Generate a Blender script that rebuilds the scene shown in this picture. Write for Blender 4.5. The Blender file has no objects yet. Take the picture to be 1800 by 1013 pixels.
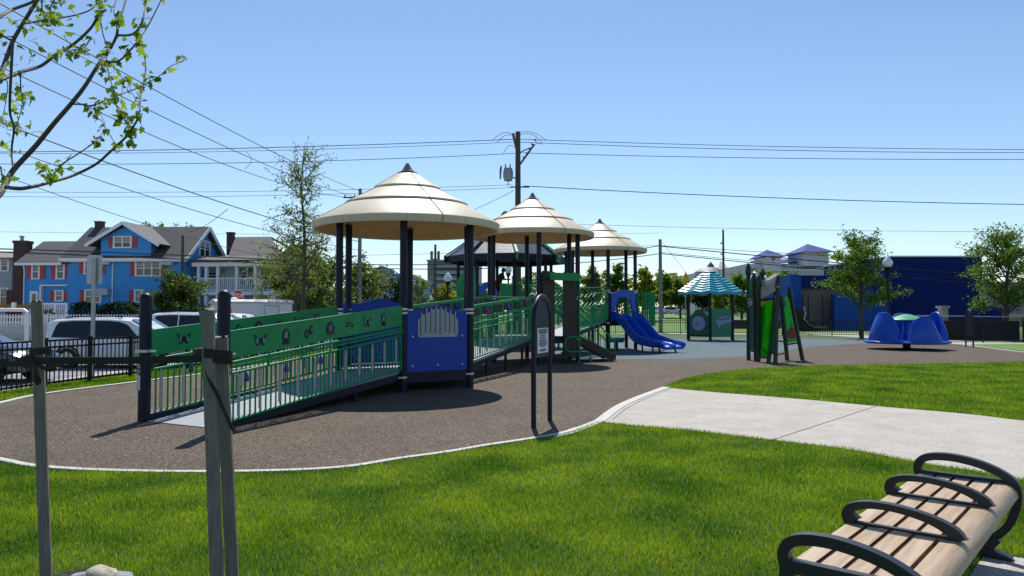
import bpy, math, random
import numpy as np
from mathutils import Vector, Matrix, noise
from mathutils.geometry import tessellate_polygon
R = math.radians
S = bpy.context.scene
COL = S.collection

# ---------------------------------------------------------------- camera, sky, sun, exposure
EYE = 1.6
PITCH = math.atan(44.0 / 1300.0)
cam_d = bpy.data.cameras.new("camera"); cam = bpy.data.objects.new("camera", cam_d); COL.objects.link(cam)
cam.location = (0, 0, EYE); cam.rotation_euler = (R(90) + PITCH, 0, 0)
cam_d.sensor_width = 36.0; cam_d.lens = 26.0; cam_d.clip_end = 6000; cam_d.clip_start = 0.05
S.camera = cam
SUN_EL, SUN_AZ = R(54), R(-2.0)          # azimuth from +Y, positive to the right
W = bpy.data.worlds.new("World"); S.world = W; W.use_nodes = True
nt = W.node_tree; nt.nodes.clear()
sky = nt.nodes.new("ShaderNodeTexSky"); sky.sky_type = 'NISHITA'; sky.sun_disc = False
sky.sun_elevation = SUN_EL; sky.sun_rotation = SUN_AZ
sky.altitude = 0; sky.air_density = 1.0; sky.dust_density = 0.08; sky.ozone_density = 3.6
bg = nt.nodes.new("ShaderNodeBackground"); bg.inputs[1].default_value = 0.123
out = nt.nodes.new("ShaderNodeOutputWorld")
nt.links.new(sky.outputs[0], bg.inputs[0]); nt.links.new(bg.outputs[0], out.inputs[0])
sl = bpy.data.lights.new("sun", 'SUN'); sl.energy = 5.0; sl.angle = R(0.5); sl.color = (1.0, 0.955, 0.88)
sun = bpy.data.objects.new("sun", sl); COL.objects.link(sun); sun.location = (0, 0, 40)
to_sun = Vector((math.sin(SUN_AZ) * math.cos(SUN_EL), math.cos(SUN_AZ) * math.cos(SUN_EL), math.sin(SUN_EL)))
sun.rotation_euler = (-to_sun).to_track_quat('-Z', 'Y').to_euler()
S.view_settings.view_transform = 'Standard'; S.view_settings.look = 'None'
S.view_settings.exposure = 0.12; S.view_settings.gamma = 1.0; S.view_settings.use_curve_mapping = False
S.cycles.max_bounces = 6; S.cycles.diffuse_bounces = 3; S.cycles.glossy_bounces = 3; S.cycles.transparent_max_bounces = 8

# ---------------------------------------------------------------- helpers
rng = random.Random(7)
nrng = np.random.default_rng(11)
_f = Vector((0, math.cos(PITCH), math.sin(PITCH))); _u = Vector((0, -math.sin(PITCH), math.cos(PITCH)))
def ray(px, py):
    return _f + Vector((1, 0, 0)) * ((px - 900) / 1300.0) + _u * (-(py - 506.5) / 1300.0)
def G(px, py, z=0.0):                       # the point of the level z that the photo shows at a pixel
    d = ray(px, py); t = (z - EYE) / d.z
    return Vector((d.x * t, d.y * t, z))
def P(px, py, Y):                           # the point at distance Y that the photo shows at a pixel
    d = ray(px, py); t = Y / d.y
    return Vector((d.x * t, Y, EYE + d.z * t))

def setp(o, label=None, cat=None, group=None, kind=None):
    if label: o['label'] = label
    if cat: o['category'] = cat
    if group: o['group'] = group
    if kind: o['kind'] = kind
    return o
def thing(name, loc, label, cat, group=None, rz=0.0):
    o = bpy.data.objects.new(name, None); COL.objects.link(o); o.empty_display_size = 0.2
    o.location = loc; o.rotation_euler = (0, 0, rz)
    return setp(o, label, cat, group)
def wmat(o):                                # world matrix of a thing or part, before any depsgraph update
    m = Matrix.Translation(o.location) @ o.rotation_euler.to_matrix().to_4x4()
    return m if o.parent is None else wmat(o.parent) @ o.matrix_parent_inverse @ m
class MB:
    def __init__(s): s.v = []; s.f = []; s.m = []; s.mi = 0
    def add(s, vs, fs, mi=None):
        b = len(s.v); s.v += [tuple(v) for v in vs]
        for f in fs: s.f.append(tuple(b + i for i in f)); s.m.append(s.mi if mi is None else mi)
        return s
    def box(s, c, size, rz=0.0, mi=None, M=None):
        x, y, z = size[0] / 2, size[1] / 2, size[2] / 2
        vs = [Vector((sx * x, sy * y, sz * z)) for sz in (-1, 1) for sy in (-1, 1) for sx in (-1, 1)]
        if M is None: M = Matrix.Rotation(rz, 3, 'Z')
        vs = [M @ v + Vector(c) for v in vs]
        return s.add(vs, [(0, 2, 3, 1), (4, 5, 7, 6), (0, 1, 5, 4), (1, 3, 7, 5), (3, 2, 6, 7), (2, 0, 4, 6)], mi)
    def bb(s, lo, hi, mi=None):
        return s.box([(a + b) / 2 for a, b in zip(lo, hi)], [abs(b - a) for a, b in zip(lo, hi)], 0, mi)
    def beam(s, p0, p1, w, h, mi=None):     # square bar between two points
        p0, p1 = Vector(p0), Vector(p1); d = (p1 - p0); L = d.length; d.normalize()
        a = d.cross(Vector((0, 0, 1)))
        if a.length < 1e-4: a = Vector((1, 0, 0))
        a.normalize(); b = a.cross(d)
        M = Matrix((a, d, b)).transposed()
        return s.box((p0 + p1) / 2, (w, L, h), M=M, mi=mi)
    def tube(s, pts, r, n=8, mi=None, cap=True):
        pts = [Vector(p) for p in pts]; k = len(pts)
        rs = r if isinstance(r, (list, tuple)) else [r] * k
        vs = []; prev = None
        for i, p in enumerate(pts):
            d = (pts[min(i + 1, k - 1)] - pts[max(i - 1, 0)]).normalized()
            if prev is None:
                a = d.cross(Vector((0, 0, 1)))
                if a.length < 1e-3: a = d.cross(Vector((1, 0, 0)))
            else: a = prev - d * prev.dot(d)
            a.normalize(); prev = a; b = d.cross(a)
            for j in range(n):
                t = 2 * math.pi * j / n
                vs.append(p + (a * math.cos(t) + b * math.sin(t)) * rs[i])
        fs = [(i * n + j, i * n + (j + 1) % n, (i + 1) * n + (j + 1) % n, (i + 1) * n + j) for i in range(k - 1) for j in range(n)]
        if cap: fs += [tuple(range(n - 1, -1, -1)), tuple((k - 1) * n + j for j in range(n))]
        return s.add(vs, fs, mi)
    def lathe(s, prof, c=(0, 0, 0), n=48, mi=None, a0=0.0):
        c = Vector(c); vs = []
        for (r, z) in prof:
            for j in range(n):
                t = 2 * math.pi * j / n + a0
                vs.append(c + Vector((r * math.cos(t), r * math.sin(t), z)))
        k = len(prof)
        fs = [(i * n + j, i * n + (j + 1) % n, (i + 1) * n + (j + 1) % n, (i + 1) * n + j) for i in range(k - 1) for j in range(n)]
        return s.add(vs, fs, mi)
    def prism(s, poly, M, t, mi=None):      # polygon in (a, b) of frame M, extruded from -t/2 to t/2 along its third axis
        n = len(poly)
        vs = [M @ Vector((a, b, -t / 2)) for a, b in poly] + [M @ Vector((a, b, t / 2)) for a, b in poly]
        tri = tessellate_polygon([[Vector((a, b, 0)) for a, b in poly]])
        fs = [tuple(x) for x in tri] + [tuple(n + i for i in reversed(x)) for x in tri]
        ar = sum(poly[i][0] * poly[(i + 1) % n][1] - poly[(i + 1) % n][0] * poly[i][1] for i in range(n))
        for i in range(n):
            j = (i + 1) % n
            fs.append((i, j, n + j, n + i) if ar > 0 else (j, i, n + i, n + j))
        return s.add(vs, fs, mi)
    def sheet(s, poly, z, mi=None):
        vs = [Vector((p[0], p[1], z)) for p in poly]
        tri = tessellate_polygon([[Vector((v.x, v.y, 0)) for v in vs]])
        fs = []
        for a, b, c in tri:
            cr = (vs[b] - vs[a]).cross(vs[c] - vs[a]).z
            fs.append((a, b, c) if cr > 0 else (a, c, b))
        return s.add(vs, fs, mi)
    def ball(s, c, r, n=12, m=8, mi=None, sc=(1, 1, 1)):
        c = Vector(c); vs = []; fs = []
        for i in range(m + 1):
            ph = math.pi * i / m
            for j in range(n):
                t = 2 * math.pi * j / n
                vs.append(c + Vector((math.sin(ph) * math.cos(t) * r * sc[0], math.sin(ph) * math.sin(t) * r * sc[1], math.cos(ph) * r * sc[2])))
        for i in range(m):
            for j in range(n):
                fs.append((i * n + j, (i + 1) * n + j, (i + 1) * n + (j + 1) % n, i * n + (j + 1) % n))
        return s.add(vs, fs, mi)
    def build(s, name, mats, parent=None, bevel=0.0, sharp=35, label=None, seg=2, **kw):
        me = bpy.data.meshes.new(name); me.from_pydata(s.v, [], s.f)
        for m in (mats if isinstance(mats, (list, tuple)) else [mats]): me.materials.append(m)
        if any(s.m): me.polygons.foreach_set('material_index', s.m)
        me.polygons.foreach_set('use_smooth', [True] * len(s.f))
        me.validate(); me.update()
        try: me.set_sharp_from_angle(angle=R(sharp))
        except Exception: pass
        o = bpy.data.objects.new(name, me); COL.objects.link(o)
        if parent is not None:
            o.parent = parent; o.matrix_parent_inverse = wmat(parent).inverted()
        if bevel > 0:
            b = o.modifiers.new('bevel', 'BEVEL'); b.width = bevel; b.segments = seg; b.limit_method = 'ANGLE'; b.angle_limit = R(40)
            b.harden_normals = False
        if label: o['label'] = label
        setp(o, **kw) if kw else None
        return o
def local(root, o):                         # mesh was written in the thing's own frame
    o.matrix_parent_inverse = Matrix.Identity(4); return o
def frame2(p0, d, up=(0, 0, 1)):            # plate frame: a along d (level), b up, third = normal
    d = Vector(d).normalized(); u = Vector(up); n = d.cross(u).normalized()
    M = Matrix((d, u, n)).transposed().to_4x4(); M.translation = Vector(p0); return M
def spline(pts, k=6, closed=False):
    pts = [Vector(p) for p in pts]; n = len(pts); o = []
    for i in range(n if closed else n - 1):
        p = [pts[(i + j) % n] if closed else pts[max(0, min(n - 1, i + j))] for j in (-1, 0, 1, 2)]
        for q in range(k):
            t = q / k
            o.append(0.5 * ((2 * p[1]) + (p[2] - p[0]) * t + (2 * p[0] - 5 * p[1] + 4 * p[2] - p[3]) * t * t + (3 * p[1] - p[0] - 3 * p[2] + p[3]) * t ** 3))
    if not closed: o.append(pts[-1])
    return o

# ---------------------------------------------------------------- materials
MATS = {}
def mat(name, col, rough=0.6, var=0.0, scale=8.0, bump=0.0, bscale=60.0, metal=0.0, spec=0.5, coat=0.0, stretch=None, col2=None, detail=6.0, transl=0.0, rotz=0.0):
    if name in MATS: return MATS[name]
    m = bpy.data.materials.new(name); m.use_nodes = True; n = m.node_tree; b = n.nodes['Principled BSDF']
    b.inputs['Roughness'].default_value = rough; b.inputs['Metallic'].default_value = metal
    b.inputs['Specular IOR Level'].default_value = spec; b.inputs['Coat Weight'].default_value = coat
    b.inputs['Base Color'].default_value = (*col, 1)
    tc = n.nodes.new('ShaderNodeTexCoord'); vec = tc.outputs['Object']
    if stretch:
        mp = n.nodes.new('ShaderNodeMapping'); mp.vector_type = 'TEXTURE' if rotz else 'POINT'; mp.inputs['Scale'].default_value = tuple(1 / q for q in stretch) if rotz else stretch; mp.inputs['Rotation'].default_value = (0, 0, rotz)
        n.links.new(vec, mp.inputs['Vector']); vec = mp.outputs[0]
    if var > 0 or col2:
        t = n.nodes.new('ShaderNodeTexNoise'); t.inputs['Scale'].default_value = scale; t.inputs['Detail'].default_value = detail
        t.inputs['Roughness'].default_value = 0.65
        n.links.new(vec, t.inputs['Vector'])
        r = n.nodes.new('ShaderNodeValToRGB'); r.color_ramp.elements[0].position = 0.3; r.color_ramp.elements[1].position = 0.7
        c2 = col2 if col2 else tuple(min(1, c * (1 + var)) for c in col)
        c1 = col if col2 else tuple(c * (1 - var) for c in col)
        r.color_ramp.elements[0].color = (*c1, 1); r.color_ramp.elements[1].color = (*c2, 1)
        n.links.new(t.outputs['Fac'], r.inputs[0]); n.links.new(r.outputs[0], b.inputs['Base Color'])
        rr = n.nodes.new('ShaderNodeMapRange'); rr.inputs[3].default_value = max(0, rough - 0.08); rr.inputs[4].default_value = min(1, rough + 0.08)
        n.links.new(t.outputs['Fac'], rr.inputs[0]); n.links.new(rr.outputs[0], b.inputs['Roughness'])
    if bump > 0:
        t2 = n.nodes.new('ShaderNodeTexNoise'); t2.inputs['Scale'].default_value = bscale; t2.inputs['Detail'].default_value = 4
        n.links.new(vec, t2.inputs['Vector'])
        bp = n.nodes.new('ShaderNodeBump'); bp.inputs['Strength'].default_value = bump; bp.inputs['Distance'].default_value = 0.01
        n.links.new(t2.outputs['Fac'], bp.inputs['Height']); n.links.new(bp.outputs[0], b.inputs['Normal'])
    MATS[name] = m; return m
def leafmat(name, c1, c2, transl=0.45, rough=0.45, scale=0.8, tcol=1.6, spec=0.35, dry=None, con=1.6, tmul=(1.15, 1.0, 0.45)):
    m = bpy.data.materials.new(name); m.use_nodes = True; n = m.node_tree; b = n.nodes['Principled BSDF']
    b.inputs['Roughness'].default_value = rough; b.inputs['Specular IOR Level'].default_value = spec
    tc = n.nodes.new('ShaderNodeTexCoord'); t = n.nodes.new('ShaderNodeTexNoise'); t.inputs['Scale'].default_value = scale; t.inputs['Detail'].default_value = 3
    n.links.new(tc.outputs['Object'], t.inputs['Vector'])
    at = n.nodes.new('ShaderNodeAttribute'); at.attribute_name = 'tint'
    ad = n.nodes.new('ShaderNodeMath'); ad.operation = 'MULTIPLY_ADD'; ad.inputs[1].default_value = 0.5
    n.links.new(at.outputs['Fac'], ad.inputs[0]); 
    sc = n.nodes.new('ShaderNodeMath'); sc.operation = 'MULTIPLY_ADD'; sc.inputs[1].default_value = con; sc.inputs[2].default_value = 0.25 - con * .5
    n.links.new(t.outputs['Fac'], sc.inputs[0]); n.links.new(sc.outputs[0], ad.inputs[2])
    mx = n.nodes.new('ShaderNodeMix'); mx.data_type = 'RGBA'
    mx.inputs['A'].default_value = (*c1, 1); mx.inputs['B'].default_value = (*c2, 1); mx.clamp_factor = True
    n.links.new(ad.outputs[0], mx.inputs['Factor'])
    if dry:                                   # some blades are straw
        gt = n.nodes.new('ShaderNodeMath'); gt.operation = 'GREATER_THAN'; gt.inputs[1].default_value = 0.96; n.links.new(at.outputs['Fac'], gt.inputs[0])
        m0 = mx; mx = n.nodes.new('ShaderNodeMix'); mx.data_type = 'RGBA'; mx.inputs['B'].default_value = (*dry, 1); n.links.new(gt.outputs[0], mx.inputs['Factor']); n.links.new(m0.outputs['Result'], mx.inputs['A'])
    n.links.new(mx.outputs['Result'], b.inputs['Base Color'])
    tr = n.nodes.new('ShaderNodeBsdfTranslucent')
    mu = n.nodes.new('ShaderNodeMix'); mu.data_type = 'RGBA'; mu.blend_type = 'MULTIPLY'; mu.inputs['Factor'].default_value = 1
    mu.inputs['B'].default_value = (*(tcol * q for q in tmul), 1)
    n.links.new(mx.outputs['Result'], mu.inputs['A']); n.links.new(mu.outputs['Result'], tr.inputs['Color'])
    ms = n.nodes.new('ShaderNodeMixShader'); ms.inputs[0].default_value = transl
    n.links.new(b.outputs[0], ms.inputs[1]); n.links.new(tr.outputs[0], ms.inputs[2])
    n.links.new(ms.outputs[0], n.nodes['Material Output'].inputs['Surface'])
    MATS[name] = m; return m
def speckle(name, ca, cb, cc, scale, rough=0.85, bump=0.6, big=0.25, bsc=0.45):      # granules: rubber crumb, aggregate
    m = bpy.data.materials.new(name); m.use_nodes = True; n = m.node_tree; b = n.nodes['Principled BSDF']
    b.inputs['Roughness'].default_value = rough; b.inputs['Specular IOR Level'].default_value = 0.3
    tc = n.nodes.new('ShaderNodeTexCoord')
    v = n.nodes.new('ShaderNodeTexVoronoi'); v.inputs['Scale'].default_value = scale; n.links.new(tc.outputs['Object'], v.inputs['Vector'])
    sp = n.nodes.new('ShaderNodeSeparateColor'); n.links.new(v.outputs['Color'], sp.inputs[0])
    r = n.nodes.new('ShaderNodeValToRGB'); e = r.color_ramp.elements
    e[0].color = (*ca, 1); e[0].position = 0.1; e[1].color = (*cc, 1); e[1].position = 0.95
    k = e.new(0.55); k.color = (*cb, 1)
    n.links.new(sp.outputs[0], r.inputs[0])
    t = n.nodes.new('ShaderNodeTexNoise'); t.inputs['Scale'].default_value = bsc; t.inputs['Detail'].default_value = 7; t.inputs['Roughness'].default_value = 0.7
    n.links.new(tc.outputs['Object'], t.inputs['Vector'])
    mr = n.nodes.new('ShaderNodeMapRange'); mr.inputs[1].default_value = 0.3; mr.inputs[2].default_value = 0.7; mr.inputs[3].default_value = 1 - big; mr.inputs[4].default_value = 1 + big
    n.links.new(t.outputs['Fac'], mr.inputs[0])
    mu = n.nodes.new('ShaderNodeMix'); mu.data_type = 'RGBA'; mu.blend_type = 'MULTIPLY'; mu.inputs['Factor'].default_value = 1
    n.links.new(r.outputs[0], mu.inputs['A']); n.links.new(mr.outputs[0], mu.inputs['B'])
    n.links.new(mu.outputs['Result'], b.inputs['Base Color'])
    bp = n.nodes.new('ShaderNodeBump'); bp.inputs['Strength'].default_value = bump; bp.inputs['Distance'].default_value = 0.008
    n.links.new(v.outputs['Distance'], bp.inputs['Height']); n.links.new(bp.outputs[0], b.inputs['Normal'])
    MATS[name] = m; return m
def woodmat(name, c1, c2, stretch, scale=6.0, rough=0.6, bump=0.25, rotz=0.0):
    return mat(name, c1, rough, col2=c2, scale=scale, stretch=stretch, bump=bump, bscale=scale * 3, detail=8, rotz=rotz)
def clapmat(name, col, pitch=0.16, var=0.06, rough=0.6):                   # lap siding: courses as bump
    m = mat(name, col, rough, var=var, scale=1.5); n = m.node_tree; b = n.nodes['Principled BSDF']
    tc = n.nodes.new('ShaderNodeTexCoord'); wv = n.nodes.new('ShaderNodeTexWave'); wv.wave_type = 'BANDS'; wv.bands_direction = 'Z'; wv.wave_profile = 'SAW'
    wv.inputs['Scale'].default_value = 0.314 / pitch; n.links.new(tc.outputs['Object'], wv.inputs['Vector'])
    bp = n.nodes.new('ShaderNodeBump'); bp.inputs['Strength'].default_value = 0.8; bp.inputs['Distance'].default_value = 0.02
    n.links.new(wv.outputs['Fac'], bp.inputs['Height']); n.links.new(bp.outputs[0], b.inputs['Normal'])
    return m
def brickmat(name, c1, c2, cm, bw=0.22, bh=0.075, mortar=0.012, rough=0.8):
    m = bpy.data.materials.new(name); m.use_nodes = True; n = m.node_tree; b = n.nodes['Principled BSDF']; b.inputs['Roughness'].default_value = rough
    tc = n.nodes.new('ShaderNodeTexCoord'); sx = n.nodes.new('ShaderNodeSeparateXYZ'); n.links.new(tc.outputs['Object'], sx.inputs[0])
    ad = n.nodes.new('ShaderNodeMath'); n.links.new(sx.outputs[0], ad.inputs[0]); n.links.new(sx.outputs[1], ad.inputs[1])
    cx = n.nodes.new('ShaderNodeCombineXYZ'); n.links.new(ad.outputs[0], cx.inputs[0]); n.links.new(sx.outputs[2], cx.inputs[1])
    br = n.nodes.new('ShaderNodeTexBrick'); br.inputs['Scale'].default_value = 1.0
    br.inputs['Brick Width'].default_value = bw; br.inputs['Row Height'].default_value = bh; br.inputs['Mortar Size'].default_value = mortar
    br.inputs['Color1'].default_value = (*c1, 1); br.inputs['Color2'].default_value = (*c2, 1); br.inputs['Mortar'].default_value = (*cm, 1)
    n.links.new(cx.outputs[0], br.inputs['Vector']); n.links.new(br.outputs['Color'], b.inputs['Base Color'])
    MATS[name] = m; return m

navy = mat('navy_powder_coat', (0.004, 0.008, 0.027), 0.45, var=0.25, scale=5, bump=0.05, bscale=200, spec=0.3)
black = mat('black_metal', (0.007, 0.0075, 0.010), 0.5, var=0.3, scale=6, bump=0.06, bscale=150, spec=0.3)
darkgreen = mat('dark_green_coat', (0.006, 0.022, 0.014), 0.4, var=0.25, scale=5)
green = mat('green_plastic', (0.014, 0.275, 0.085), 0.48, var=0.2, scale=3.5, bump=0.04, bscale=90, spec=0.3)
greenrail = mat('green_coat', (0.010, 0.26, 0.085), 0.5, var=0.25, scale=7, spec=0.22)
blueplastic = mat('blue_plastic', (0.004, 0.050, 0.37), 0.4, var=0.12, scale=3, bump=0.03, bscale=120, spec=0.3)
slideblue = mat('slide_blue', (0.004, 0.080, 0.50), 0.32, var=0.1, scale=2.5, spec=0.35)
greyplate = mat('grey_plate', (0.34, 0.37, 0.42), 0.5, var=0.12, scale=9)
steel = mat('steel', (0.5, 0.51, 0.53), 0.35, var=0.15, scale=20, metal=0.8)
galv = mat('galvanised', (0.36, 0.37, 0.38), 0.45, var=0.2, scale=9, metal=0.6)
chimegrey = mat('chime_tube', (0.42, 0.43, 0.43), 0.45, var=0.15, scale=12)
deckgrey = mat('deck_coating', (0.28, 0.30, 0.335), 0.6, var=0.12, scale=6, bump=0.2, bscale=120)
rooftan = mat('roof_tan', (0.55, 0.455, 0.31), 0.48, col2=(0.74, 0.64, 0.46), scale=4.0, stretch=(5, 5, 1.2), bump=0.4, bscale=9)
roofunder = mat('roof_underside', (0.62, 0.36, 0.13), 0.6, var=0.15, scale=3)
finialgrey = mat('finial_grey', (0.23, 0.20, 0.19), 0.6, var=0.15, scale=9)
seamdark = mat('seam_dark', (0.10, 0.085, 0.07), 0.8, var=0.2)
barkboard = mat('bark_board', (0.035, 0.025, 0.02), 0.7, col2=(0.075, 0.055, 0.045), scale=3, stretch=(6, 6, 0.8), bump=0.7, bscale=8)
white = mat('white_paint', (0.78, 0.78, 0.78), 0.5, var=0.05, scale=3)
offwhite = mat('off_white', (0.62, 0.62, 0.60), 0.55, var=0.08, scale=2)
glass = mat('window_glass', (0.02, 0.025, 0.03), 0.06, spec=0.8)
carglass = mat('car_glass', (0.006, 0.007, 0.010), 0.06, spec=0.45)
tyre = mat('tyre_rubber', (0.015, 0.015, 0.015), 0.8, var=0.2)
rimm = mat('wheel_rim', (0.45, 0.46, 0.48), 0.3, metal=0.8)
carwhite = mat('car_white', (0.76, 0.77, 0.79), 0.22, coat=0.6, var=0.02)
carblack = mat('car_black', (0.012, 0.012, 0.013), 0.2, coat=0.8, var=0.05)
lampred = mat('red_lens', (0.35, 0.01, 0.012), 0.2)
lampclear = mat('clear_lens', (0.75, 0.77, 0.8), 0.12)
orange = mat('orange_lens', (0.75, 0.16, 0.01), 0.3)
red = mat('sign_red', (0.45, 0.012, 0.02), 0.4, var=0.06)
shutter = mat('coral_shutter', (0.42, 0.055, 0.06), 0.6, var=0.12)
woodpole = woodmat('pole_wood', (0.045, 0.033, 0.025), (0.10, 0.075, 0.055), (6, 6, 0.5), 5)
poleg = woodmat('weathered_pole', (0.16, 0.15, 0.14), (0.26, 0.25, 0.235), (6, 6, 0.4), 5)
stakewood = woodmat('stake_wood', (0.14, 0.118, 0.10), (0.285, 0.25, 0.215), (30, 30, 1.6), 3.0, 0.8, 0.6)
barkm = mat('tree_bark', (0.045, 0.036, 0.03), 0.85, col2=(0.11, 0.09, 0.075), scale=10, stretch=(3, 3, 0.7), bump=0.8, bscale=30)
twigbark = mat('young_bark', (0.055, 0.045, 0.045), 0.7, col2=(0.12, 0.10, 0.095), scale=18, bump=0.5, bscale=60)
strapm = mat('strap_webbing', (0.014, 0.017, 0.012), 0.8, var=0.3, scale=60, bump=0.5, bscale=300)
wirem = mat('wire', (0.02, 0.02, 0.023), 0.6, var=0.1)
# ---------------------------------------------------------------- ground and surfaces
rubber = speckle('brown_rubber', (0.033, 0.024, 0.0155), (0.083, 0.060, 0.040), (0.19, 0.143, 0.10), 62, 0.85, 0.9, 0.20, 0.7)
rubberblue = speckle('blue_rubber', (0.045, 0.075, 0.09), (0.085, 0.13, 0.15), (0.15, 0.20, 0.22), 60, 0.85, 0.8, 0.12)
concrete = speckle('path_concrete', (0.325, 0.30, 0.26), (0.42, 0.39, 0.345), (0.52, 0.49, 0.44), 130, 0.85, 0.35, 0.16, 1.6)
kerbconc = mat('kerb_concrete', (0.50, 0.49, 0.46), 0.8, var=0.14, scale=5, bump=0.4, bscale=90)
roadm = speckle('road_asphalt', (0.20, 0.20, 0.205), (0.25, 0.25, 0.255), (0.31, 0.31, 0.31), 40, 0.9, 0.3, 0.15)
walkm = speckle('sidewalk_concrete', (0.42, 0.41, 0.39), (0.47, 0.46, 0.44), (0.53, 0.52, 0.5), 60, 0.9, 0.2, 0.1)
soil = mat('grass_soil', (0.020, 0.050, 0.008), 0.9, col2=(0.045, 0.10, 0.015), scale=3.5, bump=0.6, bscale=40)
mulch = speckle('mulch', (0.012, 0.009, 0.007), (0.03, 0.02, 0.015), (0.07, 0.05, 0.04), 45, 0.95, 1.0, 0.2)
farlawn = mat('far_lawn', (0.070, 0.155, 0.014), 0.9, col2=(0.12, 0.22, 0.028), scale=1.2, bump=0.8, bscale=14)

def structure(name, mb, m, **k): return mb.build(name, m, None, kind='structure', **k)
def G2(lst, z=0.0): return [G(x, y, z) for x, y in lst]
structure('ground', MB().sheet([(-2500, -300), (2500, -300), (2500, 3500), (-2500, 3500)], 0.0), soil)
front = [(-160, 786), (-60, 800), (0, 808), (60, 820), (130, 826), (200, 829), (300, 831), (400, 831), (480, 829.5), (550, 827), (620, 821), (700, 808), (780, 797), (850, 785), (930, 773), (985, 763), (1020, 751), (1045, 741)]
curl = [(1045, 741), (1080, 716), (1120, 698), (1165, 681.5)]
front2 = [(1165, 681.5), (1200, 668), (1240, 659), (1300, 651), (1360, 647), (1430, 644.5), (1500, 643), (1600, 641), (1700, 639), (1800, 637), (1950, 635)]
right = [(1950, 634), (1900, 629), (1850, 624.5), (1800, 620.5), (1750, 614.5), (1712, 609.5), (1690, 606.5)]
back = [(1690, 606.5), (1640, 602), (1600, 600), (1500, 597), (1430, 595), (1300, 595), (1140, 596), (1000, 598.5)]
leftb = [(1000, 598.5), (850, 603), (720, 611), (620, 621), (520, 634), (430, 648), (350, 660), (243, 673), (83, 694), (0, 712), (-80, 730), (-170, 760), (-160, 786)]
fr = spline(G2(front), 6); cu = spline(G2(curl), 6); f2 = spline(G2(front2), 6); rt = spline(G2(right), 5); bk = spline(G2(back), 3); lf = spline(G2(leftb), 6)
rub_poly = fr[:-1] + cu[:-1] + f2[:-1] + rt[:-1] + bk[:-1] + lf[:-1]
structure('rubber_surface', MB().sheet(rub_poly, 0.008), rubber)
bz = [(1050, 634), (1100, 632.5), (1190, 632), (1260, 630), (1310, 627), (1360, 621), (1420, 611.5), (1480, 606.5), (1540, 603.5), (1600, 601), (1500, 598), (1430, 596), (1300, 596), (1140, 597), (1000, 600), (960, 612), (990, 628)]
structure('blue_rubber_surface', MB().sheet(spline(G2(bz), 4, True), 0.012), rubberblue)
def strip(name, line, w, h, m, z0=0.0, side=1, parent=None):
    mb = MB(); n = len(line); L = []; Q = []
    for i, p in enumerate(line):
        d = (line[min(i + 1, n - 1)] - line[max(i - 1, 0)]); d.z = 0; d.normalize(); nn = Vector((-d.y, d.x, 0)) * side
        L.append(Vector((p.x, p.y, 0))); Q.append(Vector((p.x, p.y, 0)) + nn * w)
    vs = []
    for a, b in zip(L, Q):
        vs += [a + Vector((0, 0, z0)), a + Vector((0, 0, z0 + h)), b + Vector((0, 0, z0 + h)), b + Vector((0, 0, z0))]
    fs = []
    for i in range(n - 1):
        o = i * 4
        for k in range(3):
            f = (o + k, o + k + 1, o + 4 + k + 1, o + 4 + k); fs.append(f if side > 0 else f[::-1])
    fs += [(0, 1, 2, 3), ((n - 1) * 4 + 3, (n - 1) * 4 + 2, (n - 1) * 4 + 1, (n - 1) * 4)]
    mb.add(vs, fs); return structure(name, mb, m)
strip('kerb', fr[:-8], 0.09, 0.028, kerbconc, side=-1)
strip('kerb', fr[-16:] + cu[1:], 0.16, 0.020, kerbconc, side=-1)
strip('kerb', rt, 0.16, 0.03, kerbconc, side=-1)
strip('kerb', lf[:-6], 0.13, 0.03, kerbconc, side=-1)
# concrete path from the rubber out to the right, with its joints
pa_up = [(1165, 682), (1250, 690), (1400, 702), (1540, 715), (1700, 729), (1800, 741), (2050, 768)]
pa_dn = [(2050, 900), (1900, 866), (1800, 846), (1700, 828), (1614, 815), (1500, 793), (1400, 780), (1200, 757), (1120, 750), (1045, 741.5)]
pu = spline(G2(pa_up), 4); pd = spline(G2(pa_dn), 4)
path_poly = pu + pd[:-1] + [p.copy() for p in cu[1:-1]]
structure('path', MB().sheet(path_poly, 0.010), concrete)
jm = mat('joint_dark', (0.10, 0.095, 0.085), 0.9, var=0.2)
def joint(a, b, w=0.012):
    mb = MB(); d = (b - a).normalized(); nn = Vector((-d.y, d.x, 0)) * w / 2
    mb.sheet([a - nn, b - nn, b + nn, a + nn], 0.0142); structure('path_joint', mb, jm)
joint(G(1352, 777), G(1540, 715.5)); joint(G(1930, 868), G(1960, 757))
jl = [p + Vector((0.22, -0.12, 0)) for p in cu]
for a, b in zip(jl[2:-3], jl[3:-2]): pass
strip('path_joint', jl[1:-1], 0.010, 0.004, jm, 0.0105)
# bench pad
BO = Vector((2.235, 4.07, 0)); BU = Vector((0.655, 0.756, 0)).normalized(); BV = Vector((BU.y, -BU.x, 0))   # bench axes
pad = [BO + BU * a + BV * b for a, b in ((-1.8, 0.10), (-1.8, 1.35), (1.30, 1.35), (1.30, 0.10))]
structure('bench_pad', MB().sheet(pad, 0.010), concrete)
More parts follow.
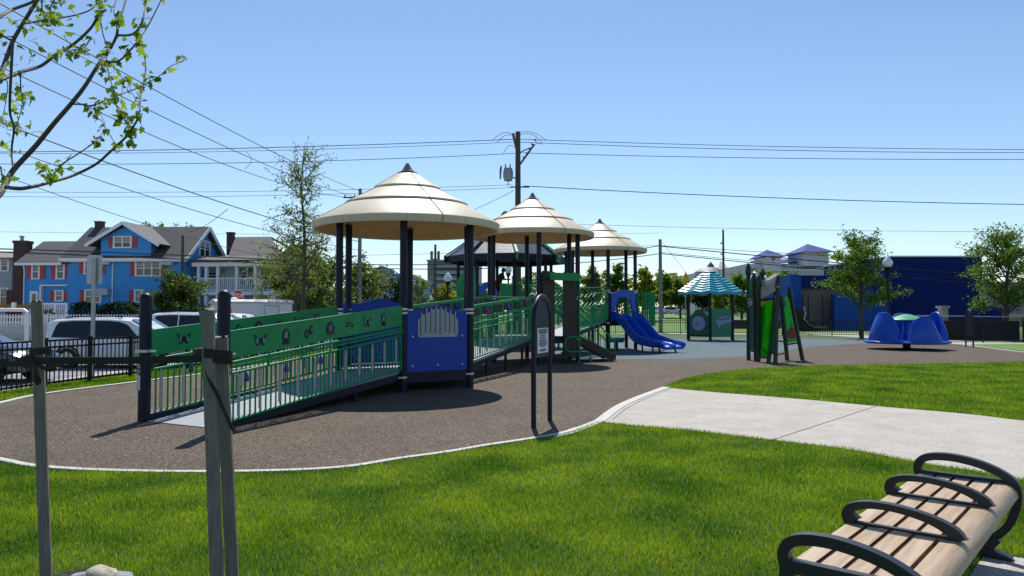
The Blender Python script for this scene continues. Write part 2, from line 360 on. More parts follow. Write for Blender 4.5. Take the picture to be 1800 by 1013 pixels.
# street and parking on the left, pavements further off
structure('road', MB().sheet([(-90, 6), (-10.4, 6), (-10.3, 20), (-9.6, 26), (-8.9, 33), (-7.6, 42), (-6, 50), (-90, 50)], 0.004), roadm)
structure('pavement', MB().sheet([(-10.9, 6), (-10.35, 6), (-10.25, 20), (-9.4, 27), (-8.4, 36), (-9.6, 36), (-10.6, 27), (-10.9, 20)], 0.008), walkm)
structure('pavement', MB().sheet([(-90, 45.5), (-7, 45.5), (-5.5, 49), (-90, 49)], 0.009), walkm)
mbk = MB()
for i in range(9):
    x = -13.6; mbk.sheet([(x, 11.5 + i * 2.6), (-11.0, 11.5 + i * 2.6), (-11.0, 11.6 + i * 2.6), (x, 11.6 + i * 2.6)], 0.008)
structure('road_marking', mbk, white)
# lawns beyond the back fence and the walk behind the merry-go-round
def sm(t): t = max(0, min(1, t)); return t * t * (3 - 2 * t)
def rise(x, y): return 1.36 * max(0, min(1, (y - 58) / 50)) * sm((x + 17) / 10) if y > 58 else 0.0
def slope(name, m, xs, ys, dz):
    vs = [Vector((x, y, rise(x, y) + dz)) for y in ys for x in xs]; k = len(xs)
    structure(name, MB().add(vs, [(j * k + i, j * k + i + 1, (j + 1) * k + i + 1, (j + 1) * k + i) for j in range(len(ys) - 1) for i in range(k - 1)]), m)
slope('park_lawn', farlawn, [-18 + 2 * i for i in range(12)] + [10, 20, 40, 70, 110], [58.1 + i * 2.5 for i in range(21)] + [115, 125, 140, 151], .004)
structure('park_lawn', MB().sheet([(-4, 58.0), (19, 56), (19.5, 58.05)], 0.003), farlawn)
structure('park_lawn', MB().sheet(G2([(1700, 605.8), (1850, 604.5), (1950, 606), (1950, 626), (1850, 621), (1800, 617.5), (1750, 612), (1712, 608)]), 0.012), farlawn)
structure('park_path', MB().sheet(G2([(1410, 585), (1430, 589), (1530, 594.5), (1640, 599.5), (1640, 602.5), (1690, 606), (1712, 607.5), (1800, 606.5), (1950, 607.5), (1950, 604), (1800, 602.5), (1700, 600), (1600, 592), (1500, 586), (1420, 581)]), 0.006), concrete)
structure('park_path', MB().sheet(G2([(1000, 586.2), (1140, 587.2), (1330, 588.2), (1420, 588.8), (1420, 586.8), (1330, 586.6), (1140, 585.8), (1000, 584.9)]), 0.006), concrete)
slope('car_park', roadm, [-6, 0, 20, 50, 110], [134, 160, 190, 228], .012)
wood_l = []
structure('yard_ground', MB().sheet([(-90, 50.5), (-10, 50.5), (-8, 120), (-90, 120)], 0.003), mat('yard_gravel', (0.20, 0.185, 0.16), 0.9, var=0.2, scale=2, bump=0.5, bscale=20))
mul = [G(165 + 92 * math.cos(t), 1026 + 22 * math.sin(t)) for t in np.linspace(0, 6.28, 30)[:-1]]
structure('mulch_bed', MB().sheet([p + Vector((0.04 * math.sin(i * 5), 0.05 * math.sin(i * 3), 0)) for i, p in enumerate(mul)], 0.010), mulch)

# ---------------------------------------------------------------- grass blades (nobody could count them)
def inpoly(px, py, poly):
    r = np.zeros(len(px), bool); n = len(poly); j = n - 1
    for i in range(n):
        xi, yi, xj, yj = poly[i].x, poly[i].y, poly[j].x, poly[j].y
        if yi != yj:
            c = ((yi > py) != (yj > py)) & (px < (xj - xi) * (py - yi) / (yj - yi) + xi); r ^= c
        j = i
    return r
def blades(name, x, y, h, w, m):
    n = len(x); a = nrng.uniform(0, 2 * np.pi, n); lean = nrng.uniform(0.05, 0.75, n) * h; la = nrng.uniform(0, 2 * np.pi, n)
    ca, sa = np.cos(a) * w / 2, np.sin(a) * w / 2; lx, ly = np.cos(la) * lean, np.sin(la) * lean
    V = np.zeros((n, 5, 3), np.float32)
    V[:, 0] = np.stack([x - ca, y - sa, np.zeros(n)], 1); V[:, 1] = np.stack([x + ca, y + sa, np.zeros(n)], 1)
    V[:, 2] = np.stack([x + ca * .8 + lx * .35, y + sa * .8 + ly * .35, h * .58], 1); V[:, 3] = np.stack([x - ca * .8 + lx * .35, y - sa * .8 + ly * .35, h * .58], 1)
    V[:, 4] = np.stack([x + lx, y + ly, h], 1)
    me = bpy.data.meshes.new(name); me.vertices.add(n * 5); me.vertices.foreach_set('co', V.ravel())
    b = np.arange(n)[:, None] * 5
    L = np.concatenate([b + np.array([0, 1, 2, 3]), b + np.array([3, 2, 4])], 1).ravel()
    me.loops.add(n * 7); me.loops.foreach_set('vertex_index', L.astype(np.int32))
    me.polygons.add(n * 2); st = np.stack([np.arange(n) * 7, np.arange(n) * 7 + 4], 1).ravel()
    me.polygons.foreach_set('loop_start', st.astype(np.int32))
    at = me.attributes.new('tint', 'FLOAT', 'POINT'); at.data.foreach_set('value', np.repeat(nrng.uniform(0, 1, n), 5).astype(np.float32))
    me.materials.append(m); me.update(); me.validate()
    o = bpy.data.objects.new(name, me); COL.objects.link(o); return setp(o, kind='stuff')
grassm = leafmat('grass_blade', (0.036, 0.120, 0.006), (0.185, 0.305, 0.018), 0.46, 0.4, 1.1, 1.75, 0.4, dry=(.30, .27, .09), con=2.7)
pathset = [p.copy() for p in path_poly]; padset = pad; mulset = mul
def offs(line, w):
    o = []
    for i, p in enumerate(line):
        d = line[min(i + 1, len(line) - 1)] - line[max(i - 1, 0)]; d.z = 0; d.normalize(); o.append(p + Vector((d.y, -d.x, 0)) * w)
    return o
near_poly = [Vector((-9, 3.0, 0))] + offs(fr, .085)[:-2] + [p for p in pd[::-1]][1:] + [Vector((9, 3.0, 0))]
def scatter(poly, y0, y1, dens, hx, excl=(), margin=0.74, x0=None, x1=None):
    X = []; Y = []
    step = 0.5; yy = y0
    while yy < y1:
        a = -margin * (yy + step) - 0.6 if x0 is None else x0; b = margin * (yy + step) + 0.6 if x1 is None else x1
        n = int(dens(yy) * step * (b - a))
        X.append(nrng.uniform(a, b, n)); Y.append(nrng.uniform(yy, yy + step, n)); yy += step
    X = np.concatenate(X); Y = np.concatenate(Y); k = inpoly(X, Y, poly)
    for e in excl: k &= ~inpoly(X, Y, e)
    X, Y = X[k], Y[k]
    # patchy: thinner and shorter in spots
    pn = np.sin(X * 1.9 + np.sin(Y * 1.3) * 2) * np.sin(Y * 2.3 + np.sin(X * 1.1) * 1.7)
    h = nrng.normal(hx, hx * .22, len(X)).clip(hx * .4, hx * 1.8) * (1 + .16 * pn)
    return X, Y, h
shr = G2([(1000, 768), (1045, 747)])
X1, Y1, H1 = scatter(near_poly, 3.9, 12.5, lambda y: 9000 * min(1, (5.0 / max(y, 4.2)) ** 1.5), 0.043, (padset, mulset))
W1 = 0.0032 + 0.00050 * (Y1 - 4)
blades('lawn_grass', X1, Y1, H1, W1 * nrng.uniform(.7, 1.3, len(X1)), grassm)
r_poly = [p for p in f2] + [p for p in pu[::-1]]
X2, Y2, H2 = scatter(r_poly, 10.5, 26, lambda y: 2100 * (11 / max(y, 11)) ** 1.4, 0.055)
blades('lawn_grass', X2, Y2, H2, 0.010 * nrng.uniform(.7, 1.3, len(X2)), grassm)
lfv = [p for p in lf if p.y < 30]
strip_poly = [Vector((-10.4, 8, 0)), Vector((-10.3, 20, 0)), Vector((-9.2, 27, 0)), Vector((-8.5, 31, 0))] + [p + Vector((-0.14, 0, 0)) for p in lf if 11 < p.y < 31]
X3, Y3, H3 = scatter(strip_poly, 11, 31, lambda y: 1100, 0.06, x0=-10.6, x1=-4)
blades('lawn_grass', X3, Y3, H3, 0.011 * nrng.uniform(.7, 1.3, len(X3)), grassm)

# bits of leaf litter blown over the rubber and the path
mb = MB(); rl = random.Random(5)
for _ in range(170):
    px, py = rl.uniform(100, 1500), rl.choice((rl.uniform(650, 800), rl.uniform(690, 760))); p = G(px, py)
    if not (inpoly(np.array([p.x]), np.array([p.y]), rub_poly)[0] or inpoly(np.array([p.x]), np.array([p.y]), path_poly)[0]): continue
    s_ = rl.uniform(.008, .026); a = rl.uniform(0, 6.28); c_, n_ = Vector((math.cos(a), math.sin(a), rl.uniform(-.2, .4))) * s_, Vector((-math.sin(a), math.cos(a), rl.uniform(-.2, .4))) * s_ * .55
    q = p + Vector((0, 0, .022)); mb.add([q - c_, q + n_, q + c_, q - n_], [(0, 1, 2, 3)], rl.choice((0, 0, 1)))
mb.build('leaf_litter', [mat('litter_pale', (.45, .40, .32), .8), mat('litter_brown', (.16, .10, .05), .8)], None, kind='stuff')
# ---------------------------------------------------------------- bench
woodslat = woodmat('bench_wood', (0.31, 0.205, 0.115), (0.52, 0.395, 0.26), (1.0, 14, 14), 2.2, 0.5, 0.12, rotz=math.atan2(BU.y, BU.x))
woodedge = mat('bench_wood_edge', (0.16, 0.05, 0.025), 0.6, var=0.2, scale=10)
ironb = mat('bench_iron', (0.010, 0.011, 0.016), 0.42, var=0.2, scale=30, bump=0.12, bscale=350)
bench = thing('park_bench', BO, 'backless park bench of pale slats with black hoop armrests', 'bench')
SZ, BL, BWD = 0.50, 1.2, 0.265
def BP(u, v, z): return BO + BU * u + BV * v + Vector((0, 0, z))
def vz_plate(mb, poly, u, t):
    M = Matrix((BV, Vector((0, 0, 1)), BV.cross(Vector((0, 0, 1))))).transposed().to_4x4(); M.translation = BO + BU * u
    mb.prism(poly, M, t)
def ribbon(path, w):                       # outline of a curved bar of varying depth
    path = [Vector((a, b)) for a, b in path]; n = len(path); A = []; B = []
    for i, p in enumerate(path):
        d = (path[min(i + 1, n - 1)] - path[max(i - 1, 0)]).normalized(); nn = Vector((-d.y, d.x)); ww = w[i] if isinstance(w, list) else w
        A.append((p + nn * ww / 2)[:]); B.append((p - nn * ww / 2)[:])
    return A + B[::-1]
def s2(pts, k=6): return [(p.x, p.y) for p in spline([Vector((a, b, 0)) for a, b in pts], k)]
pw = 0.091; gap = 0.019
for i in range(5):
    v = -BWD + 0.02 + i * (pw + gap) + pw / 2 - 0.022
    mb = MB(); ang = 0.0
    if i == 4:                              # the last slat rolls over the front edge
        prof = [(v - pw / 2, SZ), (v + .02, SZ), (v + .05, SZ - .012), (v + .075, SZ - .04), (v + .085, SZ - .075), (v + .06, SZ - .078), (v + .045, SZ - .05), (v + .02, SZ - .034), (v - pw / 2, SZ - .030)]
    elif i == 0:
        prof = [(v + pw / 2, SZ), (v + pw / 2, SZ - .03), (v - pw / 2, SZ - .034), (v - pw / 2, SZ - .004), (v - pw / 2 + .01, SZ)]
    else:
        prof = [(v - pw / 2, SZ - .03), (v + pw / 2, SZ - .03), (v + pw / 2, SZ), (v - pw / 2, SZ)]
    M = Matrix((BV, Vector((0, 0, 1)), BV.cross(Vector((0, 0, 1))))).transposed().to_4x4(); M.translation = BO
    mb.prism(prof, M, 2 * BL - 0.03)
    for k, f in enumerate(mb.f):
        if len(f) == 4 and i < 4:
            vs = [Vector(mb.v[q]) for q in f]; nn = (vs[1] - vs[0]).cross(vs[2] - vs[0]).normalized()
            if abs(nn.dot(BV)) > 0.9: mb.m[k] = 1
    o = mb.build('slat', [woodslat, woodedge], bench, bevel=0.004)
mb = MB()
for u in (-0.78, -0.40, 0.0, 0.40, 0.78): vz_plate(mb, [(-BWD + .02, SZ - .095), (BWD - .02, SZ - .095), (BWD - .03, SZ - .04), (-BWD + .02, SZ - .04)], u, 0.03)
mb.beam(BP(-BL + .05, 0, SZ - .12), BP(BL - .05, 0, SZ - .12), .05, .05)
mb.build('seat_frame', ironb, bench, bevel=0.004)
armp = s2([(-.238, .0), (-.262, .04), (-.24, .078), (-.165, .104), (-.05, .108), (.07, .092), (.16, .066), (.225, .03), (.238, .0)])
armw = [.10 - .065 * math.sin(math.pi * i / (len(armp) - 1)) ** .45 for i in range(len(armp))]
for u in (-0.40, 0.42):
    mb = MB(); vz_plate(mb, [(a, b + SZ + .004) for a, b in ribbon(armp, armw)], u, 0.052)
    vz_plate(mb, [(-.25, SZ + .001), (.255, SZ + .001), (.255, SZ + .012), (-.25, SZ + .012)], u, 0.03)
    mb.build('armrest', ironb, bench, bevel=0.012, seg=3)
for u in (-BL - .05, BL):
    mb = MB()
    ring = s2([(-.268, -.02), (-.278, .045), (-.245, .098), (-.165, .124), (-.04, .126), (.11, .098), (.23, .045), (.288, -.015), (.29, -.12), (.25, -.25), (.18, -.34), (.09, -.395)])
    vz_plate(mb, [(a, b + SZ) for a, b in ribbon(ring, .048)], u, 0.055)
    vz_plate(mb, [(-.262, SZ - .035), (.275, SZ - .035), (.275, SZ + .02), (-.262, SZ + .02)], u, 0.05)
    mb.build('armrest', ironb, bench, bevel=0.012, seg=3)
    mb = MB()
    lg = s2([(-.268, -.02), (-.265, -.14), (-.24, -.25), (-.17, -.33), (-.07, -.40)])
    vz_plate(mb, [(a, b + SZ) for a, b in ribbon(lg, [.05 + .05 * i / (len(lg) - 1) for i in range(len(lg))])], u, 0.055)
    vz_plate(mb, [(-.13, .055), (.15, .055), (.2, .12), (.1, .21), (-.08, .21), (-.18, .13)], u, .06)
    vz_plate(mb, [(-.24, .012), (.26, .012), (.26, .03), (.13, .07), (-.11, .07), (-.24, .03)], u, .075)
    mb.build('leg', ironb, bench, bevel=0.01, seg=3)

# ---------------------------------------------------------------- tree stakes, strap, rocks
def stake(px0, py0, px1, py1, Y0, Y1, w, t, label, rough_top=True):
    a, b = P(px0, py0, Y0), P(px1, py1, Y1)     # top, bottom (on the picture); carried on down into the ground
    d = (b - a).normalized(); foot = a + d * ((a.z + 0.05) / -d.z)
    root = thing('tree_stake', Vector((foot.x, foot.y, 0)), label, 'stake', 'wooden stakes holding the young tree')
    mb = MB(); n = 14; v = Vector((foot.x, foot.y, 0)).normalized(); ang = math.atan2(-v.x, v.y) - .16
    x, y = Vector((math.cos(ang), math.sin(ang), 0)), Vector((-math.sin(ang), math.cos(ang), 0)); vs = []
    for i in range(n + 1):
        f = i / n; p = foot.lerp(a, f); k = 1.0
        if rough_top and f > .955: k = 1 + (f - .955) * 5.0
        jx = rng.uniform(-.0015, .0015)
        for sx, sy in ((-1, -1), (1, -1), (1, 1), (-1, 1)): vs.append(p + x * (sx * w / 2 * k + jx) + y * sy * t / 2 * k)
    fs = [(i * 4 + j, i * 4 + (j + 1) % 4, i * 4 + 4 + (j + 1) % 4, i * 4 + 4 + j) for i in range(n) for j in range(4)] + [(3, 2, 1, 0)]
    c = len(vs); top = []
    for i in range(5):                        # battered, uneven top
        for j in range(5):
            u, v = (i / 4 - .5), (j / 4 - .5); kk = 1.2 if rough_top else 1
            vs.append(a + x * u * w * kk + y * v * t * kk + Vector((0, 0, .004 + rng.uniform(-.006, .012))))
    fs += [(c + i * 5 + j, c + (i + 1) * 5 + j, c + (i + 1) * 5 + j + 1, c + i * 5 + j + 1) for i in range(4) for j in range(4)]
    mb.add(vs, fs); mb.build('shaft', stakewood, root, bevel=0.003); return root
stake(65, 531, 81, 1013, 4.30, 4.36, .058, .045, 'thin grey wooden stake tied to a strap at the left edge', False)
stake(364.5, 546, 381, 1013, 4.12, 4.12, .066, .045, 'taller split-topped grey stake of the pair beside the ramp')
stake(388, 594, 409, 1013, 4.19, 4.24, .066, .045, 'shorter dark-sided grey stake leaning behind its taller twin')
strap = thing('tree_strap', P(230, 632, 4.2), 'dark webbing strap knotted round the grey wooden stakes', 'strap')
def band(mb, pts, w, t=0.006, tw=0.0):
    pts = spline(pts, 5); n = len(pts); vs = []
    for i, p in enumerate(pts):
        d = (pts[min(i + 1, n - 1)] - pts[max(i - 1, 0)]).normalized(); up = Vector((0, 0, 1)); up = (up - d * up.dot(d)).normalized(); nn = d.cross(up)
        a = tw * math.sin(i * .35); u2 = up * math.cos(a) + nn * math.sin(a); n2 = nn * math.cos(a) - up * math.sin(a)
        for s, q in ((-1, -1), (1, -1), (1, 1), (-1, 1)): vs.append(p + u2 * s * w / 2 + n2 * q * t / 2)
    fs = [(i * 4 + j, i * 4 + (j + 1) % 4, i * 4 + 4 + (j + 1) % 4, i * 4 + 4 + j) for i in range(n - 1) for j in range(4)] + [(0, 1, 2, 3), tuple((n - 1) * 4 + j for j in (3, 2, 1, 0))]
    mb.add(vs, fs)
mb = MB()
band(mb, [P(58, 634, 4.20), P(110, 634, 4.17), P(230, 634, 4.14), P(350, 631, 4.11), P(400, 634, 4.11), P(408, 638, 4.16)], .040, tw=.12)
band(mb, [P(408, 626, 4.16), P(395, 624, 4.10), P(352, 621, 4.10), P(340, 626, 4.16)], .05)
band(mb, [P(356, 628, 4.105), P(362, 660, 4.10), P(380, 690, 4.10), P(395, 725, 4.115), P(410, 757, 4.13)], .018, tw=.6)
mb.build('webbing', strapm, strap)
mb = MB()
band(mb, [P(-90, 655, 4.28), P(-40, 650, 4.27), P(0, 637, 4.26), P(30, 634, 4.25), P(60, 627, 4.22)], .034, tw=.7)
band(mb, [P(52, 622, 4.22), P(65, 618, 4.20), P(82, 617, 4.20), P(92, 622, 4.25)], .04)
band(mb, [P(50, 630, 4.21), P(66, 642, 4.18), P(86, 650, 4.17), P(100, 648, 4.18)], .022, tw=.5)
band(mb, [P(56, 635, 4.205), P(62, 650, 4.19), P(66, 668, 4.19), P(68, 676, 4.195)], .035, tw=.3)
band(mb, [P(60, 640, 4.20), P(30, 640, 4.22), P(-10, 643, 4.24), P(-60, 660, 4.27)], .03, tw=.5)
mb.build('knotted_end', strapm, strap)
rockm = mat('rock', (0.30, 0.25, 0.19), 0.85, col2=(0.52, 0.46, 0.38), scale=14, bump=0.8, bscale=35)
rockg = mat('rock_grey', (0.20, 0.20, 0.215), 0.85, col2=(0.33, 0.33, 0.345), scale=12, bump=0.8, bscale=35)
def rock(c, r, sc, m, label, seed):
    mb = MB(); mb.ball((0, 0, 0), 1, 20, 14)
    vs = []
    for v in mb.v:
        v = Vector(v); k = 1 + .28 * noise.noise(v * 1.1 + Vector((seed, 0, 0))) + .10 * noise.noise(v * 2.7 + Vector((0, seed, 0)))
        vs.append((c[0] + v.x * r * sc[0] * k, c[1] + v.y * r * sc[1] * k, c[2] + v.z * r * sc[2] * k))
    mb.v = vs; o = mb.build('rock', m, None, sharp=60, label=label, cat='rock', group='rocks in the mulch'); return o
ro = G(175, 1030); rock((ro.x, ro.y, .035), .115, (1, .8, .72), rockm, 'rounded tan rock, middle one of three in the mulch', 2.3)
ro = G(142, 1032); rock((ro.x, ro.y, .03), .09, (1, .8, .55), rockg, 'grey rock to the left of the tan rock', 5.1)
ro = G(210, 1031); rock((ro.x, ro.y, .025), .095, (1, .8, .56), rockg, 'flat grey rock to the right of the tan rock', 8.7)

# ---------------------------------------------------------------- rules sign and second sign
def hoop_sign(base_l, base_r, h, zbot, label, face, txt=True):
    base_l, base_r = Vector(base_l), Vector(base_r); d = base_r - base_l; w = d.length; d.normalize(); mid = (base_l + base_r) / 2
    nrm = Vector((d.y, -d.x, 0))
    root = thing('rules_sign', Vector((mid.x, mid.y, 0)), label, 'sign')
    r = w / 2; zc = h - r; pts = [base_l + Vector((0, 0, -.02)), base_l + Vector((0, 0, zc * .5))]
    for i in range(17):
        t = math.pi - math.pi * i / 16; pts.append(mid + d * r * math.cos(t) + Vector((0, 0, zc + r * math.sin(t))))
    pts += [base_r + Vector((0, 0, zc * .5)), base_r + Vector((0, 0, -.02))]
    MB().tube(pts, .036, 12).build('frame', navy, root)
    poly = [(-r * .86, zbot), (r * .86, zbot)] + [(r * .86 * math.cos(t), zc + r * .86 * math.sin(t)) for t in np.linspace(0, math.pi, 15)]
    MB().prism(poly, frame2(mid, d), .022).build('board', mat('sign_board_navy', (0.010, 0.015, 0.036), 0.5, var=0.15, spec=0.25), root)
    if txt:
        pm = mat('notice_white', (0.60, 0.64, 0.68), 0.5, var=0.04); M = frame2(mid + nrm * .0145, d)
        z1, z0, hw = zc - .08, zbot + .06, r * .66
        o = MB().prism([(-hw, z0), (hw, z0), (hw, z1), (-hw, z1)], M, .005).build('notice', pm, root)
        ink = mat('print_ink', (0.09, 0.10, 0.13), 0.6); M2 = frame2(mid + nrm * .0180, d); L = z1 - z0; rr = random.Random(4)
        rows = [(.075, .82, .022), (.145, .80, .022), (.215, .70, .022), (.30, .48, .018)] + [(.37 + .043 * i, q, .011) for i, q in enumerate((.72, .5, .45, .8, .6, .72, .78, .74, .66, .25))] + [(.86, .6, .011), (.895, .7, .011), (.93, .45, .011)]
        for f, wd, th in rows:
            a = -hw * wd; z = z1 - f * L; mb = MB()
            while a < hw * wd - .01:           # small illegible words
                b = min(hw * wd, a + rr.uniform(.018, .05)); mb.prism([(a, z - th / 2), (b, z - th / 2), (b, z + th / 2), (a, z + th / 2)], M2, .002); a = b + .008
            mb.build('text_line', ink, o)
    return root
hoop_sign(G(938, 753.5), G(966.5, 740.5), 1.84, 0.97, 'navy hoop sign with white rules notice, standing on the brown rubber', 1)
hoop_sign(G(1698, 610), G(1711, 611), 1.72, 0.55, 'black round-topped sign on two legs right of the merry-go-round', 1, False)

# ---------------------------------------------------------------- railings and ramps
def lerp(a, b, t): return a + (b - a) * t
def emblem(mb, M, kind, s):
    def pl(pts, t, mi): mb.prism([(a * s, b * s) for a, b in pts], M, t, mi)
    circ = lambda cx, cy, rx, ry, n=12: [(cx + rx * math.cos(2 * math.pi * i / n), cy + ry * math.sin(2 * math.pi * i / n)) for i in range(n)]
    if kind == 0:     # butterfly
        for q in (1, -1):
            pl([(.08 * q, -.1), (.3 * q, -.75), (.75 * q, -.6), (.95 * q, .1), (1.35 * q, .75), (.9 * q, .62), (.45 * q, .3), (.08 * q, .12)][::q], .05, 0)
            pl(circ(.62 * q, -.05, .22, .42)[::1], .056, 1); pl(circ(1.05 * q, .5, .1, .1, 8), .056, 2)
        pl(circ(0, -.05, .1, .4, 8), .054, 0)
    elif kind == 1:   # beetle
        pl(circ(0, 0, .8, .95), .05, 0); pl([(-.45, -.3), (.45, -.3), (.3, .45), (.1, .62), (-.1, .62), (-.3, .45)], .056, 1)
        pl([(-.8, -1.1), (.8, -1.15), (.6, -.7), (-.6, -.7)], .048, 0); pl(circ(-.0, .75, .12, .12, 8), .058, 3)
    elif kind == 2:   # bee
        pl(circ(-.55, -.3, .5, .6), .05, 0); pl(circ(.55, .25, .5, .65), .05, 0); pl(circ(-.55, -.3, .2, .3), .056, 2); pl(circ(.6, .3, .2, .38), .056, 1)
        pl([(-.4, 0), (.2, -.3), (.4, .1), (-.1, .3)], .052, 0)
    elif kind == 3:   # spider
        pl([(-.85, -.9), (.85, -.9), (.95, .1), (.6, .75), (0, 1), (-.6, .75), (-.95, .1)], .05, 0); pl([(-.4, -.45), (.4, -.45), (.45, .2), (.15, .6), (-.15, .6), (-.45, .2)], .056, 3)
        pl(circ(.5, -.7, .14, .12, 8), .058, 2); pl(circ(-.5, -.7, .14, .12, 8), .058, 2)
    else:             # caterpillar
        a = [(1.1 * math.cos(t), .75 * math.sin(t) - .3) for t in np.linspace(.05, math.pi - .05, 9)] + [(.6 * math.cos(t), .22 * math.sin(t) - .35) for t in np.linspace(math.pi - .1, .1, 7)]
        pl(a, .05, 0); pl([(.75 * math.cos(t), .52 * math.sin(t) - .28) for t in np.linspace(.5, math.pi - .4, 7)] + [(.68 * math.cos(t), .3 * math.sin(t) - .28) for t in np.linspace(math.pi - .5, .6, 5)], .056, 2)
emb = [black, mat('plug_teal', (0.10, 0.27, 0.26), 0.4), mat('plug_rust', (0.25, 0.12, 0.08), 0.5), mat('plug_slate', (0.12, 0.15, 0.24), 0.5)]
malletblue = mat('mallet_blue', (0.02, 0.05, 0.25), 0.35)
def ramp_railing(root, p0, p1, zb, zt, kind, nch, seed=0, ins=0.09, mallets=True, first_emb=0):
    """p0,p1 level ends; zb,zt = bottom / top heights at both ends"""
    p0, p1 = Vector((p0[0], p0[1], 0)), Vector((p1[0], p1[1], 0)); d = (p1 - p0); L0 = d.length; d.normalize(); p0 = p0 + d * ins; p1 = p1 - d * ins; L = (p1 - p0).length
    nrm = Vector((d.y, -d.x, 0)); Z = lambda f, k: lerp(lerp(zb[0], zt[0], k), lerp(zb[1], zt[1], k), f)
    at = lambda f, k, off=0: p0 + d * (L * f) + Vector((0, 0, Z(f, k))) + nrm * off
    mb = MB(); r = .020
    mb.tube([at(0, 0), at(1, 0)], r, 8); mb.tube([at(0, .53), at(1, .53)], r, 8); mb.tube([at(0, 0), at(0, 1)], .02, 8); mb.tube([at(1, 0), at(1, 1)], .02, 8)
    nb = int(L / .115)
    for i in range(1, nb): mb.tube([at(i / nb, 0), at(i / nb, .53)], .0135, 6, cap=False)
    for off, k in ((.05, .645), (.07, .605), (-.05, .645)): mb.tube([at(.01, k, off), at(.99, k, off)], .018, 8)
    nbk = max(3, int(L / .75))
    for i in range(nbk + 1):
        f = lerp(.015, .985, i / nbk); mb.beam(at(f, .53), at(f, .75), .02, .02); mb.beam(at(f, .605, -.06), at(f, .605, .075), .014, .014)
    rail = mb.build('railing', greenrail, root)
    # solid band along the top
    M = frame2(p0, d); lo, hi = .70, 1.0; mb = MB()
    if kind == 'critter':
        mb.prism([(0, Z(0, lo)), (L, Z(1, lo)), (L, Z(1, hi)), (0, Z(0, hi))], M, .038)
        mb.beam(at(0, 1.005), at(1, 1.005), .046, .014)
    else:
        n = int(L / .74); mb.beam(at(0, hi - .03), at(1, hi - .03), .04, .075); mb.beam(at(0, lo + .03), at(1, lo + .03), .04, .075)
        for i in range(n + 1):
            f = i / n; f = min(max(f, .012), .988); mb.beam(at(f, lo + .03), at(f, hi - .03), .042, .16 if 0 < i < n else .08)
    b = mb.build('band_panel', green, root, bevel=.004)
    if kind == 'critter':
        n = 7
        for i in range(n):
            f = .13 + .12 * i; c = at(f, .85); MM = frame2(c, d); mb = MB(); emblem(mb, MM, (first_emb + (0, 1, 2, 3, 4)[i % 5]) % 5, .116)
            o = mb.build('emblem', emb, b)
    else:
        tb = [mat('tumbler_dark', (0.02, 0.016, 0.016), 0.6, var=0.3), mat('tumbler_blue', (0.01, 0.05, 0.45), 0.35), mat('tumbler_red', (0.5, 0.012, 0.03), 0.35)]
        for i in range(n):
            f = (i + .5) / n; c = at(f, .85); MM = frame2(c, d); mb = MB(); hh = .10; mb.prism([(-.29, -hh), (.29, -hh), (.29, hh), (-.29, hh)], MM, .022)
            if i % 2 == 1:
                q = (i // 2) % 3; ca, cb = ((1, 2), (1, 1), (2, 2))[q]
                mb.prism([(-.15, .01), (.03, .0), (.10, .05), (-.03, .08), (-.17, .055)], MM, .06, ca); mb.prism([(-.10, -.065), (.16, -.06), (.19, .0), (0, -.01)], MM, .066, cb)
            mb.build('tumbler', tb, b)
    for i in range(nch):
        f = (i + .42) / nch; k1 = .53 - .035; ln = lerp(.56, .44, i / nch); c1 = at(f, k1, .028); mb = MB()
        mb.tube([c1, c1 - Vector((0, 0, ln))], .021, 10); mb.tube([c1 + Vector((0, 0, .03)), c1 - Vector((0, 0, ln + .03))], .007, 6)
        ch = mb.build('chime', chimegrey, rail)
        if mallets and i % 2 == (seed % 2):
            q = at(f + .032, .53, .03) - Vector((0, 0, .02)); mb = MB(); mb.tube([q, q - Vector((0, 0, .09))], .008, 6); mb.lathe([(.0, 0), (.024, -.005), (.038, -.08), (.032, -.115), (0, -.12)], q - Vector((0, 0, .02)), 10)
            mb.build('mallet', malletblue, rail)
    return rail
def ramp_deck(root, a0, a1, b0, b1, z0, z1, legs=True):
    a0, a1, b0, b1 = [Vector((v[0], v[1], 0)) for v in (a0, a1, b0, b1)]
    mb = MB(); t = .05; vs = []
    for p, z in ((a0, z0), (a1, z1), (b1, z1), (b0, z0)): vs += [p + Vector((0, 0, z)), p + Vector((0, 0, max(z - t, .013)))]
    mb.add(vs, [(0, 2, 4, 6), (7, 5, 3, 1), (0, 1, 3, 2), (2, 3, 5, 4), (4, 5, 7, 6), (6, 7, 1, 0)]); mb.build('ramp_floor', deckgrey, root, sharp=20)
    mb = MB()
    for p, q in ((a0, a1), (b0, b1)):
        z00 = max(z0 - .09, .075); mb.beam(p + Vector((0, 0, z00 - .03)), q + Vector((0, 0, z1 - .09)), .045, .13)
    n = max(2, int((a1 - a0).length / 1.4))
    for i in range(1, n + 1):
        f = i / n; z = lerp(z0, z1, f) - .12
        if z < .12: continue
        for p, q in ((a0, a1), (b0, b1)):
            c = p.lerp(q, f); mb.tube([c, c + Vector((0, 0, z))], .04, 8)
        mb.beam(a0.lerp(a1, f) + Vector((0, 0, z)), b0.lerp(b1, f) + Vector((0, 0, z)), .05, .08)
    mb.build('ramp_beams', navy, root)

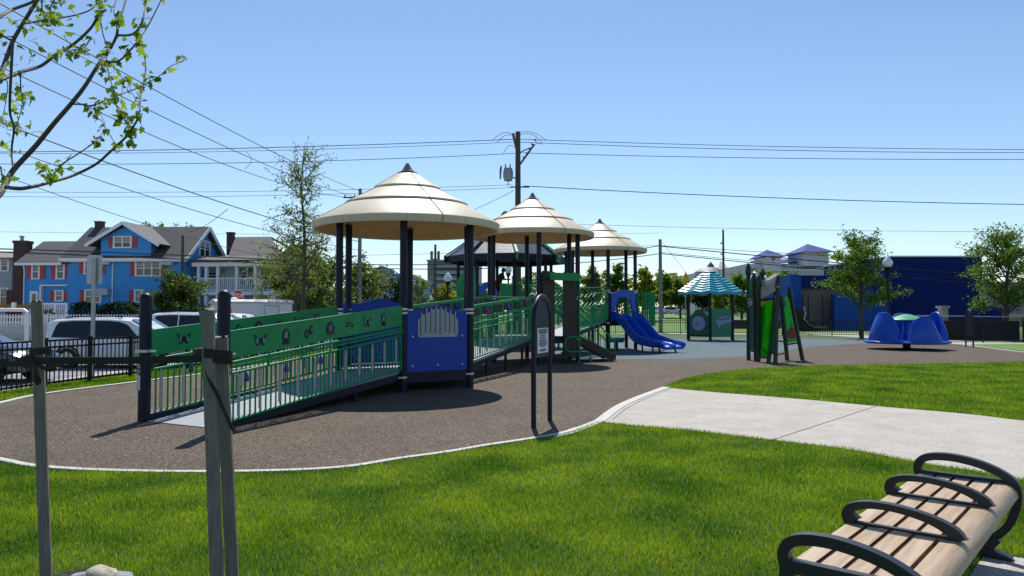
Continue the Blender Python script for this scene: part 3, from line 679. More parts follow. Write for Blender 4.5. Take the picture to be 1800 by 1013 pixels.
# ---------------------------------------------------------------- round-roofed towers
DEL = R(5.6); PR = 1.6
def tposts(c): return [Vector((c[0] + PR * math.cos(R(-90 + 60 * k) + DEL), c[1] + PR * math.sin(R(-90 + 60 * k) + DEL), 0)) for k in range(6)]
RPROF = [(0.02, 4.77), (.20, 4.755), (.75, 4.40), (.755, 4.365), (.70, 4.385), (.72, 4.375), (1.37, 4.035), (1.375, 4.0), (1.32, 4.02), (1.35, 4.005), (2.06, 3.60), (2.085, 3.575), (2.075, 3.50), (2.05, 3.43), (2.0, 3.43), (1.98, 3.45)]
UPROF = [(1.98, 3.45), (1.90, 3.52), (1.3, 3.86), (.7, 4.2), (0.02, 4.55)]
def tower(c, deck, ro, label):
    root = thing('play_tower', (c[0], c[1], 0), label, 'play tower', 'round-roofed towers of the playground'); C = Vector((c[0], c[1], 0)); ps = tposts(c)
    for i, p in enumerate(ps):
        f = (1.55 - .7) / 1.0
        ztop = ro + 3.66
        po = MB().tube([p + Vector((0, 0, -.05)), p + Vector((0, 0, ztop))], .077, 16).build('post', navy, root)
        for z in (deck + 1.20, deck + 1.28, deck - .10):
            mb = MB(); mb.lathe([(.079, -.022), (.088, -.02), (.088, .02), (.079, .022)], p + Vector((0, 0, z)), 16); mb.box(p + Vector((.09 * (1 if p.x < c[0] else -1) * .6, -.085, z)), (.05, .03, .034))
            mb.build('clamp', steel, po)
    mb = MB(); hexp = [(p.x, p.y) for p in ps]; M = Matrix.Translation((0, 0, deck - .04))
    mb.prism(hexp, M, .08); mb.m = [1 if len(f) == 4 else 0 for f in mb.f]; mb.build('deck', [deckgrey, navy], root)
    mb = MB()
    for i in range(6): a, b = ps[i], ps[(i + 1) % 6]; mb.beam(a + Vector((0, 0, deck - .15)), b + Vector((0, 0, deck - .15)), .05, .14)
    for i in range(3): mb.beam(ps[i] + Vector((0, 0, deck - .155 - .004 * i)), ps[i + 3] + Vector((0, 0, deck - .155 - .004 * i)), .05, .1)
    mb.build('deck_frame', navy, root)
    mb = MB(); mb.lathe([(r, z + ro) for r, z in RPROF], C, 72); mb.mi = 1; mb.lathe([(r, z + ro) for r, z in UPROF], C, 72)
    mb.mi = 2
    for r, z in ((.735, 4.372), (1.355, 4.004), (.215, 4.752)): mb.lathe([(r + .012, z + ro + .006), (r + .022, z + ro - .014), (r - .02, z + ro - .012)], C, 72)
    roof = mb.build('roof', [rooftan, roofunder, seamdark], root, sharp=28)
    for k in range(4):
        mb = MB(); t = R(-62 + 90 * k); dv = Vector((math.cos(t), math.sin(t), 0))
        for a, b in (((.2, 4.757), (.75, 4.402)), ((.75, 4.366), (1.37, 4.037)), ((1.37, 4.0), (2.06, 3.602)), ((2.085, 3.574), (2.05, 3.44))):
            mb.beam(C + dv * a[0] + Vector((0, 0, a[1] + ro)), C + dv * b[0] + Vector((0, 0, b[1] + ro)), .018, .014)
        mb.build('roof_seam', seamdark, roof)
    mb = MB(); mb.lathe([(0.145, 4.77), (.15, 4.80), (.115, 4.83), (.105, 4.86), (.085, 4.88), (.075, 4.91), (.055, 4.93), (.048, 4.96), (.02, 4.99), (0.001, 4.995)], C + Vector((0, 0, ro)), 20); mb.build('finial', finialgrey, roof)
    return root, ps
def blue_panel(root, a, b, z0, z1, instrument=False):
    d = b - a; L = d.length; d.normalize(); M = frame2(a, d); e = .085
    top = s2([(e, z1 - .14), (L * .2, z1 - .11), (L * .32, z1 - .05), (L * .5, z1), (L * .68, z1 - .05), (L * .8, z1 - .11), (L - e, z1 - .14)], 5)
    o = MB().prism([(e, z0), (L - e, z0)] + top[::-1], M, .03).build('play_panel', blueplastic, root, bevel=.006)
    nrm = Vector((d.y, -d.x, 0)); mb = MB()
    for s in (.13, .5, .87):
        for z in (z0 + .12, ) if not instrument else (z0 + .12, z0 + .72): mb.tube([a + d * L * s + Vector((0, 0, z)) - nrm * .02, a + d * L * s + Vector((0, 0, z)) + nrm * .024], .018, 8)
    mb.build('bolt', steel, o)
    if instrument:
        M2 = frame2(a + nrm * .021, d); l, r = L * .2, L * .8; zb, zt = z0 + .70, z1 - .10
        poly = [(l + .04, zb), (r - .04, zb), (r, zb + .05), (r, zt - .22), (L * .74, zt - .12), (L * .66, zt - .07), (L * .58, zt), (L * .53, zt + .03), (L * .5, zt + .005), (L * .47, zt + .03), (L * .42, zt), (L * .34, zt - .07), (L * .26, zt - .12), (l, zt - .22), (l, zb + .05)]
        pl = MB().prism(poly, M2, .012).build('instrument_plate', greyplate, o)
        pl.parent = root; pl.matrix_parent_inverse = wmat(root).inverted()
        M3 = frame2(a + nrm * .0285, d); mb = MB(); hs = (.50, .56, .58, .66, .62, .56, .52, .50)
        for i in range(8):
            s = l + (i + .65) * (r - l) / 8.3; zz = zb + .06 + .015 * ((i * 3) % 4)
            mb.mi = 0; mb.prism([(s - .026, zz), (s + .026, zz), (s + .026, zz + hs[i] * .93), (s - .026, zz + hs[i] * .93)], M3, .006)
            mb.mi = 1; mb.prism([(s - .012, zz + .01), (s + .018, zz + .01), (s + .018, zz + hs[i] * .9), (s - .012, zz + hs[i] * .9)], M3, .02)
        mb.build('chime_bars', [mat('slot_dark', (0.10, 0.09, 0.05), 0.6), mat('bar_pale', (0.30, 0.32, 0.33), 0.45)], pl)
    return o
def bar_rail(root, a, b, z0, z1, zig=False, name='railing', z0b=None, z1b=None):
    z0b = z0 if z0b is None else z0b; z1b = z1 if z1b is None else z1b
    d = b - a; L = d.length; d.normalize(); a = a + d * .09; L -= .18; at = lambda f, k: a + d * L * f + Vector((0, 0, lerp(lerp(z0, z0b, f), lerp(z1, z1b, f), k)))
    mb = MB()
    for k in ((0, 1) if not zig else (0, .5, 1)): mb.tube([at(0, k), at(1, k)], .018, 8)
    for f in (0, 1): mb.tube([at(f, 0), at(f, 1)], .018, 8)
    n = max(4, int(L / .12)); kt = .5 if zig else 1
    for i in range(1, n): mb.tube([at(i / n, 0), at(i / n, kt)], .015, 6, cap=False)
    if zig:
        m = max(2, int(L / .6))
        for j in range(m):
            for i in range(4):
                q0, q1 = .52 + i * .115, .52 + (i + 1) * .115
                f0, f1 = (j / m, (j + 1) / m) if i % 2 == 0 else ((j + 1) / m, j / m)
                mb.tube([at(f0, q0), at(f1, q1)], .018, 6)
    return mb.build(name, greenrail, root)
C1, C2, C3 = (-2.36, 16.6), (0.69, 24.8), (3.92, 32.9)
D1, D2, D3 = 0.40, 0.85, 1.28
t1, q1 = tower(C1, D1, 0.0, 'nearest tan-roofed play tower with grey chime plate on blue panel')
t2, q2 = tower(C2, D2, 0.67, 'middle tan-roofed play tower with bark boards and green steps')
t3, q3 = tower(C3, D3, 0.83, 'farthest tan-roofed play tower with double blue slide')
blue_panel(t1, q1[0], q1[1], D1 + .0, 1.77, True)
blue_panel(t1, q1[3], q1[4], D1 + .02, 1.95)
blue_panel(t1, q1[4], q1[5], D1 + .02, 1.85)
bar_rail(t1, q1[1], q1[2], D1 + .08, 1.55)
# entry posts and first ramp
E0, E1 = G(253, 742), G(391, 757)
rp = thing('entry_ramp', ((E0 + E1) / 2), 'green-railed ramp with critter cutouts rising from navy entry posts', 'ramp', 'ramps of the play structure')
for p, h in ((E0, 1.90), (E1, 1.92)):
    mb = MB(); r = .088; prof = [(r, -.03), (r, h - r)] + [(r * math.cos(t), h - r + r * math.sin(t)) for t in np.linspace(.15, math.pi / 2 - .02, 7)]
    mb.lathe(prof, p, 20); po = mb.build('post', navy, rp)
    mb = MB(); mb.lathe([(.09, 1.02), (.099, 1.022), (.099, 1.06), (.09, 1.062)], p, 16); mb.box(p + Vector((.10, -.03, 1.04)), (.16, .03, .03)); mb.box(p + Vector((-.08, -.06, 1.035)), (.06, .05, .03)); mb.build('clamp', steel, po)
mb = MB(); lab = mat('label_white', (0.55, 0.56, 0.6), 0.5)
mb.box(E0 + Vector((-.045, -.0885, .58)), (.05, .012, .22)); mb.box(E0 + Vector((-.045, -.0885, .75)), (.05, .012, .05), mi=1); mb.box(E0 + Vector((-.045, -.0885, .82)), (.05, .012, .05), mi=1)
mb.build('age_label', [lab, mat('label_pink', (0.38, 0.22, 0.24), 0.5)], rp)
sd = (E1 - E0).normalized() * .06
ramp_deck(rp, E0 + sd, q1[5] + sd, E1 - sd, q1[0] - sd, .02, D1)
ramp_railing(rp, E1, q1[0], (.10, .47), (1.34, 1.73), 'critter', 11, 0)
ramp_railing(rp, E0, q1[5], (.10, .47), (1.34, 1.73), 'critter', 11, 1, first_emb=0)
# second ramp
rp2 = thing('tower_ramp', ((q1[2] + q1[3]) / 2), 'green-railed ramp with tumbling block windows between near and middle towers', 'ramp', 'ramps of the play structure')
sd = (q1[2] - q1[3]).normalized() * .08
ramp_deck(rp2, q1[2] - sd, q2[0] - sd, q1[3] + sd, q2[5] + sd, D1, D2)
ramp_railing(rp2, q1[2], q2[0], (D1 + .08, D2 + .02), (1.78, 2.16), 'window', 12, 0, mallets=False)
ramp_railing(rp2, q1[3], q2[5], (D1 + .08, D2 + .02), (1.80, 2.18), 'window', 10, 1, mallets=False)
# middle tower: bark boards, green doorway climber, steps
a, b = q2[0], q2[1]; d = (b - a).normalized(); L = (b - a).length; nrm = Vector((d.y, -d.x, 0)); M = frame2(a + nrm * .02, d)
for s0, s1 in ((.10, .58), (.98, 1.52)):
    mb = MB(); mb.prism([(s0, .22), (s1, .22), (s1, D2 + 2.05), (s0 + .05, D2 + 2.08), (s0, D2 + 1.98)], M, .07); mb.build('bark_board', barkboard, t2, bevel=.012)
M2 = frame2(a + nrm * .30, d)
mb = MB(); mb.prism([(.22, D2 + 1.78), (1.34, D2 + 1.78), (1.40, D2 + 1.84), (1.40, D2 + 1.98), (1.34, D2 + 2.02), (.22, D2 + 2.02)], M2, .06)
mb.tube([a + nrm * .30 + d * .26 + Vector((0, 0, D2 + 1.9)), a + d * .26 + Vector((0, 0, D2 + 1.9))], .03, 8)
mb.build('header_board', green, t2, bevel=.01)
pc = a + nrm * .30 + d * 1.40
mb = MB(); mb.tube([pc + Vector((0, 0, -.03)), pc + Vector((0, 0, D2 + 1.9)), pc - d * .02 + Vector((0, 0, D2 + 1.96)), pc - d * .1 + Vector((0, 0, D2 + 2.0))], .032, 10)
lp = pc - nrm * .0
loop = spline([lp + Vector((0, 0, .84)), lp - d * .35 + Vector((0, 0, .84)), lp - d * .56 + Vector((0, 0, .74)), lp - d * .60 + Vector((0, 0, .55)), lp - d * .50 + Vector((0, 0, .40)), lp - d * .3 + Vector((0, 0, .36)), lp + d * .1 + nrm * .05 + Vector((0, 0, .36)), lp + d * .32 + nrm * .12 + Vector((0, 0, .30)), lp + d * .38 + nrm * .15 + Vector((0, 0, -.02))], 5)
mb.tube(loop, .026, 8); mb.build('climbing_pole', greenrail, t2)
def steps(root, a, b, zd, run, n):
    d = (b - a).normalized(); nrm = Vector((d.y, -d.x, 0)); L = (b - a).length; a = a + d * .12; L -= .24; st = MB(); be = MB()
    for i in range(n):
        f = (i + .5) / n; z = zd * (1 - (i + 1) / (n + 1)); st.box(a + d * L / 2 + nrm * run * f + Vector((0, 0, z)), (L, run / n + .03, .045), rz=math.atan2(d.y, d.x))
    st.build('tread', navy, root)
    for k, p in enumerate((a, a + d * L)):
        q = p + nrm * run; be = MB(); be.beam(p + Vector((0, 0, zd - .08)), q + Vector((0, 0, .10)), .04, .24); be.build('stringer', barkboard, root)
        mb = MB(); tp = spline([p + Vector((0, 0, zd + 1.0)), p + nrm * run * .5 + Vector((0, 0, zd * .55 + .84)), q - nrm * .12 + Vector((0, 0, .78)), q + Vector((0, 0, .66)), q + nrm * .02 + Vector((0, 0, .4)), q + nrm * .02 + Vector((0, 0, .02))], 5)
        mb.tube(tp, .022, 8); mb.tube([p + Vector((0, 0, zd + .12)), q + Vector((0, 0, .22))], .016, 8)
        for i in range(1, 7):
            f = i / 7; r = p.lerp(q, f); mb.tube([r + Vector((0, 0, lerp(zd + .12, .22, f))), r + Vector((0, 0, lerp(zd + 1.0, .70, f)))], .012, 6)
        mb.build('handrail', greenrail, root)
steps(t2, q2[1], q2[2], D2, 1.25, 4)
bar_rail(t2, q2[3], q2[4], D2 + .1, D2 + 1.3); bar_rail(t2, q2[4], q2[5], D2 + .1, D2 + 1.3)
mb = MB()     # green gate boards beside the doorway, seen between the middle posts
mb.build if False else None
# bridge middle -> far tower
br = thing('tower_bridge', ((q2[2] + q2[3]) / 2), 'bridge with zigzag green railings between middle and far towers', 'bridge')
sd = (q2[2] - q2[3]).normalized() * .08
ramp_deck(br, q2[2] - sd, q3[0] - sd, q2[3] + sd, q3[5] + sd, D2, D3)
bar_rail(br, q2[2], q3[0], D2 + .08, D2 + 1.62, True, z0b=D3 + .05, z1b=D3 + 1.4); bar_rail(br, q2[3], q3[5], D2 + .08, D2 + 1.75, True, z0b=D3 + .05, z1b=D3 + 1.4)
# far tower: slide, barrier panels
a, b = q3[0], q3[1]; d = (b - a).normalized(); L = (b - a).length; nrm = Vector((d.y, -d.x, 0)); mid = (a + b) / 2
M = frame2(a + nrm * .06, d)
hood = s2([(.08, D3 + 1.15), (.3, D3 + 1.2), (.55, D3 + 1.29), (L / 2, D3 + 1.31), (L - .55, D3 + 1.29), (L - .3, D3 + 1.2), (L - .08, D3 + 1.15)], 4)
inn = s2([(L - .2, D3 - .02), (L - .24, D3 + .35), (L - .3, D3 + .6), (L - .36, D3 + .85), (L * .7, D3 + .98), (L * .5, D3 + 1.0), (L * .3, D3 + .94), (.42, D3 + .8), (.30, D3 + .5), (.24, D3 + .2), (.2, D3 - .02)], 4)
mb = MB(); mb.prism([(.08, D3 - .05)] + hood + [(L - .08, D3 - .05)] + inn, M, .09); mb.build('slide_hood', slideblue, t3, bevel=.02)
W2 = .66
prof = [(-W2, .24), (-W2 + .05, .25), (-W2 + .09, .20), (-W2 + .14, .05), (-.12, .04), (-.05, .18), (0, .2), (.05, .18), (.12, .04), (W2 - .14, .05), (W2 - .09, .20), (W2 - .05, .25), (W2, .24), (W2 - .02, .02), (W2 - .1, -.05), (-W2 + .1, -.05), (-W2 + .02, .02)]
pth = s2([(0, D3), (.22, D3 - .01), (.5, D3 - .2), (1.0, D3 - .66), (1.35, D3 - .88), (1.75, .33), (2.2, .28), (2.65, .27), (2.85, .2)], 5)
mb = MB(); vs = []; K = len(prof)
for i, (s, z) in enumerate(pth):
    i0, i1 = max(i - 1, 0), min(i + 1, len(pth) - 1); tx, tz = pth[i1][0] - pth[i0][0], pth[i1][1] - pth[i0][1]; l = math.hypot(tx, tz); nx, nz = -tz / l, tx / l
    hs = 1.5 if s < 1.2 else lerp(1.5, .8, min(1, (s - 1.2) / 1.4))
    for u, v in prof:
        v = v * hs if v > .1 else v
        vs.append(mid + d * u + nrm * (.05 + s + nx * v) + Vector((0, 0, z + nz * v)))
mb.add(vs, [(i * K + j, i * K + (j + 1) % K, (i + 1) * K + (j + 1) % K, (i + 1) * K + j) for i in range(len(pth) - 1) for j in range(K)] + [tuple(range(K))[::-1], tuple((len(pth) - 1) * K + j for j in range(K))])
sl_o = mb.build('slide_chute', slideblue, t3, sharp=40)
mb = MB()
for u, s, z in ((.45, 2.55, .23), (-.45, 2.55, .23), (-.3, 1.45, .36), (.3, 1.45, .36)): mb.tube([mid + d * u + nrm * s + Vector((0, 0, z)), mid + d * u + nrm * (s + .06) + Vector((0, 0, -.02))], .035, 8)
mb.build('slide_leg', navy, t3)
bar_rail(t3, q3[1], q3[2], D3 + .05, D3 + 1.3); bar_rail(t3, q3[2], q3[3], D3 + .05, D3 + 1.25)
mb = MB(); a, b = q3[1], q3[2]; d = (b - a).normalized(); n2 = Vector((d.y, -d.x, 0))
cen = a + n2 * .5 + d * .8                # ribbed green half-round climbing wall
for i in range(9):
    t = math.pi * (i / 8) - math.pi / 2; p = cen + n2 * .55 * math.cos(t) - d * .0 + d * .6 * math.sin(t); mb.tube([p + Vector((0, 0, D3 - .25)), p + Vector((0, 0, D3 + 1.25))], .045, 6)
for z in (D3 - .1, D3 + 1.1): mb.tube([cen + n2 * .55 * math.cos(t) + d * .6 * math.sin(t) + Vector((0, 0, z)) for t in np.linspace(-math.pi / 2, math.pi / 2, 9)], .02, 6)
mb.build('climber_wall', greenrail, t3)
bar_rail(t3, q3[4], q3[5], D3 + .05, D3 + 1.3, True)
# stool and drum under the far tower
dr = thing('play_drum', G(1083, 617), 'teal drum seat standing in the shade beside the slide', 'play seat')
p = G(1083, 617); MB().lathe([(.001, .56), (.36, .56), (.40, .52), (.34, .40), (.3, .36), (.001, .36)], p, 20).build('seat', mat('teal_plastic', (0.03, 0.33, 0.38), 0.3, var=.1), dr); MB().tube([p, p + Vector((0, 0, .40))], .09, 10).build('pedestal', navy, dr)
# ---------------------------------------------------------------- octagonal tower at the back, and the person on it
def shinglemat(name, c1, c2, bw, bh, rough=0.38):
    m = brickmat(name, c1, c2, tuple(c * .3 for c in c1), bw, bh, 0.012, rough); n = m.node_tree; b = n.nodes['Principled BSDF']; br = [x for x in n.nodes if x.type == 'TEX_BRICK'][0]
    bp = n.nodes.new('ShaderNodeBump'); bp.inputs['Strength'].default_value = .6; bp.inputs['Distance'].default_value = .02; bp.invert = True
    n.links.new(br.outputs['Fac'], bp.inputs['Height']); n.links.new(bp.outputs[0], b.inputs['Normal']); return m
shing = shinglemat('navy_shingle', (0.07, 0.08, 0.13), (0.11, 0.12, 0.18), 0.30, 0.14, 0.3)
oc = Vector((-.33, 36.0, 0)); DO = 2.12
ot = thing('octagon_tower', oc, 'octagonal play tower with navy shingle roof and green ribs behind the tan roofs', 'play tower')
mb = MB(); A0 = R(11)
def op(r, k, z): t = R(45 * k) + A0; return oc + Vector((r * math.cos(t), r * math.sin(t), z))
for k in range(8): mb.add([op(2.85, k, 4.32), op(2.85, k + 1, 4.32), op(.25, k + 1, 6.2), op(.25, k, 6.2), op(2.8, k, 4.26), op(2.8, k + 1, 4.26), op(.2, k + 1, 6.1), op(.2, k, 6.1)], [(0, 1, 2, 3), (7, 6, 5, 4), (1, 0, 4, 5)])
rf = mb.build('roof', shing, ot, sharp=10)
mb = MB()
for k in range(8): mb.beam(op(2.84, k, 4.17), op(2.84, k + 1, 4.17), .06, .3)
mb.build('fascia', navy, rf)
for k in range(8):
    mb = MB(); mb.beam(op(2.93, k, 4.33), op(.2, k, 6.26), .13, .07); mb.beam(op(2.93, k, 4.36), op(2.93, k, 4.02), .12, .13); mb.build('rib', green if k in (6, 7, 0, 1) else black, rf)
MB().lathe([(.3, 6.15), (.22, 6.4), (.05, 6.6), (.001, 6.62)], oc, 8).build('finial', navy, rf)
for k in range(8):
    p = op(2.3, k, 0); MB().tube([p, p + Vector((0, 0, 4.35))], .08, 12).build('post', navy, ot)
mb = MB(); mb.prism([(op(2.3, k, 0).x, op(2.3, k, 0).y) for k in range(8)], Matrix.Translation((0, 0, DO - .05)), .1); mb.build('deck', deckgrey, ot)
for k in (0, 1, 2, 3, 4, 6): bar_rail(ot, op(2.3, k, 0), op(2.3, k + 1, 0), DO + .08, DO + 1.0)
# green ribbed barrier, green counter with a steering wheel, low rungs, blue arch
pp = frame2(op(2.36, 4, 0), op(2.36, 5, 0) - op(2.36, 4, 0)); w = (op(2.36, 5, 0) - op(2.36, 4, 0)).length
mb = MB(); mb.prism(s2([(.02, .9), (.02, 2.9), (.2, 3.25), (.55, 3.5), (.9, 3.62), (w - .05, 3.65), (w - .02, .9)], 3), pp, .06)
for i in range(9): mb.prism([(.12 + i * .18, 1.0), (.17 + i * .18, 1.0), (.17 + i * .18, 3.05 + .05 * i), (.12 + i * .18, 3.05 + .05 * i)], pp, .11)
mb.build('barrier_panel', green, ot)
a, b = op(2.3, 5, 0), op(2.3, 6, 0); d = (b - a).normalized(); L = (b - a).length; M = frame2(a, d)
mb = MB(); mb.prism([(L * .62, DO - .1), (L * .95, DO - .1), (L * .95, DO + .78), (L * .62, DO + .84)], M, .05); mb.build('counter_panel', green, ot)
arch = [(.25 + .42 * (1 - math.cos(t)), DO + .35 + .5 * math.sin(t)) for t in np.linspace(0, math.pi, 12)] + [(1.0 - .0 - .33 * (1 - math.cos(t)) - .0, DO + .35 + .33 * math.sin(t)) for t in np.linspace(0, math.pi, 12)]
mb = MB(); mb.prism([(.1, DO + .3)] + s2([(.12, DO + .6), (.3, DO + .85), (.55, DO + .9), (.8, DO + .8), (.95, DO + .5)], 4) + [(.95, DO + .1), (.8, DO + .1)] + s2([(.75, DO + .4), (.55, DO + .6), (.35, DO + .5), (.28, DO + .3)], 4), M, .08); mb.build('bubble_arch', slideblue, ot)
n2 = Vector((d.y, -d.x, 0)); wc = a + d * L * .98 + n2 * -.15 + Vector((0, 0, DO + .88)); mb = MB()
mb.tube([wc + d * .02 + (n2 * math.cos(t) + Vector((0, 0, math.sin(t)))) * .17 for t in np.linspace(0, 6.283, 17)], .018, 6); mb.tube([wc, wc + d * .25], .02, 6); mb.build('steering_wheel', chimegrey, ot)
a, b = op(2.3, 6, 0), op(2.3, 7, 0); d2 = (b - a).normalized(); L2 = (b - a).length; mb = MB()
for i in range(5): mb.tube([a + d2 * .1 + Vector((0, 0, DO + .1 + i * .2)), a + d2 * (L2 * .8) + Vector((0, 0, DO + .1 + i * .2))], .025, 8)
mb.build('rung_rail', greenrail, ot)
bl = thing('tower_bridge', (2.2, 33.7, 0), 'short bridge from octagonal tower to the far tan-roofed tower', 'bridge')
A1, A2, B1, B2 = op(2.3, 7, 0), op(2.3, 0, 0), q3[5], q3[4]
ramp_deck(bl, A1, B1, A2, B2, DO, D3); bar_rail(bl, A1, B1, DO + .1, DO + 1.1, z0b=D3 + .1, z1b=D3 + 1.2); bar_rail(bl, A2, B2, DO + .1, DO + 1.1, z0b=D3 + .1, z1b=D3 + 1.2)

def person(loc, rz, H):
    root = thing('person', loc, 'person in dark clothes leaning at the octagonal tower wheel', 'person', rz=rz)
    k = H / 1.7      # faces +x; hips slightly bent, arms forward
    J = {'pelvis': (0, 0, .90), 'waist': (.04, 0, 1.04), 'chest': (.15, 0, 1.26), 'neckb': (.23, 0, 1.42), 'neck': (.27, 0, 1.50),
         'hl': (0, .09, .86), 'kl': (.05, .11, .48), 'al': (-.04, .11, .08), 'tl': (.14, .12, .03), 'hr': (0, -.09, .86), 'kr': (-.02, -.11, .48), 'ar': (-.12, -.11, .08), 'tr': (.06, -.12, .03),
         'sl': (.20, .18, 1.39), 'el': (.32, .21, 1.14), 'wl': (.54, .14, 1.16), 'sr': (.20, -.18, 1.39), 'er': (.30, -.22, 1.14), 'wr': (.53, -.15, 1.14)}
    rad = {'pelvis': .145, 'waist': .125, 'chest': .15, 'neckb': .085, 'neck': .055, 'hl': .095, 'kl': .062, 'al': .042, 'tl': .04, 'hr': .095, 'kr': .062, 'ar': .042, 'tr': .04, 'sl': .065, 'el': .045, 'wl': .032, 'sr': .065, 'er': .045, 'wr': .032}
    E = [('pelvis', 'waist'), ('waist', 'chest'), ('chest', 'neckb'), ('neckb', 'neck'), ('pelvis', 'hl'), ('hl', 'kl'), ('kl', 'al'), ('al', 'tl'), ('pelvis', 'hr'), ('hr', 'kr'), ('kr', 'ar'), ('ar', 'tr'), ('chest', 'sl'), ('sl', 'el'), ('el', 'wl'), ('chest', 'sr'), ('sr', 'er'), ('er', 'wr')]
    for side, s in (('wl', 1), ('wr', -1)):      # palm, fingers and thumb
        w = Vector(J[side]); J[side + 'p'] = tuple(w + Vector((.075, 0, .005))); rad[side + 'p'] = .034; E.append((side, side + 'p'))
        for i, o in enumerate((-.027, -.009, .009, .027)):
            q = w + Vector((.115, o, -.0)); J[f'{side}f{i}'] = tuple(q); J[f'{side}g{i}'] = tuple(q + Vector((.03, 0, -.035 - .004 * (i % 2)))); rad[f'{side}f{i}'] = .010; rad[f'{side}g{i}'] = .008
            E += [(side + 'p', f'{side}f{i}'), (f'{side}f{i}', f'{side}g{i}')]
        J[side + 't'] = tuple(w + Vector((.08, -.045 * s, .02))); rad[side + 't'] = .011; E.append((side, side + 't'))
    J['head'] = (.31, 0, 1.58); rad['head'] = .088; J['crown'] = (.315, 0, 1.65); rad['crown'] = .082; J['jaw'] = (.365, 0, 1.545); rad['jaw'] = .055; J['nose'] = (.405, 0, 1.60); rad['nose'] = .016
    E += [('neck', 'head'), ('head', 'crown'), ('head', 'jaw'), ('head', 'nose')]
    names = list(J); me = bpy.data.meshes.new('body'); me.from_pydata([Vector(J[n]) * k for n in names], [(names.index(a), names.index(b)) for a, b in E], [])
    o = bpy.data.objects.new('body', me); COL.objects.link(o); o.parent = root
    sk = o.modifiers.new('skin', 'SKIN'); sk.use_smooth_shade = True
    for i, n in enumerate(names): me.skin_vertices[0].data[i].radius = (rad[n] * k,) * 2; me.skin_vertices[0].data[i].use_root = (n == 'pelvis')
    ss = o.modifiers.new('sub', 'SUBSURF'); ss.levels = 2; ss.render_levels = 2
    me.materials.append(mat('skin', (0.30, 0.17, 0.11), 0.5, var=.05))
    cl = mat('dark_shirt', (0.012, 0.013, 0.02), 0.85, var=.3, scale=20); sh = mat('dark_red_shorts', (0.10, 0.012, 0.02), 0.85, var=.2, scale=20); hr = mat('dark_hair', (0.012, 0.009, 0.007), 0.6)
    def skin(name, pts, rs, m):
        me2 = bpy.data.meshes.new(name); me2.from_pydata([Vector(p) * k for p in pts[0]], pts[1], []); o2 = bpy.data.objects.new(name, me2); COL.objects.link(o2); o2.parent = root
        s = o2.modifiers.new('skin', 'SKIN'); s.use_smooth_shade = True
        for i, r in enumerate(rs): me2.skin_vertices[0].data[i].radius = (r * k,) * 2; me2.skin_vertices[0].data[i].use_root = (i == 0)
        o2.modifiers.new('sub', 'SUBSURF').render_levels = 2; me2.materials.append(m)
    g = lambda *n: [J[x] for x in n]
    skin('shirt', (g('pelvis', 'waist', 'chest', 'neckb', 'sl', 'el', 'sr', 'er'), [(0, 1), (1, 2), (2, 3), (2, 4), (4, 5), (2, 6), (6, 7)]), [.19, .19, .225, .12, .115, .075, .115, .075], cl)
    skin('shorts', (g('pelvis', 'hl', 'kl', 'hr', 'kr'), [(0, 1), (1, 2), (0, 3), (3, 4)]), [.195, .14, .10, .14, .10], sh)
    skin('hair', ([(.285, 0, 1.63), (.315, 0, 1.672), (.25, 0, 1.57)], [(0, 1), (0, 2)]), [.098, .088, .062], hr)
    for n in ('al', 'ar'):
        t = 't' + n[1]; skin('shoe', ([Vector(J[n]) + Vector((-.03, 0, -.03)), Vector(J[t]) + Vector((.02, 0, .01))], [(0, 1)]), [.052, .042], cl)
    return root
person((-.66, 34.25, DO), R(8), 1.54)

# ---------------------------------------------------------------- small playhouse with teal roof
hc = Vector((11.75, 43.9, 0)); teal = mat('teal_roof', (0.015, 0.33, 0.42), 0.36, var=.1, scale=3)
ph = thing('playhouse', hc, 'small six-post playhouse with teal shingle-look roof beyond the slide', 'playhouse')
for k in range(6):
    t = R(-105 + 60 * k); p = hc + Vector((1.45 * math.cos(t), 1.45 * math.sin(t), 0)); MB().tube([p, p + Vector((0, 0, 3.0))], .085, 12).build('post', navy, ph)
mb = MB(); n = 24; rows = 8; vs = []; fs = []
def hr_(t):                                   # hexagonal outline
    q = (t + R(105)) % (math.pi / 3) - math.pi / 6; return 1 / math.cos(q) * .91
for i in range(rows + 1):                     # stepped courses, waved eave
    f = i / rows
    for stp in (0, 1):
        if (i == 0 and stp == 0) or (i == rows and stp == 1): continue
        for j in range(n):
            t = 2 * math.pi * j / n - R(105); ff = f; r = lerp(.42, 1.98, ff) * hr_(t) + (0 if stp else .025); wv = .045 * math.cos(12 * (t + R(105))) * f
            z = lerp(4.02, 2.86, ff ** .97) + wv + (0 if stp else -.0) - (0 if not stp else .055) * (1 if i < rows else 0)
            vs.append(hc + Vector((r * math.cos(t), r * math.sin(t), z)))
nr = len(vs) // n
fs = [(i * n + j, i * n + (j + 1) % n, (i + 1) * n + (j + 1) % n, (i + 1) * n + j) for i in range(nr - 1) for j in range(n)]
mb.add(vs, [f[::-1] for f in fs])
last = vs[-n:]; lo = [v + Vector((0, 0, -.17)) for v in last]; inn_ = [hc + (v - hc) * 1 + Vector((0, 0, -.1)) for v in last]
mb.add(last + lo + [Vector((hc.x + (v.x - hc.x) * .8, hc.y + (v.y - hc.y) * .8, v.z - .02)) for v in last], [(j, n + j, n + (j + 1) % n, (j + 1) % n) for j in range(n)] + [(n + j, 2 * n + j, 2 * n + (j + 1) % n, n + (j + 1) % n) for j in range(n)])
rf = mb.build('roof', teal, ph, sharp=6)
mb = MB(); mb.lathe([(.40, 4.0), (.42, 4.03), (.36, 4.06), (.2, 4.09), (.001, 4.10)], hc, 12); mb.build('roof_cap', teal, rf)
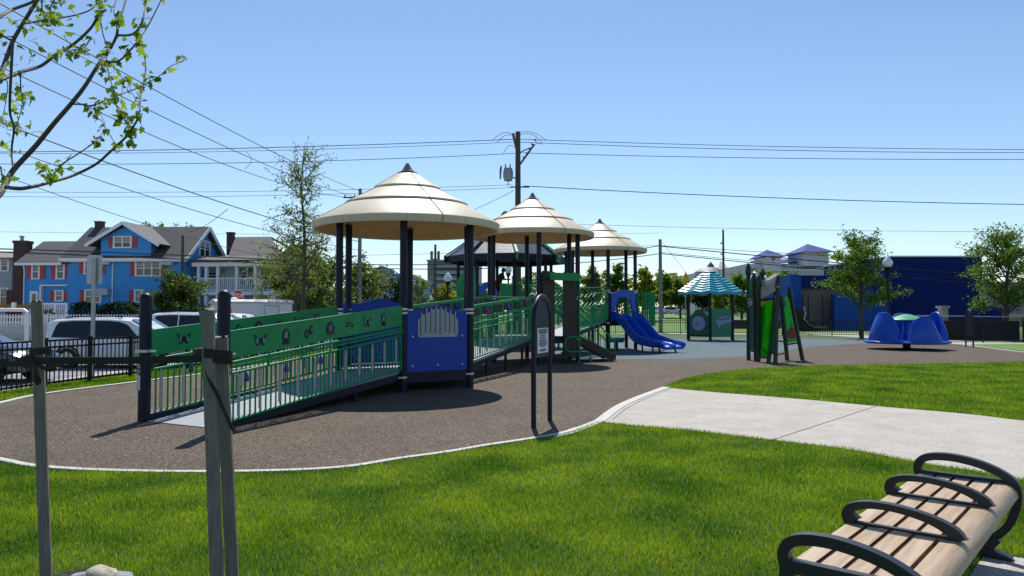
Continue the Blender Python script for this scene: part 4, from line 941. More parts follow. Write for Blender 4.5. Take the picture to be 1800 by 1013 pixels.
c0, c1, c2 = [hc + Vector((1.45 * math.cos(R(q)), 1.45 * math.sin(R(q)), 0)) for q in (195, 255, 315)]
dgp = mat('deep_green_panel', (0.010, 0.085, 0.045), 0.45, var=.12); mgp = mat('mid_green_panel', (0.012, 0.21, 0.10), 0.42, var=.1); lav = mat('lavender_plate', (0.26, 0.30, 0.48), 0.5, var=.08)
d = (c1 - c0).normalized(); L = (c1 - c0).length; M = frame2(c0, d); nn = Vector((d.y, -d.x, 0))
o = MB().prism([(.1, .22), (L - .1, .22), (L - .1, 1.45)] + s2([(L - .3, 1.5), (L * .66, 1.74), (L * .5, 1.80), (L * .34, 1.74), (.3, 1.5), (.1, 1.45)], 4), M, .05).build('front_panel', dgp, ph)
x = MB().prism([(L / 2 + .42 * math.cos(t), 1.0 + .42 * math.sin(t)) for t in np.linspace(0, 6.283, 29)[:-1]], frame2(c0 + nn * .035, d), .03).build('dial', lav, o)
mb = MB(); M3 = frame2(c0 + nn * .054, d)
for r_ in (.2, .33):
    for q in range(14): mb.box(M3 @ Vector((L / 2 + r_ * math.cos(q * .449), 1.0 + r_ * math.sin(q * .449), 0)), (.05, .01, .05))
mb.box(M3 @ Vector((L / 2, 1.0, 0)), (.2, .012, .2)); mb.build('dial_marks', mat('mark_blue', (.08, .11, .25), .5), o)
d = (c2 - c1).normalized(); M = frame2(c1, d); nn = Vector((d.y, -d.x, 0))
o = MB().prism([(.1, .22), (L - .1, .22), (L - .1, 1.85), (.1, 1.85)], M, .05).build('front_panel', mgp, ph)
fan = [(L * .22, 1.10), (L * .33, 1.32), (L * .62, 1.42), (L * .88, 1.36), (L * .95, 1.12), (L * .72, 1.02), (L * .5, .96), (L * .38, .72)]
MB().prism(fan, frame2(c1 + nn * .035, d), .03).build('letter_card', lav, o)
mb = MB(); M3 = frame2(c1 + nn * .055, d)
for i in range(7): mb.prism([(L * (.36 + i * .07), 1.17 + .012 * i), (L * (.40 + i * .07), 1.18 + .012 * i), (L * (.40 + i * .07), 1.28 + .012 * i), (L * (.36 + i * .07), 1.27 + .012 * i)], M3, .01)
mb.build('card_marks', mat('mark_navy', (.03, .035, .09), .5), o)
mb = MB()
for k, z in ((3, .3), (4, .3), (5, .3), (2, .3), (1, .3)):
    a, b = [hc + Vector((1.45 * math.cos(R(q)), 1.45 * math.sin(R(q)), z)) for q in (-105 + 60 * k, -105 + 60 * (k + 1))]; mb.beam(a, b, .08, .06)
mb.build('base_rail', navy, ph)

# ---------------------------------------------------------------- leaning panel play structure
ap = thing('play_panel_wall', G(1362, 636), 'cluster of tall dark posts holding slanted green play panels', 'play panels')
gp1 = mat('panel_deep_green', (0.015, 0.10, 0.055), 0.35, var=.3, scale=2.2); gp2 = leafmat('panel_bright_green', (.03, .25, .03), (.10, .36, .05), .75, .35, 1.6, 1.5); gp3 = leafmat('panel_mint', (.05, .30, .14), (.08, .36, .18), .7, .35, 2, 1.4); yel = mat('panel_yellow', (0.45, 0.42, 0.04), .45, var=.15)
posts = []
def apost(b, Yb, t, Yt, pod=.05):
    a = G(*b); a = P(b[0], b[1], a.y); q = P(t[0], t[1], a.y + Yt); dv = (q - a).normalized(); mb = MB()
    mb.tube([a - dv * .05, a + dv * ((q - a).length - .45), a + dv * ((q - a).length - .35), a + dv * ((q - a).length - .15), q], [.07, .064, .095, .09, .03], 10); mb.build('post', darkgreen, ap); posts.append((a, q)); return a, q
p1 = apost((1316, 634), 0, (1315.5, 463), 0); p2 = apost((1329, 636), 0, (1325, 480), 0); p2b = apost((1333, 637), 0, (1334, 484), 0)
p3 = apost((1351, 637), 0, (1366, 482), .2); p4 = apost((1363, 640), 0, (1368, 484), .3); p5 = apost((1384, 634), 0, (1372, 518), .1); p6 = apost((1411, 634), 0, (1386, 503), .1)
def apanel(pa, pb, f0, f1, m, name, t=.03, parent=ap, label=None):
    a0, a1 = pa[0].lerp(pa[1], f0), pa[0].lerp(pa[1], f1); b0, b1 = pb[0].lerp(pb[1], f0), pb[0].lerp(pb[1], f1)
    n = (b0 - a0).cross(a1 - a0).normalized() * t / 2
    return MB().add([a0 - n, b0 - n, b1 - n, a1 - n, a0 + n, b0 + n, b1 + n, a1 + n], [(0, 1, 2, 3), (7, 6, 5, 4), (1, 0, 4, 5), (2, 1, 5, 6), (3, 2, 6, 7), (0, 3, 7, 4)]).build(name, m, parent, label=label)
apanel(p1, p2, .10, .60, gp1, 'side_panel'); apanel(p1, p2, .66, .85, gp3, 'side_panel')
o = apanel(p2b, p3, .06, .70, gp2, 'picture_panel', label='yellow-green picture panel')
a0 = p2b[0].lerp(p2b[1], .62); 
n = -Vector((0, 1, 0)) * .04; mb = MB(); A, B = p2b, p3
def q(u, f): return A[0].lerp(A[1], f).lerp(B[0].lerp(B[1], f), u) + n
mb.add([q(.04, .62), q(.35, .66), q(.9, .695), q(.04, .695)], [(0, 1, 2, 3)]); mb.add([q(.1, .2), q(.3, .2), q(.38, .5), q(.22, .6)], [(0, 1, 2, 3)], 1); mb.add([q(.05, .18), q(.95, .06), q(.9, .10), q(.05, .22)], [(0, 1, 2, 3)], 1)
mb.build('picture', [yel, gp3], o)
apanel(p3, p4, .10, .75, gp1, 'side_panel')
o = apanel(p5, p6, .26, .90, gp3, 'picture_panel', label='mint picture panel with red oval')
mb = MB(); A, B = p5, p6
ov = [q(.52 + .40 * math.cos(t), .385 + .085 * math.sin(t)) for t in np.linspace(0, 6.283, 21)[:-1]]; mb.add(ov, [tuple(range(20))]); mb.add([q(.15, .78), q(.4, .78), q(.36, .88), q(.2, .88)], [(0, 1, 2, 3)], 1); mb.add([q(.62, .56), q(.74, .56), q(.72, .74), q(.64, .74)], [(0, 1, 2, 3)], 2); mb.add([q(.5, .47), q(.7, .47), q(.65, .54), q(.52, .54)], [(0, 1, 2, 3)], 1)
mb.build('picture', [mat('oval_red', (.22, .02, .015), .45), mat('mark_teal', (.03, .12, .25), .45), mat('mark_olive', (.25, .26, .06), .45)], o)
mb = MB()
for f in (.10, .26): mb.beam(p4[0].lerp(p4[1], f), p5[0].lerp(p5[1], f + .02), .04, .05)
mb.beam(p5[0].lerp(p5[1], .24), p6[0].lerp(p6[1], .24), .05, .06); mb.beam(p2b[0].lerp(p2b[1], .05), p3[0].lerp(p3[1], .05), .05, .05); mb.beam(p2b[0].lerp(p2b[1], .72), p3[0].lerp(p3[1], .72), .04, .05)
mb.build('cross_rail', darkgreen, ap)
mb = MB(); s0, s1 = p1[0].lerp(p1[1], .62), p4[0].lerp(p4[1], .97); w0 = Vector((.0, .35, .50)); 
for i in range(6):
    f = i / 5; u = w0 * f - w0 * .4; mb.beam(s0 + u + Vector((.0, 0, .0)), s1 + u * .8 + Vector((0, 0, -.12)), .13, .035)
mb.build('slat_roof', leafmat('slat_pale', (.75, .75, .74), (.85, .85, .84), .65, .4, 2, 1.0, tmul=(1, 1, 1)), ap)
h1 = P(1340, 473, p2b[0].y + .3); h2 = P(1341, 503, p2b[0].y + .3); mb = MB(); mb.tube([h1, h1.lerp(h2, .2), h1.lerp(h2, .4), h2], [.02, .1, .07, .07], 10); mb.tube([h2, h2 + Vector((.25, .1, -.02)), h2 + Vector((.5, .2, .08))], .05, 8); mb.build('post', darkgreen, ap)

# ---------------------------------------------------------------- merry-go-round
mc = G(1594, 614.5); mg = thing('merry_go_round', mc, 'blue merry-go-round with four tall curved seat backs and green table', 'merry-go-round')
mb = MB(); mb.tube([mc + Vector((0, 0, -.02)), mc + Vector((0, 0, .35))], .16, 14); mb.lathe([(.3, .02), (.3, .012), (.16, .08)], mc, 16); mb.build('pivot', black, mg)
mb = MB(); mb.lathe([(.001, .26), (1.62, .27), (1.71, .31), (1.71, .36), (1.66, .40), (1.2, .42), (.001, .42)], mc, 56); mb.build('platform', slideblue, mg)
for k, az in enumerate((-89, 3, 70, 201)):
    mb = MB(); vs = []; fs = []; n = 22; hw = R((27, 28, 30, 30)[k]); H = (1.06, 1.26, 1.2, 1.24)[k]
    for side in (0, 1):
        for i in range(n + 1):
            q_ = -1 + 2 * i / n; t = R(az) + q_ * hw; hh = H * max(0, 1 - abs(q_) ** 2.2) ** .5
            for j in range(7):
                f = j / 6; r = 1.60 - .20 * f ** 2 - (.07 if side else 0) + .03 * math.sin(math.pi * f)
                vs.append(mc + Vector((r * math.cos(t), r * math.sin(t), .36 + hh * f)))
    m_ = (n + 1) * 7
    for side in (0, 1):
        for i in range(n):
            for j in range(6):
                a = side * m_ + i * 7 + j; f_ = (a, a + 7, a + 8, a + 1); fs.append(f_ if side == 0 else f_[::-1])
    for i in range(n): a = i * 7 + 6; fs.append((a, a + 7, m_ + a + 7, m_ + a))
    mb.add(vs, fs); sh_ = mb.build('seat_back', slideblue, mg, sharp=50)
    mb = MB(); pts = []
    rim = [mc + Vector((1.365 * math.cos(R(az) + q_ * hw), 1.365 * math.sin(R(az) + q_ * hw), .36 + H * max(0, 1 - abs(q_) ** 2.2) ** .5)) for q_ in np.linspace(-.97, .97, 25)]
    mb.tube(rim, .045, 8); mb.build('rim', slideblue, sh_)
    mb = MB(); vs = []
    for i in range(9):
        t = R(az) + (-1 + i / 4) * hw * .85
        for r, z in ((1.42, .41), (1.42, .74), (1.02, .72), (.98, .68), (1.04, .41)): vs.append(mc + Vector((r * math.cos(t), r * math.sin(t), z)))
    mb.add(vs, [(i * 5 + j, i * 5 + j + 1, i * 5 + 5 + j + 1, i * 5 + 5 + j) for i in range(8) for j in range(4)] + [(0, 1, 2, 3, 4), (44, 43, 42, 41, 40)]); mb.build('seat', slideblue, mg)
mb = MB(); mb.tube([mc + Vector((0, 0, .4)), mc + Vector((0, 0, 1.28))], [.22, .12], 14); mb.build('table_column', slideblue, mg)
mb = MB(); mb.lathe([(.001, 1.26), (.6, 1.25), (.76, 1.28), (.78, 1.31), (.70, 1.35), (.4, 1.46), (.2, 1.53), (.08, 1.55), (.001, 1.55)], mc, 32); mb.build('table_disc', mat('mint_plastic', (.10, .38, .16), .32, var=.1), mg)
# ---------------------------------------------------------------- black picket-style metal fences
def fence(pts, h, label, postgap=2.2, bgap=.125, name='metal_fence', m=None, pw=.055, bw=.018):
    m = m or black
    pts = [Vector((p[0], p[1], 0)) for p in pts]; root = thing(name, pts[0], label, 'fence')
    seg = [(pts[i + 1] - pts[i]).length for i in range(len(pts) - 1)]; tot = sum(seg)
    def at(s):
        for i, l in enumerate(seg):
            if s <= l or i == len(seg) - 1: return pts[i].lerp(pts[i + 1], min(1, s / l))
            s -= l
    mb = MB(); n = int(tot / postgap); S_ = [i * tot / n for i in range(n + 1)]
    for i in range(n):
        a, b = at(S_[i]), at(S_[i + 1])
        for z in (h - .03, h - .17, .12): mb.beam(a + Vector((0, 0, z)), b + Vector((0, 0, z)), .03 + bw * .4, .03 + bw * .5)
        k = max(1, int((b - a).length / bgap))
        for j in range(1, k): p = a.lerp(b, j / k); mb.box(p + Vector((0, 0, h / 2 + .03)), (bw, bw, h - .1))
    mb.build('rail_panel', m, root)
    for i in range(n + 1):
        p = at(S_[i]); mb = MB(); mb.box(p + Vector((0, 0, h / 2)), (pw, pw, h + .04)); mb.box(p + Vector((0, 0, h + .025)), (pw + .015, pw + .015, .02)); mb.build('post', m, root)
    return root
fence([(-10.15, 9.0), (-9.97, 14.6), (-9.85, 16.1), (-9.66, 17.2), (-9.42, 18.4), (-9.1, 22), (-8.6, 27), (-7.9, 33)], 1.04, 'black metal fence beside the parked white minivan', 1.28, .125, pw=.075, bw=.020)
fence([(-7.9, 33.2), (-7, 41), (-6, 49), (-3, 56), (3, 58.5)], 1.04, 'black metal fence behind the play towers, beside the road', 2.4, .15, bw=.024)
fence([(3.2, 58.5), (10.4, 57.3), (16, 55.5), (19.4, 53.2)], 1.05, 'black metal fence before the sunny park lawn', 2.4, .15, bw=.024)
fence([(19.6, 53.0), (21.0, 52.0), (24, 50.5), (26.2, 47)], 1.05, 'black metal fence below the blue building', 2.4, .15, bw=.024)
fence([(23.2, 41.5), (26.4, 39.2), (27.6, 40.0)], 1.32, 'taller dark fence behind the black round-topped sign', 2.0, .11)
fence([(27.8, 40.2), (31, 41.5), (36, 43)], 1.15, 'black metal fence running off the right edge', 2.0, .13)
darkpanel = mat('dark_panel', (0.010, 0.011, 0.014), 0.8, var=.3, scale=5)
tp = thing('ramp_wall', (24.6, 42.6, 0), 'low dark wall of a ramp by the navy building, behind the taller fence', 'wall')
MB().box((25.8, 42.0, .62), (5.2, .2, 1.1), rz=R(-14)).build('panel', darkpanel, tp)  # near-black panel filling the dark stretch behind the fence
mb = MB(); mb.tube([(23.2, 42.5, 1.45), (28.4, 41.2, 1.38)], .025, 8); mb.tube([(23.2, 42.5, 1.45), (23.2, 42.5, .1)], .025, 8); mb.build('handrail', galv, tp)

# ---------------------------------------------------------------- utility poles, lamps, signs
def pole(base, top_py, r, label, m=woodpole, name='utility_pole'):
    base = Vector((base[0], base[1], 0)); d = base.y; z = EYE + P(900, top_py, d).z - EYE
    root = thing(name, base, label, 'utility pole', 'utility poles'); MB().tube([base + Vector((0, 0, -.1)), base + Vector((0, 0, z * .5)), base + Vector((0, 0, z))], [r, r * .88, r * .72], 12).build('shaft', m, root); return root, base, z
insul = mat('insulator', (.12, .12, .13), .4, var=.2)
pl1, b1, z1_ = pole((P(910.5, 500, 45).x, 45), 232, .21, 'tall dark utility pole with transformer between the tan roofs')
S1 = 45 / 1300.0
mb = MB(); c = b1 + Vector((-.48 - .12, -.15, 0)); zt = P(900, 297, 45).z; zb_ = P(900, 319, 45).z
mb.lathe([(.001, zt + .03), (.25, zt), (.27, zt - .04), (.26, zb_ + .04), (.22, zb_), (.001, zb_)], c, 16); 
for i in range(6): t = i * 1.047; mb.box(c + Vector((.28 * math.cos(t), .28 * math.sin(t), (zt + zb_) / 2)), (.05, .02, .45), rz=t)
tr = mb.build('transformer', galv, pl1)
mb = MB()
for dx in (-.16, .12): mb.lathe([(.03, 0), (.055, .05), (.03, .1), (.05, .15), (.03, .2), (.02, .3)], c + Vector((dx, 0, zt)), 8)
mb.tube([c + Vector((-.42, 0, zt + .15)), c + Vector((-.46, 0, zt - .1)), c + Vector((-.48, 0, zb_ + .1))], [.05, .07, .04], 8); mb.tube([c + Vector((0, 0, zb_ - .3)), c + Vector((0, 0, zb_ + .1))], .03, 6); mb.tube([b1 + Vector((0, 0, zb_ + .2)), c + Vector((0, 0, zb_ + .2))], .04, 6)
mb.build('bushing', insul, tr)
mb = MB(); zc = P(900, 252, 45).z; zb2 = P(900, 290, 45).z
mb.beam(b1 + Vector((.12, -.1, zb2)), b1 + Vector((1.0, -.1, zc - .1)), .10, .12)
for i in range(5): p = b1 + Vector((.3 + i * .17, -.2, zb2 + .45 + i * .27)); mb.tube([p, p + Vector((.14, 0, -.1))], .05, 6)
mb.tube([b1 + Vector((-.3, -.05, P(900, 235, 45).z)), b1 + Vector((-.12, -.05, P(900, 262, 45).z))], [.09, .06], 8)
mb.beam(b1 + Vector((.1, -.1, zc - .6)), b1 + Vector((.75, -.1, zc - .3)), .06, .06); mb.build('switch_arm', insul, pl1)
mb = MB(); mb.beam(b1 + Vector((-.5, -.2, P(900, 330, 45).z)), b1 + Vector((.7, -.2, P(900, 330, 45).z)), .07, .07); mb.build('crossarm', woodpole, pl1)
pl2, b2, z2_ = pole((P(632, 500, 50).x, 50), 332, .15, 'pale pole with short crossarm behind the nearest tan roof', poleg)
mb = MB(); zc = P(900, 348, 50).z; mb.beam(b2 + Vector((.05, -.15, zc)), b2 + Vector((-1.1, -.15, zc)), .08, .09); mb.build('crossarm', woodpole, pl2)
mb = MB()
for dx in (-1.0, -.35, .0): mb.lathe([(.03, 0), (.06, .05), (.03, .09), (.05, .13), (.02, .18)], b2 + Vector((dx, -.15, zc + .04)), 8)
mb.build('insulator', insul, pl2)
MB().tube([b2 + Vector((.25, -.2, P(900, 452, 50).z - .1)), b2 + Vector((.25, -.2, P(900, 452, 50).z + .15))], [.16, .12], 8).build('cable_box', galv, pl2)
pl3, b3, z3_ = pole((P(765, 500, 75).x, 75), 430, .16, 'dark utility pole under the nearest tan roof, before the grey tower block', woodpole)
mb = MB()
for dx in (-.35, .35): mb.tube([b3 + Vector((dx, -.2, z3_ - 1.5)), b3 + Vector((dx, -.2, z3_ - .7))], .14, 8)
mb.beam(b3 + Vector((-.5, -.1, z3_ - 1.5)), b3 + Vector((.5, -.1, z3_ - 1.5)), .1, .1); mb.build('equipment', insul, pl3)
pl4, b4, z4_ = pole((P(1161, 500, 58.8).x, 58.8), 421, .17, 'weathered grey pole standing behind the back fence near the slide', poleg)
pl5, b5, z5_ = pole((P(1272, 500, 72).x, 72), 404, .13, 'thin dark pole above the teal playhouse roof', woodpole)
mb = MB()
for py in (428, 447): zz = P(900, py, 72).z; mb.box(b5 + Vector((-.15, -.12, zz)), (.3, .1, .14))
mb.build('bracket', insul, pl5)
pl6, b6, z6_ = pole((P(320, 500, 52).x, 52), 415, .13, 'short dark pole before the blue house, in the leafy shrub', woodpole)

WIRES = [  # px,py,dist -> px,py,dist, sag(m), radius, label
 ((-60, 268, 42), (905, 245, 45), .15, .022, 'upper power line left of the transformer pole'),
 ((-60, 270.5, 42), (903, 250, 45.2), .2, .014, 'thin line just under the upper left power line'),
 ((-60, 288, 42), (905, 270, 45), .25, .018, 'second power line left of the transformer pole'),
 ((915, 245, 45), (1900, 263.5, 44), .15, .018, 'uppermost power line right of the transformer pole'),
 ((915, 250, 45), (1900, 268.5, 44), .2, .018, 'second power line right of the transformer pole'),
 ((915, 269, 45), (1900, 280, 44), .15, .018, 'third power line right of the transformer pole'),
 ((920, 327, 45), (1900, 361, 44), .2, .024, 'lowest power line right of the transformer pole'),
 ((-60, 337, 42), (900, 325, 45), .2, .012, 'thin cable crossing behind the nearest roof peak'),
 ((-60, 345, 42), (900, 330, 45), .25, .012, 'lower of the two thin cables behind the nearest roof peak'),
 ((-60, -28, 15), (632, 336, 50), .3, .016, 'diagonal line dropping from the young tree to the pale pole, topmost'),
 ((-60, 27, 16), (628, 347, 50), .45, .016, 'diagonal line under the topmost diagonal one'),
 ((-60, 88, 17), (606, 347, 50), .6, .016, 'third diagonal line dropping toward the pale pole'),
 ((-60, 192, 22), (632, 425, 50), .35, .024, 'thick diagonal cable passing above the shrubby tree'),
 ((-60, 235, 24), (632, 440, 50), .45, .018, 'diagonal cable below the thick one, over the house'),
 ((-60, 285, 26), (470, 452, 58), .3, .016, 'lowest diagonal cable, falling to the porch house'),
 ((-60, 436, 40), (632, 465, 50), -.1, .035, 'upper of two heavy black cables before the blue house'),
 ((-60, 441, 40), (632, 471, 50), -.05, .04, 'lower of two heavy black cables before the blue house'),
 ((632, 465, 50), (1161, 432, 58.8), .5, .032, 'upper heavy cable passing under the tan roofs'),
 ((632, 471, 50), (1161, 446, 58.8), .5, .032, 'lower heavy cable passing under the tan roofs'),
 ((632, 449, 50), (1161, 431, 58.8), .1, .014, 'thin cable above the heavy ones under the tan roofs'),
 ((1161, 432, 58.8), (1900, 471, 54), .1, .020, 'topmost of four cables right of the weathered grey pole'),
 ((1161, 433, 58.8), (1900, 497, 50), .1, .038, 'second of four cables right of the weathered grey pole'),
 ((1161, 444, 58.8), (1900, 505, 54), .1, .020, 'third of four cables right of the weathered grey pole'),
 ((1161, 446, 58.8), (1900, 513, 50), .1, .034, 'lowest of four cables right of the weathered grey pole'),
 ((-60, 407, 70), (1161, 410, 75), .2, .014, 'faint level cable above the house chimneys'),
 ((1000, 394, 70), (1900, 408, 70), .2, .016, 'faint level cable high above the blue building'),
 ((903, 335, 45), (760, 395, 62), .2, .016, 'guy cable slanting down left from the transformer pole'),
 ((1166, 428, 58.8), (1205, 478, 62), 0, .016, 'guy wire beside the weathered grey pole'),
 ((400, 368, 30), (330, 408, 56), .2, .014, 'service cable dropping from the thick cable to the house gable'),
 ((635, 453, 50), (712, 500, 70), .1, .018, 'service cable from the pale pole to the far blue building'),
]
for (a, b, sag, r, lb) in WIRES:
    A, B = P(*a), P(*b); n = 20; D_ = B - A      # carried on beyond the frame
    k0 = 0.9 if a[0] < 0 else 0; k1 = 0.8 if b[0] > 1800 else 0
    A, B = A - D_ * k0, B + D_ * k1; n = 36
    def on(t): u = -k0 + t * (1 + k0 + k1); return A.lerp(B, t) - Vector((0, 0, sag * 4 * (u % 1.0) * (1 - (u % 1.0)))) 
    pts = [on(i / n) for i in range(n + 1)]
    o = MB().tube(pts, r, 5).build('power_line', wirem, None, label=lb, cat='power line', group='overhead lines')
jp = [(P(866, 246, 45), P(903, 236, 45)), (P(874, 250, 45), P(905, 240, 45)), (P(960, 247, 45), P(914, 233, 45)), (P(952, 249, 45), P(914, 237, 45)), (P(955, 254, 45), P(930, 266, 45)), (P(885, 270, 45), P(903, 258, 45))]
mb = MB()
for A, B in jp:
    n = 8; mb.tube([A.lerp(B, i / n) + Vector((0, 0, .25 * math.sin(math.pi * i / n))) for i in range(n + 1)], .016, 5)
for A, B in ((P(433, 267, 43), P(430, 298, 43)), (P(481, 266, 43), P(482, 292, 43))): mb.tube([A.lerp(B, i / 8) + Vector((.35 * math.sin(math.pi * i / 8), 0, 0)) for i in range(9)], .013, 5)
mb.build('jumper_wire', wirem, pl1)

globe = mat('lamp_globe', (.86, .86, .84), .25, var=.04)
def lamp(px, pyt, Y, s, label, pym=None):
    p = P(px, 550, Y); base = Vector((p.x, Y, 0)); z = P(px, pyt, Y).z; root = thing('street_lamp', base, label, 'street lamp', 'acorn-globe street lamps')
    gz = z - .62 * s; mb = MB(); mb.tube([base, base + Vector((0, 0, gz - .28 * s))], .055 * s ** .5, 10); mb.lathe([(.13 * s, 0), (.13 * s, .5), (.07 * s, .7)], base, 12); mb.lathe([(.05, gz - .5 * s), (.09 * s, gz - .4 * s), (.06 * s, gz - .3 * s), (.17 * s, gz - .08 * s), (.19 * s, gz)], base, 12); mb.build('lamp_post', black, root)
    MB().lathe([(.15 * s, gz), (.25 * s, gz + .16 * s), (.24 * s, gz + .3 * s), (.17 * s, gz + .40 * s), (.13 * s, gz + .44 * s), (.12 * s, gz + .5 * s), (.04 * s, gz + .55 * s), (.03 * s, gz + .62 * s), (.001, gz + .63 * s)], base, 16).build('lamp_globe', globe, root)
lamp(787, 478, 46, 1.0, 'white-globed lamp left of the green ribbed barrier')
lamp(893.5, 465, 44, .85, 'lamp with dark flared head seen through the octagonal tower')
lamp(1328, 476, 46, 1.05, 'white-globed lamp behind the left posts of the slanted panels')
lamp(1346, 484, 60, 1.25, 'white-globed lamp further back, behind the hanging post of the slanted panels')
lamp(1562, 449, 44.6, 1.15, 'large white-globed lamp with dark post between small tree and navy wall')
lamp(757, 519, 75, .9, 'tiny far lamp right of the dark-leaved tree')

# street sign seen from behind, stop sign
sg = thing('street_sign', P(164, 550, 18.2) * 1, 'blank grey back of a tall street sign on a metal post', 'sign'); sp = P(164, 550, 18.2); sp.z = 0; sg.location = sp
zt = P(160, 448, 18.2).z; zl = P(160, 499, 18.2).z; mb = MB(); mb.beam(sp, sp + Vector((0, 0, zt - .08)), .09, .05); mb.build('post', galv, sg)
a = sp + Vector((-.205, .045, 0)); MB().prism([(0, zl + .03), (.03, zl), (.34, zl - .015), (.36, zl + .01), (.36, zt - .04), (.34, zt - .01), (.03, zt), (0, zt - .03)], frame2(a, Vector((1, .12, 0))), .006).build('sign_plate', mat('sign_back', (.50, .51, .53), .45, var=.08, metal=.3), sg)
ss = P(419, 550, 40); ss.z = 0; st = thing('stop_sign', ss, 'red octagonal STOP sign standing by the white box trailer', 'sign'); zc = P(419, 520, 40).z; rr = .325
MB().beam(ss, ss + Vector((0, 0, zc + .2)), .05, .04).build('post', galv, st)
octa = lambda r: [(r * math.cos(R(22.5 + 45 * i)), r * math.sin(R(22.5 + 45 * i))) for i in range(8)]
M = frame2(ss + Vector((0, -.04, zc)), (1, 0, 0)); MB().prism(octa(rr), M, .006).build('border', white, st)
fa = MB().prism(octa(rr * .93), frame2(ss + Vector((0, -.0455, zc)), (1, 0, 0)), .005).build('sign_face', red, st)
def text(s, size, loc, rot, m, parent, ext=.002, sx=1.0):
    cu_ = bpy.data.curves.new('lettering', 'FONT'); cu_.body = s; cu_.size = size; cu_.align_x = 'CENTER'; cu_.align_y = 'CENTER'; cu_.extrude = ext; cu_.offset = size * .012; cu_.materials.append(m)
    o = bpy.data.objects.new('lettering', cu_); COL.objects.link(o); o.location = loc; o.rotation_euler = rot; o.scale = (sx, 1, 1); o2 = bpy.data.objects.new('lettering', bpy.data.meshes.new_from_object(o)); COL.objects.link(o2); o2.location = o.location; o2.rotation_euler = o.rotation_euler; o2.scale = o.scale; bpy.data.objects.remove(o)
    o2.parent = parent; o2.matrix_parent_inverse = wmat(parent).inverted(); return o2
text('STOP', .30, ss + Vector((0, -.0505, zc)), (R(90), 0, 0), white, fa, sx=.82)
# yellow feather flag, white pipe frame
ff = P(1205, 550, 64); ff.z = 0; fl = thing('feather_flag', ff, 'yellow feather flag on a thin pole left of the teal roof', 'flag'); MB().tube([ff, ff + Vector((0, 0, P(1205, 478, 64).z))], .035, 6).build('pole', galv, fl)
zt, zb_ = P(1205, 479, 64).z, P(1205, 523, 64).z; MB().prism(s2([(.0, zb_), (.42, zb_ + .1), (.40, zb_ + 1.2), (.25, zt - .4), (.03, zt), (-.16, zt - .4), (-.22, zb_ + 1.0), (-.2, zb_ + .1)], 3), frame2(ff + Vector((.02, -.03, 0)), (1, .2, 0)), .02).build('flag_cloth', mat('flag_yellow', (.62, .36, .01), .7, var=.1), fl)
gf = P(47, 550, 28); gt = thing('pipe_rail', Vector((gf.x, 28, 0)), 'white pipe rail frame before the picket fence', 'rail'); mb = MB(); z = P(47, 545, 28).z
mb.tube([(-24, 28.5, z + .03), (gf.x - .1, 28, z), (gf.x, 28, z - .06), (gf.x, 28, .02)], .065, 8); mb.tube([(-24, 28.5, 0), (-24, 28.5, z)], .05, 8); mb.build('pipe', white, gt)

